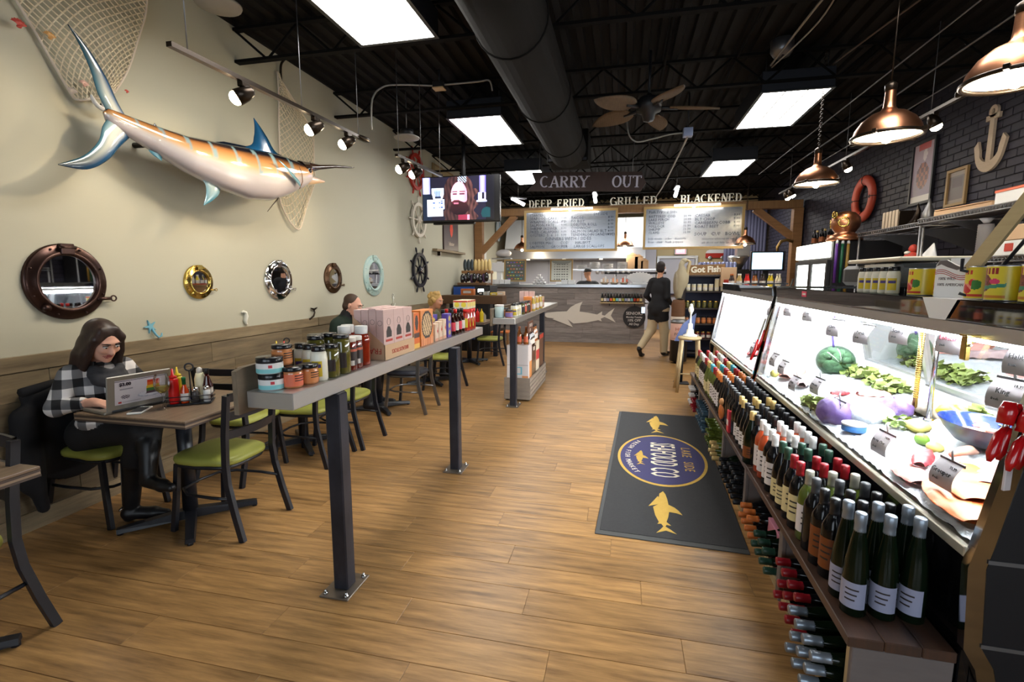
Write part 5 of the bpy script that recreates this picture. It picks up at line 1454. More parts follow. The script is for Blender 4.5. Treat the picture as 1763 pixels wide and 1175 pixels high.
for (u0,u1,w) in ((.84,1.3,0),(2.6,3.0,1),(3.8,4.3,2)):
    pb = thing('pink_carton','pink carton side showing low under the wine bench, %s from the camera' % ORD[w],'carton',B(.80,u0 + .1),BR)
    g = G(); g.cbox(0,.12,0,u1 - u0 - .2,0.0,.20,.003); obj('carton_body',g,M('pink_card',srgb(190,120,140),.7),pb)
    g = G(); g.box(-.001,0,.01,u1 - u0 - .21,.09,.093); obj('carton_seam',g,m_label,pb)

# wine bottles
m_gd = M('wine_green_dark',(.0035,.008,.0035),.12,spec=.3); m_gb = M('wine_black',(.004,.004,.005),.1,spec=.35); m_gg = M('wine_green',srgb(84,98,36),.1,coat=.2); m_rose = M('wine_rose',srgb(176,72,36),.08,coat=.6)
m_capS = M('cap_silver',srgb(140,150,162),.35,.6); m_capR = M('cap_red',srgb(142,24,34),.35); m_capG = M('cap_green',srgb(36,66,52),.4); m_capW = M('cap_white',srgb(226,224,222),.4); m_capB = M('cap_black',(.012,.012,.014),.35)
m_capY = M('cap_gold',srgb(196,168,108),.4,.3); m_capN = M('cap_beige',srgb(176,172,158),.4,.3); m_capD = M('cap_grey',srgb(72,74,78),.4); m_capT = M('cap_teal',srgb(60,150,166),.4); m_capO = M('cap_orange',srgb(206,116,56),.4)
m_lcr = M('label_cream',srgb(214,200,150),.55); m_lwh = M('label_white',srgb(220,214,214),.5); m_lor = M('label_orange_dark',srgb(120,62,24),.5); m_lgr = M('label_greyblue',srgb(150,152,176),.5)
PROF = {'hock': [(.034,0),(.038,.004),(.038,.13),(.034,.18),(.024,.25),(.0155,.30),(.015,.345)],'bord': [(.034,0),(.039,.004),(.039,.185),(.036,.205),(.022,.235),(.015,.25),(.0145,.30)],'burg': [(.037,0),(.042,.004),(.042,.14),(.036,.185),(.02,.235),(.0155,.26),(.015,.30)],'champ': [(.04,0),(.046,.005),(.046,.15),(.038,.20),(.022,.255),(.0165,.28),(.0165,.315)]}
CAPL = {'hock': (.285,.352,.0172),'bord': (.245,.307,.0168),'burg': (.24,.307,.0172),'champ': (.22,.322,.0185)}
LABZ = {'hock': (.03,.12,.0383),'bord': (.04,.16,.0393),'burg': (.03,.12,.0423),'champ': (.04,.11,.0463)}
_bm = {}
def wine_proto(shape,bm,cm,lm,cl=None):
    key = (shape,bm.name,cm.name,lm.name if lm else '')
    if key in _bm: return _bm[key]
    g = G(); g.lathe(PROF[shape],20); parts = [('bottle_body',g.mesh('bottle_body',bm))]
    z0,z1,r = CAPL[shape]; g = G()
    if shape == 'champ': g.lathe([(.024,z0),(.02,.25),(.0185,.28),(.0195,.285),(.0195,.30),(.0185,.305),(.0185,z1 - .003),(.012,z1)],16)
    else: g.lathe([(r * 1.02,z0),(r,z0 + .01),(r * .97,z0 + .03),(r * 1.03,z0 + .032),(r * 1.03,z1 - .003),(r * .9,z1)],16)
    parts.append(('capsule',g.mesh('capsule',cm)))
    if lm:
        z0,z1,r = LABZ[shape]; g = G(); g.lathe([(r,z0),(r,z1)],16,cap=False,a0=-PI * 1.02,a1=-PI * .22); parts.append(('label',g.mesh('label',lm)))
        g = G()
        for k in range(3): g.lathe([(r + .0004,z0 + (z1 - z0) * (.3 + .2 * k)),(r + .0004,z0 + (z1 - z0) * (.36 + .2 * k))],8,cap=False,a0=-PI * .75,a1=-PI * (.5 - .04 * k))
        parts.append(('label_print',g.mesh('label_print',m_ink)))
    _bm[key] = parts; return parts
def wine(shape,bm,cm,lm,loc,lab,group,rot=(0,0,0),lie=False):
    t = thing('wine_bottle',lab,'bottle',loc,0,group,rot)
    for n,me in wine_proto(shape,bm,cm,lm): 
        o = obj(n,me,None,t)
        if n == 'label_print': o['kind'] = 'stuff'
    return t
COLS = ('aisle column','middle column','case column')
def stand(u0,rows,shape,bm,cm,lm,desc,du=.088,cols=3,bms=None,lms=None,dz=.4005):
    for r in range(rows):
        for c in range(cols):
            b = bms[c] if bms else bm
            wine(shape,b,cm,lm,B(.782 + .088 * c + RND.uniform(-.004,.004),u0 + du * r + RND.uniform(-.004,.004),dz),
                 '%s, %s row, %s' % (desc,ORD[r],COLS[c]),desc + ' on the bench',(0,0,RND.uniform(-.3,.3) - .35))
u = .13
stand(u,2,'hock',m_gd,m_capS,m_lgr,'slim green bottle with silver screw cap'); u += .20
stand(u,2,'bord',m_gb,m_capB,m_lor,'black bottle with dark orange label'); u += .185
stand(u,1,'bord',m_gb,m_capD,None,'dark bottle with grey cap'); u += .09
stand(u,1,'bord',m_gg,m_capN,m_lwh,'green bottle with beige cap'); u += .095
stand(u,2,'bord',m_gb,m_capR,m_lcr,'dark bottle with red capsule'); u += .19
stand(u,2,'burg',m_gb,m_capG,m_lcr,'wide dark bottle with green capsule'); u += .20
stand(u,2,'bord',m_gb,m_capW,m_lwh,'dark bottle with white capsule'); u += .18
stand(u,2,'bord',m_rose,m_capW,m_lwh,'orange rose bottle with white capsule'); u += .19
stand(u,2,'bord',m_gb,m_capB,None,'all black bottle',cols=3); u += .02
wine('champ',m_gd,m_capY,m_lor,B(.757,1.49,.4005),'large dark sparkling bottle standing proud at the bench edge',None); u += .18
stand(u,2,'burg',m_gb,m_capB,m_lwh,'dark bottle with black capsule and white label'); u += .19
stand(u,2,'burg',m_gb,m_capY,m_lwh,'dark bottle with gold capsule'); u += .19
stand(u,4,'bord',m_gb,m_capB,None,'plain dark bottle with grey topped cap',.082); u += .35
stand(u,3,'champ',m_gb,M('cap_foil_crumpled',(.10,.10,.11),.25,.8),None,'sparkling bottle with crinkled dark foil',.10); u += .31
stand(u,3,'bord',m_gb,m_capO,m_lwh,'dark bottle with peach topped cap'); u += .27
stand(u,2,'bord',m_gg,m_capR,m_lwh,'pale bottle with red capsule'); u += .18
stand(u,2,'bord',m_gg,m_capT,m_lcr,'pale bottle with teal capsule'); u += .18
stand(u,2,'burg',m_gg,m_capY,m_lcr,'greenish bottle with gold top'); u += .19
stand(u,2,'bord',m_gb,m_capR,m_lwh,'far dark bottle with red and white cap'); u += .18
stand(u,2,'bord',m_gb,m_capW,m_lwh,'far dark bottle with white cap'); u += .18
stand(u,2,'bord',m_gg,m_capN,m_lcr,'olive bottle with beige cap'); u += .18
stand(u,2,'bord',m_gb,m_capR,m_lcr,'farthest dark bottle with red cap')
# paper turkey figure and a leaflet box between the bottles
t = thing('turkey_figure','orange and purple paper turkey leaning between the bottles','ornament',B(.745,2.40,.4005),BR)
g = G(); g.sph((0,0,.07),(.03,.05,.07),12,8); obj('turkey_body',g,m_capO,t)
g = G(); g.sph((-.01,-.02,.155),(.022,.025,.028),10,8); obj('turkey_head',g,M('turkey_tan',srgb(206,150,100),.6),t)
for k in range(5):
    a = (k - 2) * .4; g = G(); g.sph((.025,.06 * math.sin(a),.10 + .09 * math.cos(a)),(.008,.024,.05),8,6,mat=Matrix.Rotation(0,4,'X')); obj('feather',g,m_pur if k % 2 else m_must,t)
t = thing('leaflet_holder','red and white leaflet holder at the bench edge','holder',B(.75,2.1,.4005),BR)
g = G(); g.cbox(-.02,.02,-.035,.035,0,.16,.003); obj('holder_box',g,m_rlab,t)
g = G(); g.box(-.0215,-.02,-.03,.03,.05,.09); obj('leaflet',g,m_label,t)
# bottles lying in the rack, necks to the aisle
def lying(u0,n,shape,bm,cm,desc,rows=2,du=.083):
    for r in range(rows):
        for i in range(n - r % 2):
            wine(shape,bm,cm,None,B(1.005,u0 + du * i + (du / 2 if r % 2 else 0),.088 + .080 * r),'%s lying in the rack, %s along, %s layer' % (desc,ORD[i],('lowest','second','third')[r]),desc + ' in the rack',(0,-PI / 2,BR),True)
lying(.075,4,'hock',m_gd,m_capS,'silver capped green bottle',3,.079)
lying(.40,4,'burg',m_gb,m_capR,'red capped dark bottle',3,.085)
lying(.84,4,'burg',m_gd,m_capG,'green capped dark bottle',2,.085); lying(1.18,4,'bord',m_gb,m_capO,'orange topped dark bottle',2,.083)
lying(1.60,4,'bord',m_gb,m_capB,'black capped bottle',3,.083); lying(1.94,4,'bord',m_gd,m_capB,'dark green bottle with black cap',2,.083)
lying(2.38,3,'champ',m_gg,m_capY,'gold necked green bottle',2,.095); lying(2.67,4,'bord',m_gg,m_gg,'bright green bottle',3,.083)
lying(3.10,7,'bord',m_gb,M('cap_bluegrey',srgb(60,84,100),.4),'blue grey capped bottle',3,.083)
lying(3.82,4,'bord',m_gb,m_capR,'far red capped bottle',2,.083); lying(4.14,3,'bord',m_gb,m_capW,'far white capped bottle',3,.083)

# ================================================================= SEAFOOD CASES
m_mirr = M('polished_steel',(.62,.61,.60),.09,1.0); m_gloss = M('black_gloss',(.006,.006,.007),.04,coat=1.0); m_cwhite = M('case_white',srgb(236,238,240),.45); m_beige = M('case_trim',srgb(196,190,172),.35,.5)
m_tube = M('case_tube',(1,1,1),.4,emit=(.95,.98,1.0),es=130); m_ice = M('crushed_ice',srgb(232,238,244),.35,n=(60,(1,1,1),.4,srgb(206,220,232),6),bump=.8); m_alum = M('aluminium',(.62,.63,.64),.3,.9)
m_cpane = pane_mat('case_glass',(.97,.985,.98),1.0)
def gx(z): return 1.022 + .1868 * (z - .725)
def case(u0,u1,lab,near=True):
    L = u1 - u0
    t = thing('seafood_case',lab,'display case',B(0,u0),BR)
    def add(n,v0,v1,a,b,z0,z1,m,c=.003): g = G(); g.cbox(v0,v1,a,b,z0,z1,c); return obj(n,g,m,t)
    add('front_base',1.03,1.06,.03,L - .03,.06,.70,m_gloss); add('bed_box',1.062,1.78,.03,L - .03,.05,.70,m_black)
    add('front_sill',1.008,1.05,.03,L - .03,.695,.728,m_beige)
    g = G(); g.add([(gx(.728),.03,.728),(gx(.728),L - .03,.728),(gx(1.33),L - .03,1.33),(gx(1.33),.03,1.33)],[(0,3,2,1)]); obj('front_glass',g,m_cpane,t)
    add('light_rail',1.125,1.15,.03,L - .03,1.322,1.370,m_alum); add('front_lip',1.118,1.16,.03,L - .03,1.371,1.445,m_gloss); add('top_slab',1.162,1.80,.03,L - .03,1.385,1.444,m_gloss)
    g = G(); g.cyl((1.185,.08,1.315),(1.185,L - .08,1.315),.016,n=12); obj('light_tube',g,m_tube,t)
    g = G(); g.cyl((1.55,.08,1.355),(1.55,L - .08,1.355),.016,n=12); obj('light_tube',g,m_tube,t)
    add('light_reflector',1.16,1.60,.04,L - .04,1.372,1.383,m_cwhite)
    g = G(); rr = random.Random(5)
    g.grid(46,110,lambda a,b: (1.030 + .70 * a,.035 + (L - .07) * b,.742 + .125 * a + rr.uniform(-.007,.007)),0,True); obj('ice_bed',g,m_ice,t)
    add('back_sill',1.73,1.80,.03,L - .03,.70,.90,m_cwhite)
    for i in range(3):
        a,b = .05 + (L - .1) * i / 3,.05 + (L - .1) * (i + 1) / 3; fx0 = 1.77 if i % 2 == 0 else 1.745
        sl = lambda z: fx0 - .10 * (z - .9) / .47
        g = G()
        for (p,q) in (((a,.9),(b,.9)),((a,1.37),(b,1.37)),((a + .02,.9),(a + .02,1.37)),((b - .02,.9),(b - .02,1.37))): g.tube([(sl(p[1]),p[0],p[1]),(sl(q[1]),q[0],q[1])],1,flat=(.03,.035))
        d = obj('sliding_door',g,m_alum,t)
        g = G(); g.add([(sl(.9),a,.9),(sl(.9),b,.9),(sl(1.37),b,1.37),(sl(1.37),a,1.37)],[(0,1,2,3)]); obj('door_glass',g,m_mirrglass,d)
    poly = [(1.14,0),(1.055,.36),(1.02,.42),(1.005,.68),(1.018,.74),(1.13,1.38),(1.12,1.452),(1.86,1.452),(1.86,0)]
    poly_in = [(1.19,0.0),(1.10,.37),(1.065,.43),(1.05,.68),(1.062,.74),(1.172,1.40),(1.86,1.40),(1.86,0)]
    for (a,n) in ((0,'near_end_panel'),(L - .03,'far_end_panel')):
        p = earclip_obj(n,list(poly),.03,m_mirr,t,Matrix(((1,0,0,0),(0,0,-1,a + .03),(0,1,0,0),(0,0,0,1))))
        earclip_obj('panel_inset',list(poly_in),.002,m_black if a == 0 else m_cwhite,p,Matrix(((1,0,0,0),(0,0,-1,a),(0,1,0,0),(0,0,0,1))))
        if a == 0:
            for (zz,v0) in ((.705,1.05),(.44,1.06)): g = G(); g.box(v0,1.86,-.004,-.002,zz - .006,zz + .006); obj('panel_seam',g,m_greymetal,p)
    return t
m_mirrglass = pane_mat('door_pane',(.9,.93,.93),2.2)
case(0,2.62,'nearest seafood display case with slanted front glass and crushed ice'); case(2.70,5.0,'farther seafood display case behind the hanging utensils')
def I(v,u,dz=0): return B(v,u,.745 + .125 * (v - 1.046) / .68 + dz)
# price tags hooked behind the glass
m_tag = M('tag_grey',srgb(196,190,196),.5); m_tagbar = M('tag_bar',(.02,.02,.022),.4); m_clip = M('clear_clip',(.7,.72,.74),.15,spec=.6); m_hand = M('marker_ink',(.012,.012,.015),.6); m_handr = M('marker_red',srgb(140,30,60),.6)
TAGS = [(2.857,1.249,'Cod',0),(2.416,1.278,'Sole',0),(1.983,1.278,'Tuna',0),(1.523,1.231,'Clams',0),(1.166,1.235,'Perch',0),(.827,1.279,'Scallop',0),(.484,1.289,'Lobster',1),(.13,1.275,'Halibut',0),(.15,1.165,'King',0),
        (3.112,.885,'Trout',0),(2.45,.89,'Bass',0),(2.2,.875,'Snapper',0),(1.9,.82,'Mahi',0),(1.533,.884,'Whitefish',0),(1.214,.831,'Swordfish',0),(.707,.815,'Arctic Char',0),(.286,.849,'Grouper',0)]
for i,(u_,z_,w,red) in enumerate(TAGS):
    up = z_ > 1.1
    t = thing('price_tag','grey handwritten %s price tag %s the case front' % (w.lower(),'clipped under the top of' if up else 'standing low behind'),'tag',B(gx(z_) + .045,u_,z_),BR - PI / 2 + (.25 if up else .12),'grey price tags in the case')
    # local x along the case toward the camera side, y into the case
    h = .047
    def cv(a,b,o=0): return ((a - .5) * .105,.028 * math.cos((b - .5) * 2.2) * -1 + .02 + o + (.03 * (b - .5)),(b - .5) * 2 * h)
    g = G(); g.grid(2,10,lambda a,b: cv(a,b)); obj('tag_card',g,m_tag,t)
    g = G(); g.box(-.054,.054,cv(0,1)[1] - .003,cv(0,1)[1] + .002,h - .006,h + .004); obj('tag_bar',g,m_tagbar,t)
    g = G(); g.tube([(0,cv(0,1)[1],h),(0,cv(0,1)[1] - .005,h + .03),(0,.02,h + .04)],.004,6); obj('tag_clip',g,m_clip,t)
    def wr(s,size,x,zz,m):
        b = zz / (2 * h) + .5; y0 = cv(.5,b)[1] - .0025
        text(s,size,m,t,frame_mat((x,y0,zz),(1,.0,0),(0,.25,1)),'handwriting',res=1)
    wr(w,.024 if len(w) < 9 else .017,-.005,.008,m_handr if red else m_hand)
    wr('31.99' if w == 'Grouper' else '24.99' if i % 2 else '18.99',.013,.028,.03,m_hand); wr('fresh',.012,-.02,-.018,m_hand)
# food on the ice
m_kale = M('kale',srgb(126,140,70),.6,n=(40,(1,1,1),.7,srgb(84,104,48))); m_salm = M('salmon',srgb(232,112,46),.4,n=(6,(1,12,1),.6,srgb(244,160,100))); m_tuna = M('tuna',srgb(180,34,44),.4,n=(8,(1,6,1),.5,srgb(206,80,84))); m_pinkf = M('pink_fillet',srgb(226,160,150),.45,n=(8,(1,6,1),.6,srgb(204,110,106)))
m_purc = M('purple_cabbage',srgb(58,34,100),.45,n=(14,(1,1,1),.6,srgb(150,124,180))); m_lime = M('lime',srgb(120,170,60),.4); m_lemon = M('lemon',srgb(236,224,120),.4); m_tin = M('tin_blue',srgb(70,130,200),.3); m_bluebowl = M('bowl_blue',srgb(26,50,120),.15,coat=.6); m_greyb = M('bowl_outside',srgb(52,58,78),.3)
def blob(name,lab,cat,v,u_,r,m,dz=0,wob=.12,seed=1,part=None):
    t = thing(name,lab,cat,I(v,u_,dz),BR); rr = random.Random(seed); ph = [rr.uniform(0,6) for _ in range(6)]
    def f(a,b):
        th = 2 * PI * a; p = PI * b; k = 1 + wob * (math.sin(3 * th + ph[0]) * math.sin(2 * p + ph[1]) + .6 * math.sin(7 * th + ph[2]) * math.sin(5 * p + ph[3]))
        return (r[0] * k * math.sin(p) * math.cos(th),r[1] * k * math.sin(p) * math.sin(th),r[2] * k * -math.cos(p))
    g = G(); g.grid(28,16,f); obj(part or (name + '_flesh'),g,m,t); return t
def leafy(name,lab,v,u_,L_,n,m,seed,w=.05,h=.06):
    t = thing(name,lab,'greens',I(v,u_),BR); rr = random.Random(seed); g = G()
    for k in range(n):
        y = rr.uniform(-L_ / 2,L_ / 2); x = rr.uniform(-w,w); a = rr.uniform(0,6); b = rr.uniform(.2,1.2); s = rr.uniform(.02,.045)
        mm = Matrix.Translation((x,y,rr.uniform(.0,h))) @ Matrix.Rotation(a,4,'Z') @ Matrix.Rotation(b,4,'Y')
        g.grid(3,3,lambda p,q: ((p - .5) * s,(q - .5) * s * 1.5,.012 * math.sin(p * 7 + k) * math.sin(q * 6)),mat=mm)
    o = obj('leaves',g,m,t); o['kind'] = 'stuff'; return t
def fillet(name,lab,v,u_,l,w,h,m,rz,dz=.012):
    t = thing(name,lab,'fish',I(v,u_,dz),rz + BR)
    def f(a,b,s):
        x = (a - .5) * l; k = (math.sin(PI * min(1,a * .92 + .08)) ** .45); y = (b - .5) * w * k
        return (x,y,s * h * (1 - (2 * b - 1) ** 4) * k + .004 * math.sin(a * 22 + b * 4) * s)
    g = G(); g.grid(20,10,lambda a,b: f(a,b,1)); g.grid(20,10,lambda a,b: f(a,1 - b,-.3)); obj('fillet_flesh',g,m,t)
fillet('salmon_fillet','orange salmon fillet lying nearest in the case',1.135,.27,.40,.19,.02,m_salm,1.35); fillet('salmon_fillet','second orange salmon fillet beside the nearest one',1.225,.38,.42,.18,.02,m_salm,1.2,.02)
fillet('fish_fillet','dark pink fillet with grey skin at the glass edge',1.10,.50,.22,.12,.016,m_pinkf,1.4); fillet('tuna_loin','red tuna loin in front of the grouper tag',1.20,.62,.24,.07,.018,m_tuna,1.0,.02)
fillet('fish_fillet','pale pink fillet before the blue bowl',1.34,.42,.30,.12,.016,m_pinkf,.8); fillet('tuna_loin','small red strip of tuna on the ice',1.302,1.722,.12,.04,.02,m_tuna,.2); fillet('fish_fillet','pink block of fish near the kale',1.409,1.55,.18,.08,.03,m_pinkf,.1,.03)
fillet('tuna_loin','thin dark red strip at the nearest end',1.26,.17,.26,.03,.012,m_tuna,-.9)
fillet('fish_fillet','wide pink side of fish at the far end of the ice',1.23,2.40,.40,.14,.03,m_pinkf,1.0,.02); fillet('whole_fish','silvery whole fish at the far end of the ice',1.22,2.12,.38,.09,.035,M('fish_silver',srgb(180,160,160),.25,n=(12,(1,1,1),.8,srgb(120,90,96))),1.2,.02)
blob('red_cabbage','half red cabbage at the front glass','vegetable',1.10,1.25,(.085,.10,.075),m_purc,.05,.06,3,'cabbage_head'); blob('red_cabbage','red cabbage leaf heap behind the white block','vegetable',1.36,1.24,(.08,.09,.055),m_purc,.04,.22,4,'cabbage_head')
blob('ice_heap','white block of packed ice between the cabbages','ice',1.25,1.22,(.11,.10,.07),m_ice,.03,.08,5,'ice_lump')
blob('lime','green lime on the ice','lime',1.292,.823,(.026,.034,.026),m_lime,.02,.03,6,'lime_peel'); blob('lemon','pale lemon half beside the lime','lemon',1.30,.74,(.03,.035,.022),m_lemon,.012,.03,7,'lemon_peel'); blob('lemon','pile of pale lemon by the leaves','lemon',1.36,1.0,(.05,.06,.03),m_lemon,.02,.06,8,'lemon_peel')
blob('lemon','small yellow lemon in the far corner of the ice','lemon',1.12,2.47,(.03,.035,.03),m_lemon,.02,.04,9,'lemon_peel'); blob('yellow_pepper','yellow pepper behind the blue bowl','vegetable',1.56,1.10,(.05,.10,.04),M('pepper_yellow',srgb(236,196,50),.35),.03,.12,10,'pepper_flesh'); blob('oyster_pile','grey oyster shells at the chrome posts','shellfish',1.50,1.22,(.06,.09,.035),M('oyster_grey',srgb(140,130,116),.6,n=(30,(1,1,1),.8,srgb(80,74,66))),.02,.3,11,'shells')
leafy('kale_garnish','long strip of green kale along the back of the ice',1.57,2.0,.85,230,m_kale,3,.06); leafy('kale_garnish','green kale at the front glass by the cabbage',1.10,1.48,.25,70,m_kale,4); leafy('kale_garnish','sparse green sprigs at the nearest end of the ice',1.38,.22,.25,26,m_kale,5,.10,.02); leafy('kale_garnish','green sprigs behind the blue bowl',1.62,.95,.35,60,m_kale,6); leafy('bay_leaves','broad green leaves before the lemon',1.31,1.06,.12,12,M('leaf_green',srgb(150,176,100),.5),7,.05,.05)
t = thing('mesh_bag','green mesh bag of clams with a purple tag','bag',I(1.50,2.38,.08),BR)
g = G(); rr = random.Random(3)
for k in range(46): p = Vector((rr.gauss(0,1),rr.gauss(0,1),rr.gauss(0,.8))).normalized(); g.sph((p.x * .085,p.y * .10,p.z * .08),(.034,.036,.026),8,6)
o = obj('clams',g,M('clam_green',srgb(110,140,116),.5,n=(20,(1,1,1),.8,srgb(170,184,170))),t); o['kind'] = 'stuff'
g = G(); g.sph((0,0,0),(.125,.14,.115),16,10); o = obj('net_skin',g,pane_mat('green_net',(.55,.70,.58),.6),t)
g = G(); g.tube([(-.02,.0,.10),(-.04,.0,.22),(-.03,0,.34)],1,flat=(.004,.014)); obj('purple_tag',g,m_pur,t)
t = thing('round_tin','round blue tin with white lid at the cabbage','tin',I(1.112,1.04,.012),BR)
g = G(); g.lathe([(.05,0),(.052,.003),(.052,.028),(.05,.03)],28); obj('tin_body',g,m_tin,t)
g = G(); g.lathe([(.053,.029),(.054,.031),(.054,.038),(.05,.04),(.001,.039)],28); obj('tin_lid',g,m_cwhite,t)
t = thing('blue_bowl','blue oval bowl of shrimp set in the ice','bowl',I(1.46,.72,.01),BR)
bw = Matrix.Diagonal((1.0,1.35,1,1))
g = G(); g.lathe([(.05,0),(.09,.015),(.125,.06),(.14,.095)],36,mat=bw,cap=False); obj('bowl_outside',g,m_greyb,t)
g = G(); g.lathe([(.143,.096),(.132,.09),(.10,.04),(.001,.03)],36,mat=bw,cap=False); obj('bowl_inside',g,m_bluebowl,t)
m_shr = M('shrimp',srgb(240,170,140),.35,n=(30,(1,1,1),.6,srgb(250,220,205)))
for k in range(5):
    t = thing('shrimp','pink shrimp in the blue bowl, %s of five' % ORD[k],'shrimp',I(1.44 + .03 * (k % 3),.66 + .035 * k,.06),BR + k,'shrimp in the blue bowl')
    g = G(); g.tube([(.035 * math.cos(a),.035 * math.sin(a),.004 * k) for a in np.linspace(0,3.6,12)],[.004,.008,.011,.012,.012,.011,.010,.009,.008,.006,.005,.003],8); obj('shrimp_body',g,m_shr,t)
    g = G(); g.prism([(0,0),(.02,.012),(.024,0),(.02,-.012)],.003,mat=Matrix.Translation((.035 * math.cos(3.6),.035 * math.sin(3.6),0)) @ Matrix.Rotation(2.1,4,'Z')); obj('shrimp_tail',g,m_coral,t)
t = thing('crab_claw','orange crab claw leaning on the blue bowl','shellfish',I(1.33,.60,.03),BR + .4)
g = G(); g.tube([(-.07,0,0),(-.02,0,.012),(.03,.01,.01),(.06,.0,.0)],[.010,.018,.02,.006],10); obj('claw_shell',g,m_shr,t)
g = G(); g.tube([(.02,.012,.01),(.05,.03,.008),(.075,.02,.004)],[.01,.008,.002],8); obj('claw_pincer',g,m_coral,t)
for (n,v,u_,m,lab) in (('support_post',1.44,1.20,m_brass,'brass coloured coil post inside the case'),('support_post',1.46,1.11,m_chrome,'chrome post inside the case')):
    t = thing(n,lab,'post',I(v,u_,0),BR); g = G(); g.cyl((0,0,0),(0,0,.55),.011,n=14)
    if m == m_brass:
        for k in range(40): g.torus(.0115,.0022,12,5,mat=Matrix.Translation((0,0,.10 + .011 * k)))
    obj('post_tube',g,m,t); g = G(); g.lathe([(.022,0),(.022,.008),(.012,.014)],14); obj('post_foot',g,m_chrome,t)
t = thing('metal_clip','brass clip hanging on the glass top between two tags','clip',B(1.10,.27,1.30),BR)
g = G(); g.cbox(-.01,.006,-.014,.014,-.05,.03,.003); g.cbox(-.014,.03,-.02,.02,.028,.036,.002); obj('clip_body',g,m_brass,t); g = G(); g.cyl((.0,-.02,.0),(.0,.02,.0),.005); obj('clip_pin',g,m_chrome,t)
t = thing('case_sticker','small pink sticker on the black case lip','sticker',B(1.1165,1.93,1.412),BR)
g = G(); g.box(0,.001,-.045,.045,-.018,.018); obj('sticker_sheet',g,M('sticker_pink',srgb(226,60,100),.4),t); g = G(); g.box(-.0005,0,-.03,.03,-.006,.006); obj('sticker_print',g,m_label,t)
# red cracker tools hung at the near end, utensils hung between the cases
m_tool = M('tool_red',srgb(184,20,24),.22,coat=.6); m_wirew = M('clear_tie',srgb(200,190,190),.4)
for k in range(3):
    t = thing('shellfish_cracker','red handled shellfish cracker hung at the near end of the case, %s of three' % ORD[k],'cracker',B(1.05 + .03 * k,-.03 - .025 * k,1.12 - .015 * k),.5,'red shellfish crackers'); t.scale = (.62,.62,.62)
    g = G(); g.tube([(-.01,0,.10),(-.015,0,.06),(-.03,0,.0)],[.022,.034,.030],12); g.tube([(.03,0,.09),(.03,0,.05),(.02,0,.0)],[.02,.03,.026],12); obj('cracker_head',g,m_tool,t)
    for s in (-1,1):
        g = G(); g.tube([(s * .012 - .01,0,-.02),(s * .022 - .035,0,-.05),(s * .03 - .06,0,-.13),(s * .03 - .07,0,-.165)],[.014,.019,.020,.008],10); obj('handle',g,m_tool,t)
        g = G(); g.cyl((s * .012 - .01,0,.02),(s * .014 - .02,0,-.03),.006,n=8); obj('pivot_rod',g,m_chrome,t)
    g = G(); g.tube([(-.04,.0,.03),(0,-.03,.03),(.04,0,.03),(0,.03,.03)],.0025,5,True); obj('tie',g,m_wirew,t)
t = thing('pick_packet','clear packet of picks hanging under the red crackers','packet',B(1.05,-.05,.985),.4)
g = G(); g.cbox(-.012,.012,-.004,.004,-.05,.05,.002); obj('packet_bag',g,m_wirew,t); g = G(); g.cyl((0,.005,-.04),(0,.005,.06),.003); obj('pick',g,m_chrome,t)
for k in range(5):
    t = thing('utensil','%s handled utensil hanging between the two cases, %s of five' % ('red' if k < 2 else 'orange',ORD[k]),'utensil',B(1.03 + .045 * k,2.66,1.0 + .08 * k),.2,'utensils between the cases')
    g = G(); g.tube([(0,0,.02),(-.02,0,-.07),(-.05,0,-.15)],[.009,.014,.010],8); obj('handle',g,m_tool if k < 2 else m_capO,t); g = G(); g.tube([(.0,0,.02),(.05,0,.19)],1,flat=(.02,.005)); obj('blade',g,m_chrome,t)
t = thing('ice_pack','pink sealed packets lying inside the farther case','packet',(B(1.5,3.4,.0)[0],B(1.5,3.4)[1],1.0),.3)
g = G(); g.sph((0,0,0),(.10,.22,.14),14,10); obj('packet_body',g,m_pinkf,t); g = G(); g.box(-.11,-.10,-.1,.1,-.05,.05); obj('packet_label',g,m_label,t)
fillet('fish_fillet','red fillet lying in the farther case',1.2,3.5,.3,.12,.03,m_tuna,1.2); fillet('fish_fillet','pink fillet lying in the farther case',1.2,3.05,.3,.12,.03,m_pinkf,1.2)

# things standing on the case top
TZ_ = 1.4448
for k in range(5):
    u_ = .99 + .074 * (4 - k); mt = mayo(0,0,'mayonnaise bottle in the row on the case top, %s from the far end' % ORD[k],0,'mayonnaise row on the case top',.95); mt.location = B(1.195,u_,TZ_); mt.scale = (.78,.78,.78); mt.rotation_euler = (0,0,-.9)
m_cany = M('can_yellow',srgb(226,206,54),.3); m_canend = M('can_end',(.6,.6,.62),.3,.9)
def can(v,u_,lab,pic):
    t = thing('tomato_can',lab,'can',B(v,u_,TZ_),BR - .9,'large yellow cans on the case top')
    g = G(); g.lathe([(.078,.004),(.078,.172)],32,cap=False); obj('can_label',g,m_cany,t)
    g = G(); g.lathe([(.001,.003),(.076,.003),(.079,0),(.079,.006)],32,cap=False); obj('can_base',g,m_canend,t); t.scale = (.64,.64,.64); g = G(); g.lathe([(.079,.172),(.0795,.178),(.076,.178),(.075,.172),(.001,.172)],32,cap=False); obj('can_rim',g,m_canend,t)
    picture('can_print',.17,.15,40,34,pic,VC('print_satin',.4),t,Matrix.Translation((0,0,.09)) @ Matrix.Rotation(-2.3,4,'Z') @ Matrix(((0,0,1,0),(1,0,0,0),(0,1,0,0),(0,0,0,1))),.0788)
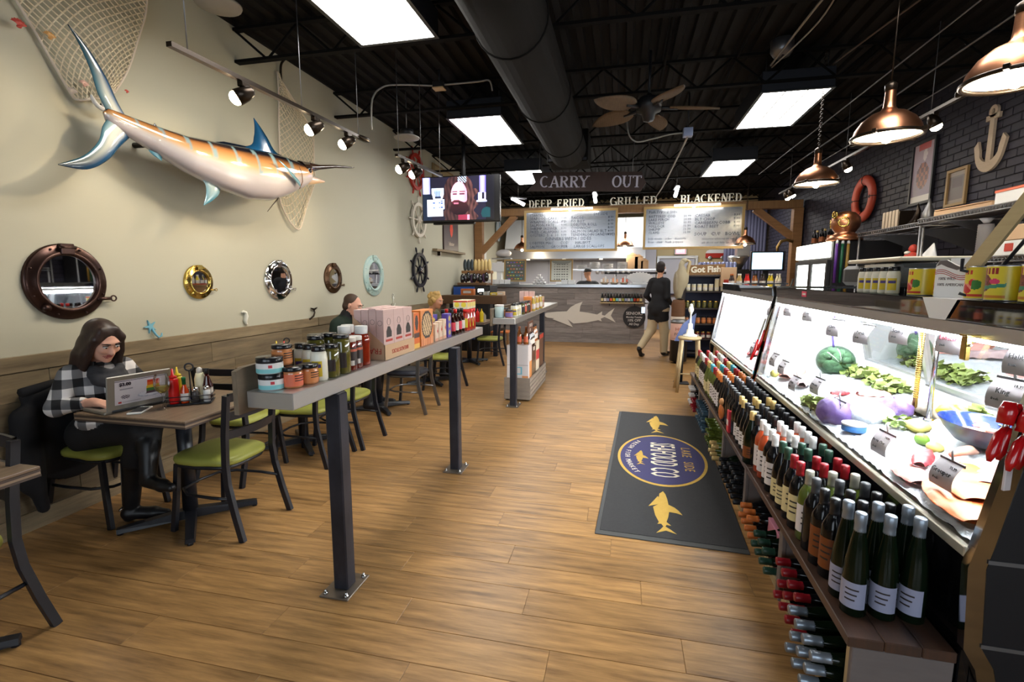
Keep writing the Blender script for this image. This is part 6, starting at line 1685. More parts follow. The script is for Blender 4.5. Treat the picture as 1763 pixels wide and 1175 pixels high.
def tom(u,v):
    c = srgb(228,208,56)
    for (a,b,r) in ((.3,.35,.18),(.55,.28,.16),(.72,.5,.12)):
        if (u - a) ** 2 + (v - b) ** 2 * .8 < r * r: c = srgb(206,44,40) if (u - a + v - b) < .1 else srgb(236,150,130)
    if .7 < u < .95 and .2 < v < .62 and (u - .8) ** 2 + (v - .42) ** 2 < .03: c = srgb(60,130,60)
    if v > .78 and .08 < u < .7 and int(u * 26) % 3: c = srgb(196,40,40) if v < .94 else c
    if v < .08: c = srgb(200,60,40)
    return c
def chili(u,v):
    c = srgb(226,206,60)
    if (u - .35) ** 2 + (v - .5) ** 2 < .09: c = srgb(110,44,34) if ((u * 17) % 1 - .5) ** 2 + ((v * 15) % 1 - .5) ** 2 > .06 else srgb(170,90,60)
    if v < .34 + .15 * u and v > .22 + .15 * u: c = srgb(60,140,110)
    if (u - .72) ** 2 * .4 + (v - .55) ** 2 < .008: c = srgb(220,60,110)
    if v > .8 and .1 < u < .8 and int(u * 26) % 3: c = srgb(150,30,40)
    if v < .1: c = srgb(206,130,40)
    return c
can(1.22,.80,'yellow can with red tomatoes, nearest the mayonnaise row',tom); can(1.26,.69,'yellow can with tomatoes behind the white brochure box',tom); can(1.215,.42,'yellow can with tomatoes behind the phone cradle',tom); can(1.20,.29,'yellow can with dark beans beside the wooden handle',chili); can(1.215,.165,'yellow can with dark beans cut by the frame',chili)
t = thing('brochure_box','white brochure box with red wave lines on the case top','box',B(1.175,.53,TZ_),-1.35); t.scale = (.74,.74,.74)
pts = [(-.09,0),(.09,0),(.09,.165),(.06,.15),(.02,.165),(-.03,.19),(-.07,.19),(-.09,.165)]
wm = frame_mat((0,0,0),(1,0,0),(0,0,1))
earclip_obj('box_front',pts,.004,m_cwhite,t,wm); g = G(); g.box(-.09,-.086,0,.07,0,.15); g.box(.086,.09,0,.07,0,.15); g.box(-.09,.09,.068,.072,0,.2); g.box(-.09,.09,0,.07,0,.004); obj('box_sides',g,m_cwhite,t)
for k in range(3): g = G(); g.tube([(x_,-.0046,.125 - k * .009 + .016 * math.sin(-x_ * 26) ) for x_ in np.linspace(-.088,.088,16)],.0018,4); obj('wave_line',g,m_redpr,t)
earclip_obj('dark_crest',[(-.088,.158),(-.06,.168),(-.02,.152),(.03,.138),(.088,.146),(.088,.163),(.06,.148),(.02,.163),(-.03,.188),(-.07,.188)],.001,M('crest_grey',srgb(96,90,92),.5),t,Matrix.Translation((0,-.0042,0)) @ wm)
text('100% WILD',.02,M('grey_print',srgb(110,104,108),.5),t,frame_mat((-.02,-.0046,.095),(1,0,0),(0,0,1))); text('100% AMERICAN',.02,M('grey_print',srgb(110,104,108),.5),t,frame_mat((0,-.0046,.065),(1,0,0),(0,0,1)))
t = thing('paper_sheet','white paper sheet hanging over the black case lip','paper',B(1.165,.47,TZ_),BR)
g = G(); g.grid(6,6,lambda a,b: (-.052 + .10 * b if b > .5 else -.052 + .0 * b,(a - .5) * .22 * (1 if b > .5 else b + .45),.001 if b > .5 else -.075 * (1 - 2 * b)),0,False); obj('sheet',g,m_cwhite,t)
m_handle = M('pale_handle',srgb(196,170,122),.55,n=(4,(1,1,12),.5,srgb(168,140,94)))
t = thing('wooden_plunger_press','pale square wooden beam clamped in a black bracket, leaning over the case top','beam',B(1.185,.40,TZ_),0)
g = G(); g.tube([(-.005,.03,.105),(.07,-.04,.30),(.15,-.12,.51)],1,flat=(.038,.038)); obj('wood_beam',g,m_handle,t)
g = G(); g.tube([(-.03,.04,.14),(-.035,.03,.10),(-.0,.02,.09),(.0,.01,.04),(-.015,.02,.012),(-.035,.03,.02)],.006,8); g.tube([(.02,.0,.12),(.02,-.0,.06),(.01,0,0)],.006,8); obj('bracket',g,m_frame,t)
g = G(); g.tube([(.05,.01,.08),(.10,-.05,.22),(.17,-.12,.42)],.006,8); obj('bracket_rod',g,m_frame,t)
t = thing('counter_scale','grey counter scale with pale hood behind the mayonnaise row','scale',B(1.36,1.30,TZ_),BR)
g = G(); g.cbox(-.14,.12,-.30,.34,.03,.14,.02); obj('scale_body',g,M('scale_grey',srgb(96,98,100),.4),t); g = G(); g.cbox(-.16,.13,-.34,.22,.15,.17,.006); obj('scale_hood',g,M('hood_cream',srgb(216,206,184),.4),t)
g = G(); g.box(-.145,-.14,.06,.28,.05,.12); obj('scale_display',g,m_key,t); g = G(); g.box(-.145,-.141,-.26,.04,.035,.14); obj('front_plate',g,M('plate_cream',srgb(206,200,186),.4),t)
for s in (-.24,.26): g = G(); g.cyl((-.05,s,0),(-.05,s,.03),.03,n=12); obj('scale_foot',g,m_black,t)

# ================================================================= helper for small built-up things
def kit(name,lab,cat,loc,parts,rz=0.0,group=None):
    """parts: (name, material, [(kind, args...)]) with kind box|cyl|sph|lathe|tube"""
    t = thing(name,lab,cat,loc,rz,group)
    for (n,m,ops) in parts:
        g = G()
        for op in ops:
            k,a = op[0],op[1:]
            if k == 'box': g.cbox(*a,.004)
            elif k == 'cyl': g.cyl(*a)
            elif k == 'sph': g.sph(*a)
            elif k == 'lathe': g.lathe(*a)
            elif k == 'tube': g.tube(*a)
            elif k == 'prism': g.prism(a[0],a[1],mat=a[2])
        obj(n,g,m,t)
    return t
# ================================================================= DARK BRICK SIDE
m_wood = M('raw_timber',srgb(150,108,66),.6,n=(3,(1,1,8),.7,srgb(108,74,44))); m_woodx = M('raw_timber_beam',srgb(150,112,70),.6,n=(3,(8,1,1),.7,srgb(108,76,46))); m_ply = M('anchor_wood',srgb(190,172,150),.6,n=(6,(1,2,10),.4,srgb(160,140,118)))
RX = RWX - .012
t = thing('wall_anchor','pale wooden anchor cutout hung on the dark brick','anchor',(RX,5.97,2.87)); mw = frame_mat((0,0,0),(0,-1,0),(0,0,1))
g = G(); g.prism([(-.035,-.20),(.035,-.20),(.03,.20),(.09,.20),(.09,.25),(-.09,.25),(-.09,.20),(-.03,.20)],.025,mat=mw); obj('shank',g,m_ply,t)
g = G(); g.lathe([(.025,0),(.058,0),(.058,.025),(.025,.025),(.025,0)],24,mat=mw @ Matrix.Translation((0,.28,0)),cap=False,smooth=False); obj('anchor_eye',g,m_ply,t)
o1 = [(.20 * math.sin(a),-.06 - .24 * math.cos(a)) for a in np.linspace(-1.25,1.25,15)]; i1 = [(.15 * math.sin(a),-.05 - .15 * math.cos(a)) for a in np.linspace(1.0,-1.0,13)]
earclip_obj('anchor_arms',o1 + [(.22,-.02),(.17,.03),(.135,-.07)] + i1 + [(-.135,-.07),(-.17,.03),(-.22,-.02)],.025,m_ply,t,mw)
def frame_pic(name,lab,y,z,w,h,fm,fn,lean=0):
    t = thing(name,lab,'picture',(RX,y,z),0,None,(0,lean,0)); g = G(); q = .03
    for (a,b,c,d) in ((-w / 2,w / 2,-h / 2,-h / 2 + q),(-w / 2,w / 2,h / 2 - q,h / 2),(-w / 2,-w / 2 + q,-h / 2 + q,h / 2 - q),(w / 2 - q,w / 2,-h / 2 + q,h / 2 - q)): g.box(-.03,-.004,a,b,c,d)
    obj('picture_frame',g,fm,t); picture('picture_print',w - 2 * q,h - 2 * q,24,36,fn,VC('print_satin',.4),t,frame_mat((-.012,0,0),(0,-1,0),(0,0,1))); g = G(); g.box(-.010,-.004,-w / 2 + .01,w / 2 - .01,-h / 2 + .01,h / 2 - .01); obj('backing',g,m_black,t)
def lobp(u,v):
    c = lerp(srgb(120,106,130),srgb(170,150,160),v)
    if v < .12: c = srgb(196,190,186)
    if (u - .55) ** 2 + (v - .8) ** 2 < .01: c = srgb(200,190,190)
    if ((u - .5) / .3) ** 2 + ((v - .45) / .22) ** 2 < 1: c = srgb(150,90,70) if math.sin(u * 30) * math.cos(v * 40) > 0 else srgb(90,60,60)
    if v > .9 and .2 < u < .8: c = srgb(170,70,66)
    return c
frame_pic('framed_poster','tall framed seafood poster on the dark brick',7.10,2.79,.48,.76,m_black,lobp)
frame_pic('framed_print','small dark print in a tan frame above the wire rack',6.42,2.50,.34,.40,M('tan_frame',srgb(150,122,80),.5),lambda u,v: srgb(70,50,46) if .2 < u < .8 and .5 < v < .8 else srgb(130,116,100) if v > .85 or v < .1 else srgb(90,76,70))
m_ring = M('ring_orange',srgb(176,66,44),.5)
t = thing('life_ring','orange life ring with dark bands on the dark brick','life ring',(RX - .05,8.5,2.69)); mr = Matrix.Rotation(PI / 2,4,'Y')
g = G(); g.torus(.27,.075,36,12,mat=mr,squash=.6); obj('ring_body',g,m_ring,t)
for k in range(4):
    a = k * PI / 2; g = G(); g.torus(.079,.006,14,6,mat=Matrix.Translation((0,.27 * math.cos(a),.27 * math.sin(a))) @ Matrix.Rotation(a,4,'X') @ Matrix.Diagonal((.62,1,1,1)) ); g.cyl((0,.26 * math.cos(a) - .0,.26 * math.sin(a)),(0,.285 * math.cos(a),.285 * math.sin(a)),.05); obj('ring_band',g,m_black,t)
# wire rack units
def wire_shelf(lab,y0,y1,z,x0=2.76,x1=3.50):
    t = thing('wire_shelf',lab,'shelf',(0,0,z))
    g = G()
    for zz in (-.04,0): g.tube([(x0,y0,zz),(x1,y0,zz),(x1,y1,zz),(x0,y1,zz)],.006,6,True)
    n = int((y1 - y0) / .02); pts = [(x0,y0 + (y1 - y0) * i / n,-.04 + .04 * (i % 2)) for i in range(n + 1)]; g.tube(pts,.003,4); obj('shelf_rim',g,m_greymetal,t)
    g = G()
    for i in range(int((y1 - y0) / .03)): y = y0 + .03 * i; g.tube([(x0,y,0),(x1,y,0)],.0025,4)
    for x in (x0 + .2,x0 + .45): g.tube([(x,y0,-.008),(x,y1,-.008)],.004,5)
    w = obj('shelf_wires',g,m_greymetal,t); w['kind'] = 'stuff'
    for (x,y) in ((x0 + .02,y0 + .02),(x1 - .02,y0 + .02),(x0 + .02,y1 - .02),(x1 - .02,y1 - .02)): g = G(); g.cyl((x,y,-.05),(x,y,.012),.016,n=10); obj('corner_collar',g,m_greymetal,t)
    for y in (y0 + .3,y1 - .3): g = G(); g.prism([(0,0),(x1 - x0,0),(x1 - x0,-.28)],.012,mat=frame_mat((x0 + .06,y,-.045),(1,0,0),(0,0,1))); obj('shelf_bracket',g,m_greymetal,t)
    for x in (x0 + .02,x1 - .02):
        for y in (y0 + .02,y1 - .02): g = G(); g.cyl((x,y,-z),(x,y,-.04),.0125,n=8); obj('upright',g,m_greymetal,t)
    return t
wire_shelf('upper near wire shelf piled with boxes',3.6,5.55,2.07); wire_shelf('upper farther wire shelf with the diving helmet gear',5.62,7.0,2.06,2.84); wire_shelf('lower wire shelf with bags and cartons',3.62,6.5,1.68,2.80)
ZS = 2.076
kit('flat_carton','flat brown cardboard carton on the upper wire shelf','carton',(3.1,5.15,ZS),[('carton_body',m_card,[('box',-.24,.24,-.32,.32,0,.055)]),('carton_flap',m_card,[('box',-.25,.22,-.30,.30,.056,.066)])],.1)
kit('paper_carton','white carton with pink edge on the upper wire shelf','carton',(2.98,4.45,ZS),[('carton_body',m_cwhite,[('box',-.14,.14,-.24,.24,0,.12)]),('pink_edge',m_coral,[('box',-.145,-.141,-.24,.24,.10,.12)])])
kit('flat_carton','brown carton lying on the white pink edged carton','carton',(3.0,4.25,ZS + .121),[('carton_body',m_card,[('box',-.14,.14,-.16,.16,0,.05)]),('tape',m_label,[('box',-.03,.03,-.161,.161,.05,.052)])])
kit('striped_crate','small cream slatted basket on the farther wire shelf','basket',(2.98,6.35,2.066),[('basket_body',m_track,[('box',-.09,.09,-.17,.17,0,.17)])] + [('basket_slat',m_ply,[('box',-.1,-.091,-.165 + .068 * k,-.115 + .068 * k,.005,.185)]) for k in range(5)])
kit('bull_horn','dark curved horn standing beside the slatted basket','horn',(2.98,6.05,2.066),[('horn_body',m_track,[('tube',[(0,.05,.01),(0,-.02,.06),(0,-.05,.14),(0,-.03,.22)],[.04,.035,.022,.004],10)]),('horn_base',m_brass,[('cyl',(0,.05,0),(0,.05,.02),.05)])])
kit('glass_ornament','grey teardrop ornament at the wire shelf corner','ornament',(2.98,5.82,2.066),[('ornament_body',m_greymetal,[('lathe',[(.03,0),(.055,.04),(.05,.10),(.02,.18),(.004,.24)],14)]),('ornament_foot',m_black,[('cyl',(0,0,0),(0,0,.012),.04)])])
m_bag = pane_mat('clear_bag',(.93,.93,.94),3.0)
m_cup = M('stacked_cups',srgb(200,198,200),.3)
for k in range(3): kit('cup_sleeve','clear bag of stacked white cups on the lower wire shelf, %s of three' % ORD[k],'cups',(2.98 + .1 * k,4.98 - .15 * k,1.686),[('cup_stack',m_cup,[('lathe',[(.055,.02 * j + (.0 if s else .002)) if s else (.05,.02 * j) for j in range(15) for s in (0,1)],16)]),('bag_film',m_cup,[('lathe',[(.02,.29),(.05,.33),(.01,.30)],10)])],0,'bags of cups')
kit('cardboard_scoop','brown cardboard tray with a cut out end on the lower wire shelf','tray',(2.95,4.42,1.80),[('tray_body',m_card,[('box',-.12,.12,-.22,.22,0,.11)]),('tray_rim',m_track,[('lathe',[(.05,0),(.055,.004)],16,0,Matrix.Translation((-.06,.13,.11)))])])
kit('white_carton','white carton with a red mark under the cardboard tray','carton',(2.98,4.40,1.686),[('carton_body',m_cwhite,[('box',-.15,.15,-.30,.30,0,.11)]),('red_mark',m_redpr,[('box',-.153,-.151,.02,.10,.03,.09)])])
for k in range(2): kit('red_white_carton','%s white carton with red band stacked on the lower wire shelf' % ('lower','upper')[k],'carton',(3.0,3.86,1.686 + .122 * k),[('carton_body',m_cwhite,[('box',-.15,.15,-.20,.20,0,.12)]),('red_band',m_redpr,[('box',-.153,-.151,-.2,.2,.0 + .04 * k,.03 + .05 * k)])],0,'red banded cartons')
kit('folded_paper','folded white paper leaning on the lower wire shelf','paper',(2.9,5.62,1.686),[('sheet',m_cwhite,[('prism',[(-.15,.0),(.18,.0),(.03,.17)],.01,frame_mat((0,0,0),(0,-1,0),(.25,0,1)))]),('fold',m_label,[('box',-.01,.06,-.1,.1,0,.01)])])
kit('red_toy_lobster','small red bundle on the lower wire shelf','bundle',(2.95,5.98,1.686),[('red_body',m_redpr,[('sph',(0,0,.05),(.06,.09,.05)),('sph',(.02,.02,.13),(.04,.05,.05))]),('bundle_tie',m_label,[('sph',(-.04,0,.09),(.03,.03,.02))])])
# drinks cooler
m_lit = M('cooler_light',(1,1,1),.5,emit=(.93,1.0,.95),es=5); m_header = M('cooler_header',(1,1,.9),.5,emit=(1.0,1.0,.84),es=3.2)
t = thing('drinks_cooler','black drinks cooler with lit header and two bright glass doors','cooler',(0,0,0))
g = G(); g.cbox(2.64,3.42,7.14,8.42,0,1.99,.01); obj('cabinet',g,m_black,t)
g = G(); g.cbox(2.60,2.639,7.20,8.42,1.78,1.985,.008); obj('lit_header',g,m_header,t); text('ICE COLD',.08,M('header_print',srgb(170,176,150),.5),t,frame_mat((2.598,7.9,1.88),(0,-1,0),(0,0,1)))
for k in range(2):
    y0 = 7.20 + .61 * k; g = G()
    for (a,b,c,d) in ((y0,y0 + .60,.2,.25),(y0,y0 + .60,1.70,1.75),(y0,y0 + .05,.25,1.7),(y0 + .55,y0 + .60,.25,1.7)): g.box(2.60,2.639,a,b,c,d)
    d_ = obj('cooler_door',g,m_black,t); g = G(); g.box(2.62,2.63,y0 + .05,y0 + .55,.25,1.70); obj('lit_glass',g,m_lit,d_); g = G(); g.cyl((2.585,y0 + .07,.8),(2.585,y0 + .07,1.3),.01); obj('door_handle',g,m_greymetal,d_)
for k,(m,w) in enumerate(((M('tube_purple',srgb(84,40,130),.35),'purple'),(M('tube_green',srgb(20,84,56),.35),'green'),(M('tube_gold',srgb(140,110,46),.35),'gold'))):
    kit('striped_tube',w + ' tube with white tip at the cooler side','tube',(2.665 + .065 * k,7.11,1.45),[('tube_body',m,[('cyl',(0,0,0),(0,0,.50),.018)]),('tube_tip',m_cwhite,[('lathe',[(.018,.50),(.016,.53),(.006,.55)],12)])],0,'coloured tubes')
t = thing('diving_helmet','copper diving helmet on top of the drinks cooler','helmet',(2.80,7.26,1.991),-.5)
g = G(); g.lathe([(.20,0),(.21,.02),(.15,.08),(.11,.10),(.12,.12),(.155,.17),(.17,.23),(.155,.30),(.10,.36),(.03,.38),(.001,.38)],28); obj('helmet_body',g,m_copper,t)
for (a,z_,r_) in ((PI,.23,.055),(PI * 1.5,.23,.055),(PI * 1.25,.33,.04),(PI * .5,.23,.05)):
    mm = Matrix.Rotation(a,4,'Z') @ Matrix.Translation((.155,0,z_)) @ Matrix.Rotation(PI / 2,4,'Y'); g = G(); g.torus(r_,.012,18,8,mat=mm); g.cyl(tuple(mm @ Vector((-r_,0,0))),tuple(mm @ Vector((r_,0,0))),.005); g.cyl(tuple(mm @ Vector((0,-r_,0))),tuple(mm @ Vector((0,r_,0))),.005); w_ = obj('port_grille',g,m_brass,t); g = G(); g.lathe([(.001,.0),(r_,0)],16,mat=mm,cap=False); obj('port_glass',g,m_key,w_)
for k in range(6): small_bottle(2.72 + .09 * (k % 2),7.52 + .14 * k,1.991,'dark bottle on the drinks cooler, %s behind the helmet' % ORD[k],'bottles on the drinks cooler',m_gb,m_capY if k % 2 else m_capB,m_lwh if k == 1 else m_lor)

# ================================================================= BACK: SERVICE COUNTER WITH SHARK
cn = thing('service_counter','high plank faced service counter with steel top and a white shark','counter',(0,0,0))
CX0,CX1,CYF = LWX + .02,.50,11.42
g = G(); g.box(CX0,CX1,CYF + .02,CYF + .55,0,1.29); obj('counter_core',g,m_black,cn)
g = G(); g.cbox(CX0,CX1 + .02,CYF - .05,CYF + .60,1.29,1.36,.006); obj('steel_top',g,m_steel,cn)
nrow = 9
for r in range(nrow):
    z0 = .09 + r * .1325; x = CX0 - RND.uniform(0,.8)
    while x < CX1:
        L_ = RND.uniform(.55,1.2); a,b = max(x,CX0),min(x + L_,CX1)
        if b - a > .05: g = G(); d = RND.uniform(0,.006); g.cbox(a - (a + b) / 2 + .001,b - (a + b) / 2 - .001,-d,.02,.001,.1315,.002); obj('face_plank',g,m_greyplank,cn,((a + b) / 2,CYF,z0))
        x += L_
g = G(); g.cbox(CX0,CX1,CYF - .012,CYF + .02,0,.09,.003); obj('toe_board',g,m_greyplank,cn)
g = G(); g.cbox(CX1 - .02,CX1,CYF,CYF + .55,0,1.29,.003); obj('end_board',g,m_greyplank,cn)
ss = thing('shark_cutout','large cream shark cutout on the plank counter front','sign',(-1.0,CYF - .010,.66)); earclip_obj('shark_board',[(x * 1.0,y) for x,y in shark_poly(1.72)],.012,M('shark_cream',srgb(214,206,194),.6),ss,Matrix(((1,0,0,0),(0,0,-1,0),(0,1,0,0),(0,0,0,1))))
t = thing('round_sign','round black seniors discount sign on the counter front','sign',(.27,CYF - .012,.62)); mf = frame_mat((0,0,0),(1,0,0),(0,0,1))
g = G(); g.lathe([(.25,0),(.25,.012),(.24,.014)],40,mat=mf,smooth=False); obj('sign_disc',g,M('sign_charcoal',srgb(40,38,40),.6),t); m_chalk = M('chalk_white',srgb(214,210,206),.7)
for (s,sz,zz) in (('SENIORS',.095,.085),('Monday-Tuesday',.052,.0),('10% OFF',.08,-.075),('All Day',.075,-.16)): text(s,sz,m_chalk,t,mf @ Matrix.Translation((0,zz,.0145)),bold=.001)
t = thing('beer_shelf','narrow pale wood shelf on the counter front under the beers','shelf',(0,CYF - .12,.93)); g = G(); g.cbox(-.50,.46,0,.115,0,.03,.003); obj('shelf_board',g,m_pale,t); g = G(); g.box(-.3,-.28,.06,.115,-.06,0); g.box(.26,.28,.06,.115,-.06,0); obj('shelf_cleat',g,m_frame,t)
bcol = (m_lcr,m_lwh,m_lgr,m_coral,m_yl,m_teal,m_lwh,m_green,m_lgr,m_lwh,m_teal,m_redpr,m_capO,m_lcr)
for k in range(14): bottle('beer_bottle','beer bottle on the counter shelf, %s from the shark' % ORD[k],'bottle',(-.455 + .066 * k,CYF - .06,.9605),[(.026,0),(.029,.005),(.029,.11),(.013,.16),(.0125,.20)],(m_gb,m_sauce,m_gd)[k % 3],[(.014,.195),(.014,.212)],m_capS,(.0294,.025,.09),bcol[k],'beer bottles on the counter shelf',12)
# timber frame, menu boards and lettering
fr = thing('timber_gantry','raw timber frame with braces carrying the menu boards','frame',(0,11.2,0))
g = G(); g.cbox(LWX + .02,3.5,-.09,.09,2.92,3.08,.006); obj('beam',g,m_woodx,fr)
for (a,b) in ((LWX + .02,-3.24),(3.34,3.52)): g = G(); g.cbox(a,b,-.09,.09,0,2.92,.006); obj('timber_post',g,m_wood,fr)
for (p,q) in (((-3.33,0,2.06),(-2.46,0,2.93)),((3.42,0,2.30),(2.62,0,2.93))): g = G(); g.tube([p,q],1,flat=(.13,.13)); obj('brace',g,m_wood,fr)
m_board_ = M('menu_steel',(.42,.44,.48),.22,.85); m_mframe = M('menu_frame',srgb(176,146,92),.55); m_mink = M('menu_ink',(.02,.03,.06),.5)
def menu(lab,x0,x1,z0,z1,rows):
    t = thing('menu_board',lab,'menu board',((x0 + x1) / 2,11.08,(z0 + z1) / 2)); w,h = x1 - x0,z1 - z0
    g = G(); g.box(-w / 2,w / 2,0,.02,-h / 2,h / 2); obj('board_sheet',g,m_board_,t)
    g = G(); q = .05
    for (a,b,c,d) in ((-w / 2 - q,w / 2 + q,h / 2,h / 2 + q),(-w / 2 - q,w / 2 + q,-h / 2 - q,-h / 2),(-w / 2 - q,-w / 2,-h / 2,h / 2),(w / 2,w / 2 + q,-h / 2,h / 2)): g.box(a,b,-.02,.03,c,d)
    obj('board_frame',g,m_mframe,t)
    for (s,x,y,sz,al) in rows: text(s,sz,m_mink,t,frame_mat((x * w - w / 2,-.001,y * h - h / 2),(1,0,0),(0,0,1)),'menu_lettering',align=al,res=1)
    g = G(); g.tube([(-.4,-.16,h / 2 + .04),(.5,-.16,h / 2 + .04)],.02,8); g.box(-.02,.02,-.15,0,h / 2 + .01,h / 2 + .03); obj('picture_lamp',g,M('lamp_lit',(1,1,.95),.4,emit=(1,.96,.85),es=12),t)
    l = bpy.data.lights.new('board_lamp','AREA'); l.energy = 5; l.shape = 'RECTANGLE'; l.size = 1.2; l.size_y = .05; l.color = (1,.96,.86); o = bpy.data.objects.new('board_lamp',l); o.location = ((x0 + x1) / 2,10.90,z1 + .03); o.rotation_euler = (.5,0,0); COL.objects.link(o)
P1 = ['SEAFOOD CAKES','WRAPPED SCALLOPS','SALMON PATE','SHRIMP SKEWER','FRIED CALAMARI','OYSTERS  5  6  10']; P2 = ['TACOS','PO BOY','LOBSTER ROLL','CODWICH','SALMON SALAD BLT','TENDERLOIN SANDWICH']
rows = [('STARTERS',.04,.92,.08,'LEFT'),('2+1 SIDE',.76,.92,.08,'LEFT')] + [(s,.04,.83 - .09 * i,.085,'LEFT') for i,s in enumerate(P1)] + [(s,.51,.83 - .09 * i,.085,'LEFT') for i,s in enumerate(P2)] + [('9.99',.46,.83 - .09 * i,.07,'RIGHT') for i in range(6)] + [('8.99',.98,.83 - .09 * i,.07,'RIGHT') for i in range(6)] + [('DINNERS WITH / SIDES',.48,.28,.10,'CENTER'),('LOBSTER MAC      COD      HALIBUT',.04,.17,.085,'LEFT'),('SALMON      GROUPER      LARGE SCALLOPS',.04,.07,.085,'LEFT')]
menu('framed steel menu board under the deep fried letters',-2.18,-.20,2.15,2.97,rows)
rows = [('Fish Fry - 2 Side',.03,.92,.09,'LEFT')] + [(s,.03,.80 - .085 * i,.075,'LEFT') for i,s in enumerate(('BATTERED COD','LAKE PERCH','WALLEYE','POLLOCK','SHRIMP','CLAMS'))] + [(s,.52,.80 - .095 * i,.085,'LEFT') for i,s in enumerate(('CAESAR','BLT CHOP','CARIBBEAN COBB','ROAST BEET'))] + [('10.99',.48,.80 - .085 * i,.07,'RIGHT') for i in range(6)] + [('9.99',.98,.80 - .095 * i,.07,'RIGHT') for i in range(4)] + [('SOUP   CUP   BOWL',.52,.32,.10,'LEFT'),('consumer advisory on raw fish',.60,.2,.06,'LEFT'),('kids meals   sides   desserts',.03,.22,.07,'LEFT'),('fries   slaw   hush puppies',.03,.13,.07,'LEFT'),('ask about our daily catch',.60,.1,.06,'LEFT')]
menu('framed steel menu board under the blackened letters',.44,2.36,2.17,2.97,rows)
# serif capitals built from thick and thin strokes
SER = {'C': [('a',.36,.5,.33,.5,50,310)],'G': [('a',.36,.5,.33,.5,50,310),('s',.66,.05,.66,.42,1),('s',.5,.42,.78,.42,0)],'O': [('a',.36,.5,.33,.5,0,360)],'A': [('s',.08,0,.36,1,0),('s',.64,0,.36,1,1),('s',.2,.34,.52,.34,0),('f',.08,0),('f',.64,0)],'R': [('s',.16,0,.16,1,1),('b',.16,.5,1),('s',.34,.5,.62,0,1),('f',.16,0),('f',.16,1),('f',.64,0)],'Y': [('s',.06,1,.34,.48,1),('s',.62,1,.34,.48,0),('s',.34,0,.34,.48,1),('f',.34,0),('f',.06,1),('f',.62,1)],'U': [('s',.14,.3,.14,1,1),('s',.58,.3,.58,1,0),('a',.36,.3,.22,.3,180,360),('f',.14,1),('f',.58,1)],'T': [('s',.34,0,.34,1,1),('s',.04,.97,.64,.97,0),('s',.05,.8,.05,1,0),('s',.63,.8,.63,1,0),('f',.34,0)],'D': [('s',.14,0,.14,1,1),('b',.14,0,1),('f',.14,0),('f',.14,1)],'P': [('s',.16,0,.16,1,1),('b',.16,.45,1),('f',.16,0),('f',.16,1)],'I': [('s',.16,0,.16,1,1),('f',.16,0),('f',.16,1)],'L': [('s',.14,0,.14,1,1),('s',.1,.03,.56,.03,0),('s',.55,0,.55,.24,0),('f',.14,1)],'B': [('s',.16,0,.16,1,1),('b',.16,.5,1),('b',.16,0,.5),('f',.16,0),('f',.16,1)],'N': [('s',.1,0,.1,1,0),('s',.1,1,.58,0,1),('s',.58,0,.58,1,0),('f',.1,0),('f',.58,1)],'K': [('s',.14,0,.14,1,1),('s',.18,.42,.58,1,0),('s',.28,.56,.62,0,1),('f',.14,0),('f',.14,1),('f',.62,0),('f',.58,1)]}
SER['E'] = [('s',.14,0,.14,1,1),('s',.1,.03,.56,.03,0),('s',.1,.97,.54,.97,0),('s',.14,.52,.42,.52,0),('s',.55,0,.55,.22,0),('s',.53,.78,.53,1,0),('s',.42,.42,.42,.62,0)]; SER['F'] = [q for q in SER['E'] if q[2] > .3 or q[4] > .5] + [('f',.14,0)]
def serif(word,h,m,parent,m4,d=.02,gap=.74,name='letter'):
    x = 0; out = []
    for ch in word:
        if ch == ' ': x += .55 * h; continue
        g = G(); TK,TN = .15,.065
        def seg(x0,y0,x1,y1,t0,t1):
            dx,dy = x1 - x0,y1 - y0; L_ = math.hypot(dx,dy) or 1; nx,ny = -dy / L_,dx / L_
            q = [(x0 + nx * t0 / 2,y0 + ny * t0 / 2),(x0 - nx * t0 / 2,y0 - ny * t0 / 2),(x1 - nx * t1 / 2,y1 - ny * t1 / 2),(x1 + nx * t1 / 2,y1 + ny * t1 / 2)]
            g.prism([(a * h,b * h) for a,b in q],d)
        def arc(cx,cy,rx,ry,a0,a1):
            n = 16; P = [math.radians(a0 + (a1 - a0) * i / n) for i in range(n + 1)]; th = lambda a: TN + (TK - TN) * abs(math.cos(a)) ** 1.5
            for a,b in zip(P,P[1:]): seg(cx + (rx - .05) * math.cos(a),cy + (ry - .03) * math.sin(a),cx + (rx - .05) * math.cos(b),cy + (ry - .03) * math.sin(b),th(a),th(b))
        for q in SER[ch]:
            if q[0] == 's': t_ = TK if q[5] else TN; seg(*q[1:5],t_,t_)
            elif q[0] == 'a': arc(*q[1:])
            elif q[0] == 'b': cy = (q[2] + q[3]) / 2; ry = (q[3] - q[2]) / 2; arc(q[1] + .16,cy,.34 if ry > .3 else .28,ry,-90,90); seg(q[1],q[3] - .03,q[1] + .18,q[3] - .03,TN,TN); seg(q[1],q[2] + .03,q[1] + .18,q[2] + .03,TN,TN)
            elif q[0] == 'f': y = .025 if q[2] == 0 else .975; seg(q[1] - .15,y,q[1] + .15,y,.05,.05)
        o = obj(name,g,m,parent); o.data.transform(m4 @ Matrix.Translation((x,0,0))); x += (gap if ch != 'I' else .40) * h
    return x
m_slet = M('sign_letter',srgb(206,206,226),.5); m_blet = M('cream_letter',srgb(236,230,212),.5)
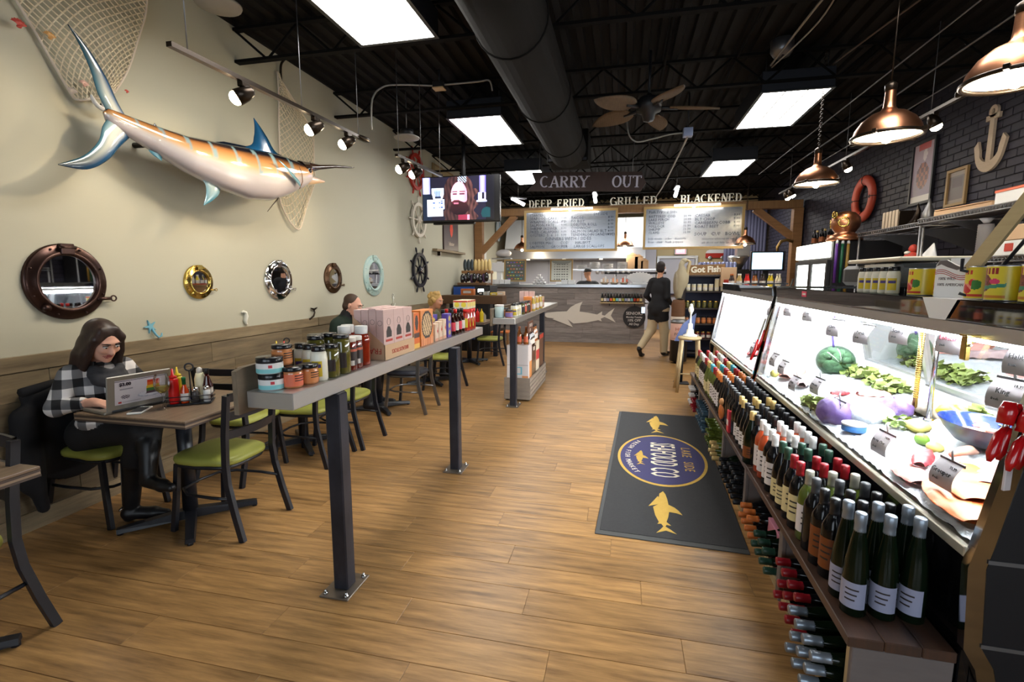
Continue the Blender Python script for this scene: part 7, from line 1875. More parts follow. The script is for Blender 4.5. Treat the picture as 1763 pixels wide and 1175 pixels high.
for (w,x,L_) in (('DEEP FRIED',-2.13,1.25),('GRILLED',-.33,1.0),('BLACKENED',1.13,1.22)):
    t = thing('letter_sign',w.lower() + ' written in standing cream letters on the beam','sign',(x,11.12,3.082)); n = sum(.74 if c not in ' I' else .55 if c == ' ' else .40 for c in w); h = .165
    serif(w,h,m_blet,t,Matrix.Diagonal((L_ / (n * h),1,1,1)) @ frame_mat((0,0,0),(1,0,0),(0,0,1)),.03); g = G(); g.box(0,L_,-.03,.02,-.002,.006); obj('letter_base',g,m_blet,t)
t = thing('carry_out_sign','dark wooden arrow shaped carry out board hanging from the ceiling','sign',(-.66,8.5,3.11),0,None,(0,math.radians(2.2),0)); earclip_obj('sign_board',[(-1.0,-.15),(.90,-.15),(.98,-.02),(.90,.16),(-.93,.16),(-.86,.0)],.03,M('dark_sign_wood',srgb(64,46,42),.6,n=(4,(8,1,1),.6,srgb(44,32,30))),t,frame_mat((0,.015,0),(1,0,0),(0,0,1)))
serif('CARRY',.185,m_slet,t,Matrix.Diagonal((1.22,1,1,1)) @ frame_mat((-.635,-.016,-.09),(1,0,0),(0,0,1)),.02); serif('OUT',.185,m_slet,t,Matrix.Diagonal((1.2,1,1,1)) @ frame_mat((.36,-.016,-.09),(1,0,0),(0,0,1)),.02)
for x in (-.8,.75): g = G(); g.cyl((x,0,.15),(x,0,.62),.004,n=6); obj('hanging_wire',g,m_greymetal,t)
# kitchen behind the counter
m_tile = M('kitchen_tile',srgb(168,170,182),.25); kit('kitchen_tile_wall','grey steel splash wall behind the cooking line','wall panel',(0,14.6,0),[('splash_sheet',m_tile,[('box',LWX + .3,.9,0,.05,0,3.1)])] + [('sheet_seam',m_greymetal,[('box',x,x + .012,-.004,0,0,3.1)]) for x in (-2.2,-1.2,-.2)])
kit('range_hood','wide polished steel range hood over the cooking line','hood',(0,13.2,0),[('hood_flue',m_black,[('box',-1.6,-1.0,.5,1.1,3.101,CEIL + .03)]),('hood_band',m_steel,[('box',-3.2,.55,0,1.2,2.02,2.30)]),('hood_upper',m_cwhite,[('prism',[(0,2.30),(1.2,2.30),(1.2,3.1),(.35,3.1)],3.75,Matrix(((0,0,1,-3.2),(1,0,0,0),(0,1,0,0),(0,0,0,1))))])] + [('hood_lamp',m_copin,[('cyl',(x,.3,2.0),(x,.3,2.02),.05)]) for x in (-2.6,-1.6,-.6,.2)])
area_light('hood_light',(-1.4,13.3,1.99),3.0,60,(1,.95,.86),(0,0,0),.4)
area_light('kitchen_fill',(.6,12.6,3.3),4.5,150,(1,.97,.92),(0,0,0),1.0)  # added fill without a fixture, brightens the kitchen and back wall
for k,(x,y,z_,a) in enumerate(((-2.25,10.5,3.14,.5),(-.62,10.5,3.16,1.2),(1.0,10.6,3.24,1.5))):
    kit('tube_lamp','bright fluorescent tube lamp under the dark ceiling, %s along the beam' % ORD[k],'lamp',(x,y,z_),[('lit_tube',M('tube_lit',(1,1,1),.4,emit=(.95,.97,1),es=18),[('cyl',(0,-.22 if k else -.16,.05),(0,.22 if k else .16,-.05),.035)]),('lamp_bracket',m_greymetal,[('box',-.05,.05,-.2,.2,.06,.09),('cyl',(0,0,.08),(0,0,CEIL - z_),.006)])],a - 1.2 if k == 0 else 0,'fluorescent tube lamps')
kit('pass_shelf','long steel pass shelf of plates behind the counter','shelf',(0,12.4,1.68),[('shelf_sheet',m_steel,[('box',-1.4,1.0,-.15,.15,0,.04)]),('shelf_rail',m_black,[('box',-.45,1.0,-.14,-.12,-.08,-.03)])] + [('shelf_post',m_steel,[('cyl',(x,0,-.75),(x,0,0),.02)]) for x in (-1.3,-.18,.9)])
m_china = M('white_china',srgb(226,226,228),.3)
kit('work_table','steel work table under the pass shelf','table',(0,12.35,0),[('table_top',m_steel,[('box',-1.5,1.1,-.2,.35,.88,.93)])] + [('table_leg',m_steel,[('box',x,x + .05,-.15,-.1,0,.88)]) for x in (-1.45,-.2,1.0)])
for k,(x,n) in enumerate(((-1.02,5),(-.70,8),(-.38,6),(-.02,8))): kit('plate_stack','stack of white plates on the pass shelf, %s from the cook side' % ORD[k],'plates',(x,12.4,1.721),[('plate',m_china,[('lathe',[(.06,.022 * j),(.13,.022 * j + .012),(.132,.022 * j + .018),(.05,.022 * j + .008)],20)]) for j in range(n)],0,'plate stacks')
for k in range(6): kit('sauce_cup','small white cup %s under the pass shelf' % (ORD[k] + ' in the row'),'cup',(-.62 + .13 * k + (.1 if k > 2 else 0),12.3,1.60),[('cup_body',m_china,[('lathe',[(.03,0),(.055,.05),(.055,.08),(.05,.08),(.03,.01)],14)]),('cup_hook',m_steel,[('cyl',(0,0,.08),(0,0,.085),.05)])],0,'white cups under the pass shelf')
for k,(x,w,h) in enumerate(((.20,.14,.34),(.36,.10,.30),(.50,.09,.20))): kit('kraft_box','folded brown kraft box standing on the pass shelf, %s' % ('tall','middle','small')[k],'box',(x,12.4,1.721),[('box_body',m_card,[('box',-w,w,-.05,.05,0,h)]),('box_flap',m_card,[('prism',[(-w,h),(w,h),(0,h + .06)],.01,frame_mat((0,-.045,0),(1,0,0),(0,0,1)))])],0,'kraft boxes')
CT = 1.361
def chalk(u,v):
    k = int(v * 6); c = srgb(96,100,92)
    if .08 < u < .92 and .25 < (v * 6) % 1 < .75 and math.sin(u * 40 + k * 3) > -.2: c = [srgb(120,90,190),srgb(210,90,70),srgb(190,200,70),srgb(90,170,190),srgb(220,130,90),srgb(200,190,180)][(k + int(u * 4)) % 6]
    return c
def whitem(u,v):
    if ((u - .5) / .5) ** 2 + ((v - 1.0) / .2) ** 2 < 1: return srgb(150,156,150)
    return srgb(80,84,80) if .15 < u < .85 and .3 < (v * 8) % 1 < .6 and v < .8 and math.sin(u * 50) > -.3 else srgb(210,214,206)
for (x,w,fn,lab,n) in ((-2.57,.54,chalk,'chalkboard easel with coloured writing on the counter',36),(-1.44,.54,whitem,'pale drinks list easel on the counter',36)):
    t = thing('menu_easel',lab,'board',(x,11.62,CT),0,None,(-.08,0,0)); g = G(); h = .50
    for (a,b,c,d) in ((-w / 2,w / 2,.06,.09),(-w / 2,w / 2,h + .06,h + .09),(-w / 2,-w / 2 + .03,.09,h + .06),(w / 2 - .03,w / 2,.09,h + .06)): g.box(a,b,-.01,.015,c,d)
    obj('easel_frame',g,m_mframe,t); picture('board_face',w - .06,h - .03,n,n,fn,VC('print_satin',.4),t,frame_mat((0,0,h / 2 + .075),(1,0,0),(0,0,1))); g = G(); g.box(-.12,.12,-.04,.06,0,.06); obj('easel_foot',g,m_steel,t)
kit('creamer_pyramid','pyramid of small white cups on the counter','cups',(-1.98,11.7,CT),[('cup',m_china,[('lathe',[(.03,.06 * r),(.042,.06 * r + .055)],12,0,Matrix.Translation(((i - (3 - r) / 2) * .085,0,0)))]) for r in range(4) for i in range(4 - r)])
kit('box_row','pair of white cartons on the counter','carton',(-1.27,11.62,CT),[('carton_body',m_cwhite,[('box',-.16,-.005,-.06,.06,0,.10)]),('carton_body',m_cwhite,[('box',.005,.16,-.06,.06,0,.10)])])
kit('bagged_mixer','white dough mixer covered with a plastic bag at the counter end','mixer',(-2.98,11.75,CT),[('mixer_base',m_cwhite,[('box',-.16,.16,-.12,.12,0,.05),('box',-.06,.06,-.06,.06,.05,.55)]),('mixer_arm',m_cwhite,[('box',-.17,.17,-.09,.09,.30,.52)]),('mixer_shelf',m_steel,[('box',-.18,.30,-.1,.1,.60,.63)]),('plastic_cover',m_cup,[('sph',(.10,0,.74),(.20,.13,.10))])])
kit('foam_stack','rows of white foam containers at the counter end','containers',(-3.0,11.50,CT),[('container',m_cwhite,[('box',-.30 + .13 * i,-.18 + .13 * i,-.05,.05,.0,.11)]) for i in range(5)] + [('sleeve',m_cwhite,[('cyl',(-.36,0,0),(-.36,0,.26),.045)])])
for k,(x,m,w) in enumerate(((-.42,m_cbox_,'white and gold'),(-.20,m_copper,'copper coloured'),(.02,m_coral,'brown and red'))): kit('snack_basket','%s basket of packets on the counter' % w,'basket',(x,11.6,CT),[('basket_bowl',m_ply,[('lathe',[(.06,0),(.11,.05),(.105,.05),(.05,.01)],16)])] + [('packet',m if i % 2 else m_cwhite,[('box',-.09 + .045 * i,-.05 + .045 * i,-.04,.04,.03,.12 + .03 * (i % 3))]) for i in range(4)])
t = thing('napkin_fan','fan of folded white napkins on the counter by the walking man','napkins',(.37,11.6,CT)); 
for k in range(9): a = (k - 4) * .2; g = G(); g.prism([(-.03,0),(.03,0),(.045,.24),(0,.27),(-.045,.24)],.012,mat=Matrix.Translation((.12 * math.sin(a),.012 * (k % 2),.02)) @ Matrix.Rotation(a,4,'Y') @ frame_mat((0,0,0),(1,0,0),(0,0,1))); obj('napkin',g,m_cwhite,t)
g = G(); g.cbox(-.2,.2,-.06,.06,0,.03,.004); obj('napkin_tray',g,m_cwhite,t)
# left rear: ledge, chip rack, blue drinks machine
m_ledge = M('brown_ledge',srgb(104,76,52),.5); kit('bar_ledge','brown bar height ledge before the blue machine','ledge',(0,8.9,0),[('ledge_board',m_ledge,[('box',LWX + .03,-2.2,-.03,.30,1.02,1.18)]),('ledge_leg',m_post,[('box',-2.42,-2.34,.1,.18,0,1.02)]),('ledge_leg',m_post,[('box',-3.3,-3.22,.1,.18,0,1.02)])])
for k,(x,m,w,h,s) in enumerate(((-2.93,m_capO,.13,.12,'orange box'),(-2.66,m_key,.04,.07,'small black box'),(-2.56,m_alum,.05,.07,'grey box'),(-2.40,m_yl,.07,.05,'yellow packet pile'),(-2.27,m_cbox_,.07,.07,'cream packet'))): kit('counter_item',s + ' standing on the brown ledge','box',(x,9.05,1.181),[('item_body',m,[('box',-w,w,-.06,.06,0,h)]),('item_label',m_label,[('box',-w * .6,w * .6,-.062,-.06,h * .3,h * .7)])])
m_bluem = M('machine_blue',srgb(28,66,150),.3,n=(3,(1,1,1),.6,srgb(60,110,190))); kit('drinks_machine','blue fronted drinks machine behind the blonde woman','machine',(-3.05,9.55,0),[('machine_body',m_black,[('box',-.36,.42,0,.6,0,1.36)]),('machine_front',m_bluem,[('box',-.35,.10,-.03,0,.25,1.33)]),('machine_panel',m_key,[('box',.12,.40,-.03,0,.25,1.33)]),('lit_badge',m_lit,[('box',.18,.30,-.035,-.03,1.22,1.29)])])
t = thing('basket_of_bags','dark basket heaped with glossy snack bags on the blue machine','basket',(-3.0,9.7,1.362)); g = G(); g.cbox(-.32,.30,-.16,.2,0,.05,.006); obj('basket_tray',g,m_ledge,t)
for k in range(9): g = G(); g.sph((-.26 + .065 * k,.0 + .05 * (k % 2),.13 + .02 * (k % 3)),(.05,.06,.10),10,8,mat=None); obj('snack_bag',g,(m_gloss,M('foil_bag',(.3,.28,.32),.2,.8),m_gloss,M('bag_purple',srgb(96,70,100),.3))[k % 4],t)
t = thing('chip_rack','wooden rack of pale and dark chip bags above the basket','rack',(-2.98,9.8,1.60)); g = G(); g.cbox(-.30,.32,-.1,.15,.0,.06,.004); g.box(-.28,-.26,.1,.14,-.24,0); g.box(.28,.30,.1,.14,-.24,0); obj('rack_tray',g,m_wood,t)
for k in range(8): g = G(); g.sph((-.26 + .075 * k,.03,.17),(.045,.03,.13),10,8,mat=Matrix.Rotation(.0,4,'X')); obj('chip_bag',g,M('bag_slate',srgb(56,66,70),.3) if k < 3 else M('bag_gold',srgb(206,180,120),.3),t)
kit('wooden_chair','orange wood chair partly seen beyond the far table','chair',(-2.35,9.4,0),[('seat',m_capO,[('box',-.18,.18,-.18,.18,.43,.46)]),('backrest',m_wood,[('box',-.18,.18,.16,.19,.75,.85)])] + [('leg',m_wood,[('box',x,x + .035,y,y + .035,0,z_)]) for (x,y,z_) in ((-.18,-.18,.43),(.145,-.18,.43),(-.18,.155,.85),(.145,.155,.85))])
# right rear: pelican, bin, stool, dark shelf, Got Fish board, products
kit('pelican_statue','carved pale pelican statue perched on a timber piling','statue',(1.02,9.35,1.13),[('pelican_body',M('pelican_stone',srgb(178,166,140),.7),[('tube',[(-.03,0,0),(-.02,0,.15),(.01,0,.32),(.02,0,.46),(.01,0,.56),(.0,0,.62),(.03,0,.68)],[.05,.08,.125,.12,.06,.045,.05],14),('sph',(.05,0,.69),(.065,.05,.045))]),('bill',M('pelican_bill',srgb(190,170,130),.6),[('tube',[(.09,-.02,.69),(.14,-.03,.67),(.10,-.06,.46),(.06,-.08,.28)],[.03,.03,.025,.008],8)]),('wing',M('pelican_wing',srgb(150,138,116),.7),[('sph',(-.08,0,.28),(.05,.12,.22))]),('foot',m_track,[('sph',(.0,-.05,.0),(.06,.05,.015))])])
kit('timber_piling','brown timber piling wrapped with rope under the pelican','post',(1.0,9.35,0),[('piling',M('piling_wood',srgb(110,72,44),.7,n=(4,(1,1,5),.6,srgb(76,50,32))),[('lathe',[(.12,0),(.12,1.05),(.10,1.11),(.04,1.128)],20)]),('rope_band',m_rope,[('lathe',[(.121,.74),(.126,.76),(.126,.79),(.121,.81)],20)])])
t = thing('trash_can','black round bin with a pink lettered sleeve','bin',(1.0,9.02,0)); g = G(); g.lathe([(.14,.04),(.145,.44),(.15,.45)],22); obj('bin_body',g,m_black,t); g = G(); g.lathe([(.148,.42),(.153,.72),(.148,.72)],22,cap=False); obj('pink_sleeve',g,M('sleeve_pink',srgb(206,160,144),.6),t); g = G(); g.lathe([(.155,.72),(.155,.75),(.12,.78),(.0,.78)],22); obj('bin_lid',g,m_greymetal,t); g = G(); g.lathe([(.06,0),(.09,.01),(.04,.04)],16); obj('bin_foot',g,m_black,t)
text('HOT',.08,M('sleeve_ink',srgb(150,70,60),.6),t,frame_mat((0,-.1545,.62),(1,0,0),(0,0,1))); text('FOOD',.07,m_ink,t,frame_mat((0,-.1545,.53),(1,0,0),(0,0,1)))
kit('round_stool','pale wooden stool at the far end of the wine bench','stool',(.89,6.80,0),[('seat',m_pale,[('lathe',[(.0,.70),(.14,.70),(.15,.715),(.15,.73),(.14,.738),(.0,.738)],28)])] + [('leg',m_pale,[('tube',[(x * .10,y * .10,.70),(x * .15,y * .15,0)],[.018,.02],8)]) for (x,y) in ((-1,-1),(1,-1),(-1,1),(1,1))] + [('rung',m_pale,[('tube',[(-.13,-.13,.25),(.13,-.13,.25)],.01,6)])])
kit('lobster_lamp','white lighthouse shaped ornament on the stool','ornament',(.89,6.80,.7385),[('ornament_base',m_seaw,[('lathe',[(.09,0),(.09,.02),(.05,.04),(.045,.09),(.03,.10),(.03,.17),(.012,.18),(.010,.30),(.02,.31)],18)]),('ornament_top',m_seaw,[('sph',(0,0,.36),(.035,.035,.05)),('sph',(0,0,.41),(.022,.022,.03))])])
t = kit('blue_folder_holder','blue plastic holder leaning behind the stool','holder',(.86,7.25,0),[('holder_sheet',M('holder_blue',srgb(110,130,190),.4),[('prism',[(-.12,.62),(.12,.62),(.16,1.02),(-.02,.86)],.02,frame_mat((0,0,0),(1,0,0),(0,0,1)))]),('holder_stand',m_frame,[('cyl',(0,.03,0),(0,.03,.7),.02),('box',-.1,.1,-.08,.1,0,.02)])])
ds = kit('dark_shelf_unit','dark wooden shelf unit full of jars behind the stool','shelf',(1.50,9.5,0),[('side',M('dark_shelf',srgb(34,24,26),.5),[('box',-.40,-.37,0,.35,0,1.56)]),('side',M('dark_shelf',srgb(34,24,26),.5),[('box',.37,.40,0,.35,0,1.56)]),('back',M('shelf_back_blue',srgb(50,56,84),.6),[('box',-.37,.37,.32,.35,0,1.54)])] + [('shelf',M('dark_shelf',srgb(34,24,26),.5),[('box',-.37,.37,.0,.32,z_,z_ + .03)]) for z_ in (.10,.36,.64,.93,1.24,1.53)])
for s,z_ in enumerate((1.271,.961,.671,.391)):
    for k in range(7): jar('shelf_jar','%s jar on the %s shelf of the dark unit, %s along' % (('cream','olive','amber','dark')[s],('top','second','third','lowest')[s],ORD[k]),(1.18 + .10 * k,9.58,z_),.04,.13 + (.10 if s == 0 and k > 4 else 0),(m_may,m_olive,m_spice,m_salsa)[s],(m_white,m_brass,m_blk,m_brass)[s],.02,None,((.02,.07,(m_label,m_olive,m_orange,m_label)[s],FA0,FA1),),group='jars on the dark shelf unit',n=12)
t = thing('got_fish_sign','brown board lettered got fish on the dark shelf unit','sign',(1.47,9.52,1.562),0,None,(0,-.03,0)); g = G(); g.cbox(-.33,.33,0,.02,0,.19,.003); obj('sign_board',g,m_woodx,t)
text('Got Fish',.15,m_blet,t,frame_mat((0,-.001,.10),(1,0,0),(0,.0,1)),bold=.006)
for k in range(12): kit('drink_can','silver blue can behind the got fish board, %s of its rows' % ORD[k],'can',(1.40 + .066 * (k % 10),9.74 + .075 * (k // 10),1.561),[('can_body',M('can_silver_blue',srgb(150,156,196),.25,.5),[('lathe',[(.027,0),(.031,.01),(.031,.225),(.026,.24)],12)]),('can_top',m_alum,[('cyl',(0,0,.24),(0,0,.243),.026)])],0,'drink cans')
kit('display_ledge','wooden display ledge with red trim behind the farther case','ledge',(2.35,9.1,0),[('ledge_body',m_wood,[('box',-.55,.60,0,.5,0,1.32)]),('ledge_top',m_woodx,[('box',-.56,.62,-.03,.52,1.321,1.36)]),('red_trim',m_redpr,[('box',-.56,.4,-.034,-.031,1.365,1.385)])])
for k in range(14):
    s = k % 7; m,c,w = ((m_sauce,m_capO,'brown'),(m_capY,m_capW,'cream'),(m_ketch,m_capR,'red'),(m_amber,m_capB,'amber'),(m_sauce,m_capB,'dark'),(m_must,m_capW,'yellow'),(m_may,m_capW,'white'))[s]
    small_bottle(1.86 + .125 * s,9.18 + .14 * (k // 7),1.361,'%s sauce bottle on the display ledge, %s row' % (w,('front','back')[k // 7]),'sauce bottles on the display ledge',m,c,m_label)
kit('tan_carton','tan cardboard display carton beside the sauce bottles','carton',(1.82,9.45,1.361),[('carton_body',m_card,[('box',-.10,.16,-.0,.12,0,.34)]),('carton_print',m_redpr,[('box',-.05,.1,-.002,0,.05,.12)])])
kit('computer_screen','bright blue white screen behind the display ledge','monitor',(2.74,10.5,1.84),[('screen_casing',m_black,[('box',-.30,.32,0,.06,-.19,.19)]),('screen_face',M('screen_blue',(.4,.7,1),.3,emit=(.45,.75,1.0),es=2.2),[('box',-.27,.27,-.004,0,-.16,.16)]),('screen_stand',m_black,[('box',-.05,.05,.06,.1,-1.84,-.05)])])
t = thing('ship_bell','brass bell hanging from a curved bracket on the timber post','bell',(3.06,11.05,1.72)); g = G(); g.lathe([(.165,0),(.16,.015),(.12,.06),(.085,.14),(.08,.22),(.06,.27),(.02,.30),(.0,.30)],26); obj('bell_body',g,m_brass,t); g = G(); g.tube([(0,0,.29),(.0,0,.42),(.06,0,.53),(.16,0,.56),(.28,0,.52)],[.02,.03,.03,.03,.03],10); obj('bell_bracket',g,M('old_brass',srgb(150,120,70),.35,.8),t); g = G(); g.sph((0,0,.0),.03); obj('clapper',g,m_track,t)
kit('dark_curtain','blue grey pleated curtain at the back behind the brace','curtain',(3.0,13.6,0),[('curtain_pleat',M('curtain_slate',srgb(74,74,96),.8),[('cyl',(-.45 + .075 * k,0,0),(-.45 + .075 * k,0,3.4),.045)]) for k in range(13)])
kit('steel_hopper','grey steel hopper machine left of the blue screen','machine',(2.52,12.0,0),[('hopper_stand',m_black,[('box',-.25,.25,-.2,.2,0,1.70)]),('hopper_bowl',m_alum,[('lathe',[(.08,1.70),(.22,1.95),(.22,2.0)],18)]),('hopper_box',m_steel,[('box',-.05,.22,-.12,.12,1.98,2.25)])])
kit('rear_door','grey steel rear door under the exit sign','door',(1.50,14.84,0),[('door_leaf',m_tile,[('box',-.48,.48,0,.04,0,2.05)]),('door_frame',m_alum,[('box',-.56,.56,-.02,.0,2.06,2.14),('box',-.56,-.49,-.02,0,0,2.06),('box',.49,.56,-.02,0,0,2.06)]),('door_bar',m_chrome,[('box',-.4,.4,-.06,-.02,1.0,1.06)])])
t = thing('exit_sign','lit red EXIT sign over the rear door','sign',(1.58,14.82,2.27)); g = G(); g.cbox(-.17,.17,0,.05,-.1,.1,.006); obj('sign_box',g,m_alum,t); g = G(); g.box(-.13,.13,-.003,0,-.08,.08); obj('lit_face',g,M('exit_lit',(1,.3,.35),.4,emit=(1.0,.28,.34),es=1.6),t); text('EXIT',.11,M('exit_white',(1,.9,.9),.4,emit=(1,.75,.75),es=1.5),t,frame_mat((0,-.004,0),(1,0,0),(0,0,1)),bold=.002)
t = thing('van_plaque','red and white van shaped plaque on the back wall','plaque',(2.54,14.86,2.17)); fm_ = frame_mat((0,0,0),(1,0,0),(0,0,1)); earclip_obj('van_body',[(-.28,-.10),(.28,-.10),(.28,.03),(-.28,.03)],.02,m_red,t,fm_); earclip_obj('van_roof',[(-.28,.031),(.28,.031),(.27,.13),(-.18,.13),(-.25,.10)],.02,m_cwhite,t,fm_)
for x in (-.16,.17): g = G(); g.lathe([(.055,0),(.055,.03),(.03,.032)],16,mat=fm_ @ Matrix.Translation((x,-.10,0))); obj('van_wheel',g,m_alum,t)

# ================================================================= PEOPLE
m_skin = M('skin',srgb(226,172,148),.5,n=(20,(1,1,1),.25,srgb(206,140,120))); m_skin2 = M('skin_tan',srgb(206,150,120),.5); m_lips = M('lips',srgb(170,90,88),.45); m_brow = M('brow_dark',srgb(52,36,30),.8); m_eyew = M('eye_white',srgb(226,222,218),.25); m_iris = M('iris_dark',srgb(40,30,26),.2)
m_hair1 = M('hair_brown',srgb(36,26,25),.42,n=(10,(12,12,1),.6,srgb(70,48,40))); m_hair2 = M('hair_short',srgb(70,52,40),.6); m_hair3 = M('hair_blonde',srgb(206,170,104),.6,n=(30,(1,1,1),.8,srgb(150,112,60))); m_hair4 = M('hair_dark',srgb(40,30,28),.6)
m_plaid = plaid_mat(); m_scarf = M('scarf_charcoal',srgb(46,46,50),.9,n=(14,(1,1,6),.5,srgb(66,66,70))); m_trou = M('black_trousers',(.010,.010,.012),.75); m_boot = M('black_boot',(.010,.010,.012),.38); m_coat = M('black_coat',(.008,.008,.010),.85)
m_swe = M('green_sweater',srgb(28,44,36),.9); m_shirt = M('dark_top',srgb(64,70,52),.85,n=(28,(1,1,1),.9,srgb(150,150,110))); m_blz = M('black_blazer',(.008,.008,.011),.8); m_khaki = M('khaki',srgb(190,172,140),.8); m_chefb = M('cook_black',(.012,.014,.018),.8)
def tr(prims,m4):
    R3 = m4.to_3x3(); e0 = R3.to_euler(); out = []
    for p in prims:
        if p[0] == 'c': out.append(('c',tuple(m4 @ Vector(p[1])),tuple(m4 @ Vector(p[2]))) + p[3:])
        else:
            e = (R3 @ Euler(p[5]).to_matrix()).to_euler() if len(p) > 5 else e0
            out.append(('e',tuple(m4 @ Vector(p[1])),p[2],p[3],p[4] if len(p) > 4 else None,tuple(e)))
    return out
def head_prims(sk,lp,fem=True):
    j = .9 if fem else 1.0
    return [('e',(-.012,0,.025),(.094,.074,.092),sk,.03),('e',(.030,0,-.030),(.062,.060,.082),sk,.03),('e',(.040,0,-.078),(.040,.042 * j,.032),sk,.025),('e',(.072,0,-.096),(.017,.020,.014),sk,.02),
            ('c',(.088,0,.012),(.108,0,-.026),.009,.0135,sk,.012),('e',(.094,.011,-.029),(.011,.010,.007),sk,.008),('e',(.094,-.011,-.029),(.011,.010,.007),sk,.008),
            ('e',(.082,0,-.057),(.0125,.020,.0042),lp,.005),('e',(.081,0,-.0655),(.012,.016,.0048),lp,.005),('e',(.078,.032,-.016),(.018,.022,.018),sk,.02),('e',(.078,-.032,-.016),(.018,.022,.018),sk,.02),
            ('e',(.078,.0,.034),(.016,.05,.010),sk,.015),('e',(-.004,.078,-.004),(.018,.008,.030),sk,.008),('e',(-.004,-.078,-.004),(.018,.008,.030),sk,.008),('c',(-.025,0,-.06),(-.045,0,-.17),.050,.052,sk,.03)]
def face_bits(t,m4,fem=True,brow=None):
    for s,w in ((1,'left'),(-1,'right')):
        g = G(); g.sph((.0845,s * .031,.012),(.010,.0145,.0085),12,8,mat=m4); e = obj('eye',g,m_eyew,t)
        g = G(); g.sph((.0915,s * .031,.010),(.0045,.0058,.0058),10,6,mat=m4); obj('iris',g,m_iris,e)
        g = G(); g.tube([(.089,s * .014,.0225),(.0945,s * .030,.0235),(.083,s * .047,.017)],[.002,.0026,.002],6,mat=m4); obj('upper_lid',g,m_brow if fem else m_skin2,e)
        g = G(); g.tube([(.096,s * .013,.032),(.097,s * .032,.038),(.084,s * .052,.033)],[.0035,.0042,.002],6,mat=m4); obj('eyebrow',g,brow or m_brow,t)
def hand_prims(w,d,side,sk,up=Vector((0,0,1)),curl=.35):
    """palm, four unequal bent fingers and a thumb; w wrist, d forward direction, side = thumb side direction"""
    w,d,side = Vector(w),Vector(d).normalized(),Vector(side).normalized(); dn = d.cross(side); dn = dn if dn.z < 0 else -dn
    P = [('c',tuple(w),tuple(w + d * .04),.024,.026,sk,.015)]
    for k,(o,L_) in enumerate(((.030,.072),(.010,.080),(-.010,.074),(-.029,.058))):
        b = w + d * .045 + side * o * .7; k1 = w + d * .085 + side * o; k2 = k1 + (d * (1 - curl * .5) + dn * curl * .6).normalized() * L_ * .5; k3 = k2 + (d * (1 - curl) + dn * (curl + .25)).normalized() * L_ * .5
        P += [('c',tuple(b),tuple(k1),.013,.0105,sk,.01),('c',tuple(k1),tuple(k2),.0098,.009,sk,.003),('c',tuple(k2),tuple(k3),.0088,.0072,sk,.003)]
    a = w + d * .022 + side * .024; b = a + (d * .6 + side * .7 + dn * .2).normalized() * .042; c = b + (d * .9 + side * .25 + dn * .3).normalized() * .034
    return P + [('c',tuple(a),tuple(b),.014,.011,sk,.01),('c',tuple(b),tuple(c),.0105,.0085,sk,.004)]
def person(lab,prims,res,mats,group=None,k=.03):
    t = thing('person',lab,'person',(0,0,0)); me = body_mesh('body',prims,res,mats,k); c = np.zeros(3)
    o = obj('body',me,None,t); return t
def M4(c,yaw,pitch,roll=0,s=1.0): return Matrix.Translation(c) @ Matrix.Rotation(yaw,4,'Z') @ Matrix.Rotation(pitch,4,'Y') @ Matrix.Rotation(roll,4,'X') @ Matrix.Diagonal((s,s,s,1))

# --- woman with the laptop: body tags 0 plaid, 1 trousers, 2 boots, 3 skin, 4 lips
hm = M4((-3.095,2.315,1.135),-.12,.50,.04)
C = [('c',(-3.22,2.28,.55),(-3.22,2.44,.55),.125,.125,1),('c',(-3.22,2.36,.58),(-3.20,2.36,.74),.135,.125,0),('e',(-3.185,2.36,.84),(.115,.17,.15),0),('c',(-3.20,2.22,.94),(-3.20,2.50,.94),.062,.062,0),('e',(-3.13,2.36,.83),(.075,.13,.08),0),('e',(-3.13,2.31,.645),(.12,.15,.06),0),
     ('c',(-3.22,2.20,.935),(-3.205,2.10,.765),.060,.052,0),('c',(-3.205,2.10,.765),(-3.045,2.125,.795),.051,.036,0,.02),('c',(-3.045,2.125,.795),(-2.965,2.135,.803),.028,.023,3,.01),
     ('c',(-3.21,2.52,.93),(-3.12,2.60,.775),.060,.050,0),('c',(-3.12,2.60,.775),(-2.98,2.42,.80),.048,.034,0,.02),('c',(-2.98,2.42,.80),(-2.935,2.35,.806),.027,.023,3,.01),
     ('c',(-3.20,2.27,.555),(-2.83,2.27,.60),.092,.072,1),('c',(-3.20,2.45,.555),(-2.80,2.34,.66),.092,.070,1),('c',(-2.83,2.27,.585),(-2.90,2.275,.40),.066,.060,1),('c',(-2.90,2.275,.42),(-2.965,2.285,.12),.060,.046,2,.015),('c',(-2.975,2.28,.055),(-2.86,2.34,.040),.042,.036,2,.02),('c',(-2.86,2.34,.04),(-2.80,2.37,.032),.035,.025,2,.02),('c',(-2.985,2.275,.025),(-2.985,2.275,.05),.025,.035,2),
     ('c',(-2.80,2.33,.64),(-2.765,2.27,.50),.064,.058,1),('c',(-2.765,2.27,.52),(-2.735,2.225,.36),.058,.045,2,.015),('c',(-2.745,2.22,.315),(-2.62,2.21,.30),.040,.036,2,.02),('c',(-2.62,2.21,.30),(-2.555,2.205,.295),.034,.026,2,.02)]
C += hand_prims((-2.972,2.134,.803),(1,.12,-.10),(.1,1,0),3) + hand_prims((-2.94,2.355,.806),(1,-.35,-.12),(-.3,-1,0),3)
C += tr(head_prims(3,4),hm)
t = person('woman in a black and white plaid shirt and grey scarf typing on the laptop',C,.0068,[m_plaid,m_trou,m_boot,m_skin,m_lips],k=.028); face_bits(t,hm)
H = [('e',(-.026,0,.045),(.099,.084,.086),0,.03),('e',(-.055,0,-.04),(.070,.084,.11),0,.03)]
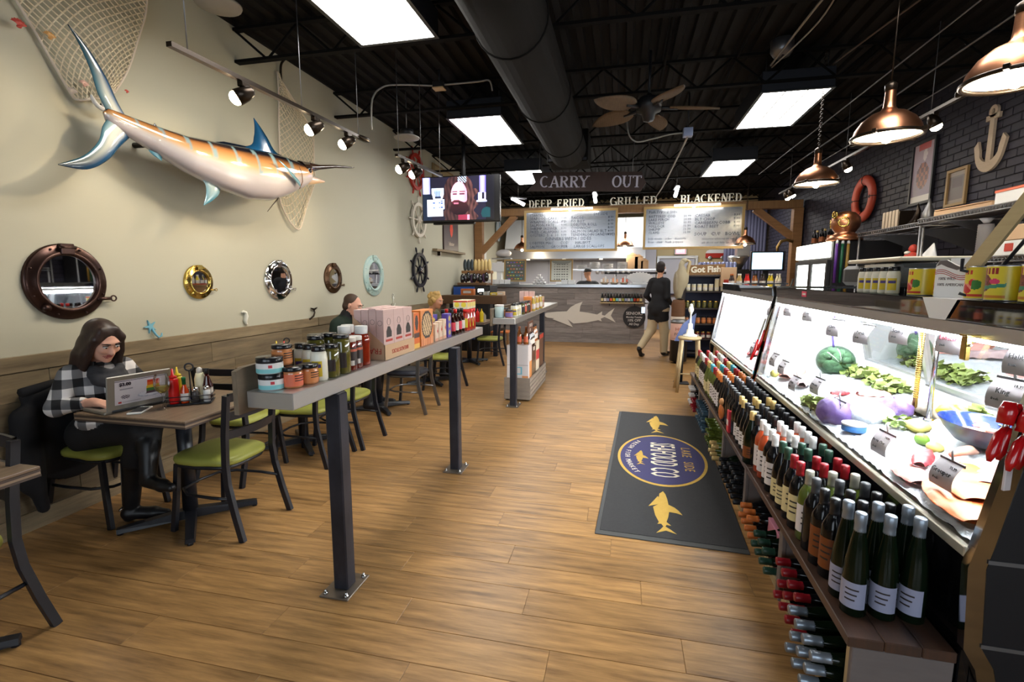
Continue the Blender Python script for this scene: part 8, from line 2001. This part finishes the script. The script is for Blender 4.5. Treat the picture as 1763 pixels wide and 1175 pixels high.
for s in (1,-1): H += [('c',(.035,s * .040,.098),(.050,s * .068,.050),.016,.016,0,.035),('c',(.050,s * .070,.05),(.030,s * .086,-.05),.017,.022,0,.03),('e',(-.015,s * .086,-.06),(.060,.022,.10),0,.03),('c',(.025,s * .092,-.08),(.035,s * .100,-.24),.024,.026,0,.03),('c',(-.03,s * .095,-.10),(-.02,s * .115,-.31),.036,.022,0,.03)]
obj('hair',body_mesh('hair',tr(H,hm),.0075,[m_hair1],.022),None,t)
Sc = []
for (cx,cy,cz,rx,ry,r,tl) in ((-3.135,2.345,.962,.068,.078,.023,.3),(-3.115,2.34,.928,.072,.088,.022,.35),(-3.095,2.335,.892,.06,.08,.021,.4)):
    for a in np.arange(0,6.28,.42): p = [(cx + rx * math.cos(b),cy + ry * math.sin(b),cz - tl * rx * math.cos(b) + .006 * math.sin(3 * b + cz * 90)) for b in (a,a + .42)]; Sc.append(('c',p[0],p[1],r + .005 * math.sin(a * 4),r,0))
Sc += [('c',(-3.03,2.30,.87),(-3.035,2.285,.79),.028,.024,0),('c',(-3.03,2.37,.87),(-3.03,2.37,.78),.028,.022,0)]
obj('scarf',body_mesh('scarf',Sc,.009,[m_scarf],.012),None,t)
g = G(); g.tube([(-3.012,2.242,.085),(-3.008,2.262,.10),(-2.985,2.243,.105),(-2.988,2.225,.09)],.004,6,True); obj('boot_buckle',g,m_chrome,t)
g = G(); g.tube([(-2.962,2.228,.14),(-2.925,2.214,.40)],.002,5); obj('boot_zip',g,m_greymetal,t)
ct = thing('draped_coat','black coat hung over the back of the woman chair','coat',(0,0,0)); K = [('c',(-3.40,2.10,.82),(-3.40,2.60,.82),.045,.05,0),('c',(-3.39,2.06,.70),(-3.38,2.04,.30),.07,.05,0),('e',(-3.395,2.3,.55),(.05,.30,.30),0),('c',(-3.36,2.02,.52),(-3.37,2.08,.14),.06,.03,0)]
obj('coat_body',body_mesh('coat_body',K,.012,[m_coat],.04),None,ct); g = G(); g.tube([(-3.36,2.04,.86),(-3.42,2.3,.875),(-3.40,2.62,.87)],.028,8); obj('coat_collar',g,m_coat,ct)

def simple_body(base,yaw,sitting,sh,hd,top,leg,shoe,sk):
    """prims of a person in a local frame (x forward); returns world prims"""
    m = Matrix.Translation(base) @ Matrix.Rotation(yaw,4,'Z')
    return m
# --- man in the green sweater, seated behind the carton
m = Matrix.Translation((-3.18,5.03,0)) @ Matrix.Rotation(.1,4,'Z'); hm = m @ M4((.16,0,1.20),0,.35,0,1.05)
C = tr([('c',(0,-.10,.56),(0,.10,.56),.13,.13,1),('c',(-.01,0,.6),(0,0,.78),.15,.15,0),('e',(.03,0,.90),(.14,.21,.19),0),('c',(.05,-.17,1.0),(.05,.17,1.0),.075,.075,0),('c',(.05,-.21,.98),(.06,-.27,.75),.068,.056,0),('c',(.06,-.27,.75),(.30,-.16,.80),.054,.042,0),('c',(.05,.21,.98),(.06,.27,.75),.068,.056,0),('c',(.06,.27,.75),(.30,.16,.80),.054,.042,0),('c',(0,-.1,.55),(.40,-.12,.56),.10,.08,1),('c',(0,.1,.55),(.40,.12,.56),.10,.08,1),('c',(.40,-.12,.55),(.36,-.13,.10),.075,.055,1),('c',(.40,.12,.55),(.36,.13,.10),.075,.055,1),('c',(.34,-.13,.055),(.54,-.15,.04),.048,.04,2),('c',(.34,.13,.055),(.54,.15,.04),.048,.04,2),('c',(.06,0,1.02),(.08,0,1.09),.075,.07,5)],m) + tr(head_prims(3,4,False),hm)
for s in (-1,1): C += hand_prims(tuple(m @ Vector((.31,s * .155,.80))),m.to_3x3() @ Vector((1,-s * .5,-.05)),m.to_3x3() @ Vector((0,-s,.2)),3)
t = person('man with short brown hair in a dark green sweater behind the carton',C,.0105,[m_swe,m_trou,m_boot,m_skin,m_lips,M('collar_black',(.012,.012,.014),.8)]); face_bits(t,hm,False)
obj('hair',body_mesh('hair',tr([('e',(-.030,0,.045),(.092,.080,.080),0),('e',(-.055,0,-.02),(.058,.078,.07),0)],hm),.01,[m_hair2],.02),None,t)
# --- blonde woman, seated farther on
m = Matrix.Translation((-2.98,7.05,0)) @ Matrix.Rotation(-.15,4,'Z'); hm = m @ M4((.20,0,1.17),0,.28,0,.98)
C = tr([('c',(0,-.09,.55),(0,.09,.55),.125,.125,1),('c',(0,0,.6),(.02,0,.78),.135,.13,0),('e',(.06,0,.86),(.115,.18,.16),0),('c',(.09,-.14,.95),(.09,.14,.95),.066,.066,0),('c',(.09,-.18,.94),(.12,-.22,.74),.058,.048,0),('c',(.12,-.22,.74),(.34,-.13,.80),.044,.034,3),('c',(.09,.18,.94),(.12,.22,.74),.058,.048,0),('c',(.12,.22,.74),(.34,.13,.80),.044,.034,3),('c',(0,-.1,.55),(.38,-.1,.57),.09,.07,1),('c',(0,.1,.55),(.38,.1,.57),.09,.07,1),('c',(.38,-.1,.56),(.34,-.1,.1),.065,.045,1),('c',(.38,.1,.56),(.34,.1,.1),.065,.045,1),('c',(.32,-.1,.05),(.5,-.11,.035),.04,.034,2),('c',(.32,.1,.05),(.5,.11,.035),.04,.034,2)],m) + tr(head_prims(3,4),hm)
for s in (-1,1): C += hand_prims(tuple(m @ Vector((.35,s * .125,.80))),m.to_3x3() @ Vector((1,-s * .4,-.05)),m.to_3x3() @ Vector((0,-s,.2)),3)
t = person('woman with curly blonde hair in a patterned green top at a farther table',C,.0115,[m_shirt,m_trou,m_boot,m_skin2,m_lips]); face_bits(t,hm,True,m_hair3)
rr = random.Random(4); H = [('e',(-.03,0,.045),(.10,.09,.085),0),('e',(-.06,0,-.03),(.07,.09,.09),0)]
for k in range(34):
    a = rr.uniform(0,2 * PI); b = rr.uniform(-.5,1.3); v = Vector((math.cos(a) * math.cos(b),math.sin(a) * math.cos(b),math.sin(b)))
    if v.x > .45 and v.z < .6: continue
    H.append(('e',(-.03 + v.x * .105,v.y * .095,.03 + v.z * .10),(.028,.028,.026),0))
obj('hair',body_mesh('hair',tr(H,hm),.0095,[m_hair3],.008),None,t)
# --- man walking away in blazer and khaki trousers
m = Matrix.Translation((.68,9.75,0)) @ Matrix.Rotation(PI / 2 - .62,4,'Z'); hm = m @ M4((.03,0,1.70),.35,.0,0,1.02)
C = tr([('c',(0,-.09,.93),(0,.09,.93),.125,.125,1),('c',(0,0,.90),(.01,0,1.10),.155,.15,0),('e',(.0,0,1.28),(.12,.17,.22),0),('c',(-.005,-.13,1.45),(-.005,.13,1.45),.07,.07,0),('c',(-.01,-.165,1.43),(-.03,-.20,1.15),.064,.052,0),('c',(-.03,-.20,1.15),(.17,-.15,1.03),.05,.04,0),('c',(-.01,.165,1.43),(-.07,.235,1.17),.064,.052,0),('c',(-.07,.235,1.17),(.12,.22,1.03),.05,.04,0),('c',(.0,-.075,.95),(0,.075,.95),.14,.14,0),('c',(.0,-.10,.87),(0,.10,.87),.085,.085,0),('c',(0,-.085,.88),(.025,-.085,.76),.115,.113,0),('c',(0,.09,.88),(-.005,.10,.76),.115,.113,0),('c',(.01,-.05,.74),(.01,.06,.74),.09,.09,0),('c',(.0,-.085,.84),(.10,-.08,.50),.10,.088,1),('c',(.10,-.08,.50),(.12,-.075,.10),.086,.070,1),('c',(.10,-.08,.055),(.30,-.07,.04),.045,.038,2),('c',(0,.09,.84),(-.02,.13,.50),.10,.090,1),('c',(-.02,.13,.50),(-.30,.17,.20),.086,.066,1),('c',(-.35,.175,.15),(-.28,.17,.032),.042,.034,2),('c',(-.28,.17,.034),(-.20,.17,.028),.036,.028,2)],m) + tr(head_prims(3,4,False),hm)
for s in (-1,1): C += hand_prims(tuple(m @ Vector((.18 if s < 0 else .13,-.15 if s < 0 else .22,1.02))),m.to_3x3() @ Vector((1,-s * .2,-.3)),m.to_3x3() @ Vector((0,-s,.4)),3)
t = person('man in a black blazer and khaki trousers walking toward the counter',C,.0115,[m_blz,m_khaki,m_boot,m_skin2,m_lips]); face_bits(t,hm,False)
obj('hair',body_mesh('hair',tr([('e',(-.028,0,.045),(.096,.082,.082),0),('e',(-.055,0,-.02),(.06,.08,.075),0)],hm),.01,[m_hair4],.02),None,t)
kit('phone','phone glowing white blue in the walking man hand','phone',(.40,9.93,.88),[('phone_body',m_key,[('box',-.04,.04,-.006,.006,-.075,.075)]),('phone_screen',M('phone_lit',(.8,.9,1),.3,emit=(.7,.85,1),es=.9),[('box',-.035,.035,-.009,-.007,-.06,.06)])],.3)
# --- cook behind the counter
m = Matrix.Translation((-.84,12.05,0)) @ Matrix.Rotation(PI / 2 + .3,4,'Z'); hm = m @ M4((.05,0,1.62),.3,.15,0,1.0)
C = tr([('c',(0,-.1,.9),(0,.1,.9),.13,.13,1),('c',(0,0,.95),(0,0,1.1),.15,.15,0),('e',(.01,0,1.22),(.13,.21,.20),0),('c',(.01,-.17,1.37),(.01,.17,1.37),.072,.072,0),('c',(.01,-.22,1.35),(.06,-.27,1.1),.064,.054,0),('c',(.06,-.27,1.1),(.28,-.18,1.05),.052,.04,0),('c',(.01,.22,1.35),(.06,.27,1.1),.064,.054,0),('c',(.06,.27,1.1),(.28,.18,1.05),.052,.04,0),('c',(0,-.1,.85),(0,-.1,.1),.095,.06,1),('c',(0,.1,.85),(0,.1,.1),.095,.06,1),('c',(-.04,-.1,.05),(.16,-.11,.04),.045,.038,2),('c',(-.04,.1,.05),(.16,.11,.04),.045,.038,2)],m) + tr(head_prims(3,4,False),hm)
for s in (-1,1): C += hand_prims(tuple(m @ Vector((.29,s * .18,1.05))),m.to_3x3() @ Vector((1,-s * .3,-.1)),m.to_3x3() @ Vector((0,-s,.3)),3)
t = person('cook in black cap and shirt working behind the counter',C,.012,[m_chefb,m_trou,m_boot,m_skin2,m_lips]); face_bits(t,hm,False)
obj('cap',body_mesh('cap',tr([('e',(-.02,0,.06),(.10,.085,.075),0),('e',(.09,0,.05),(.055,.06,.012),0)],hm),.01,[m_key],.015),None,t)
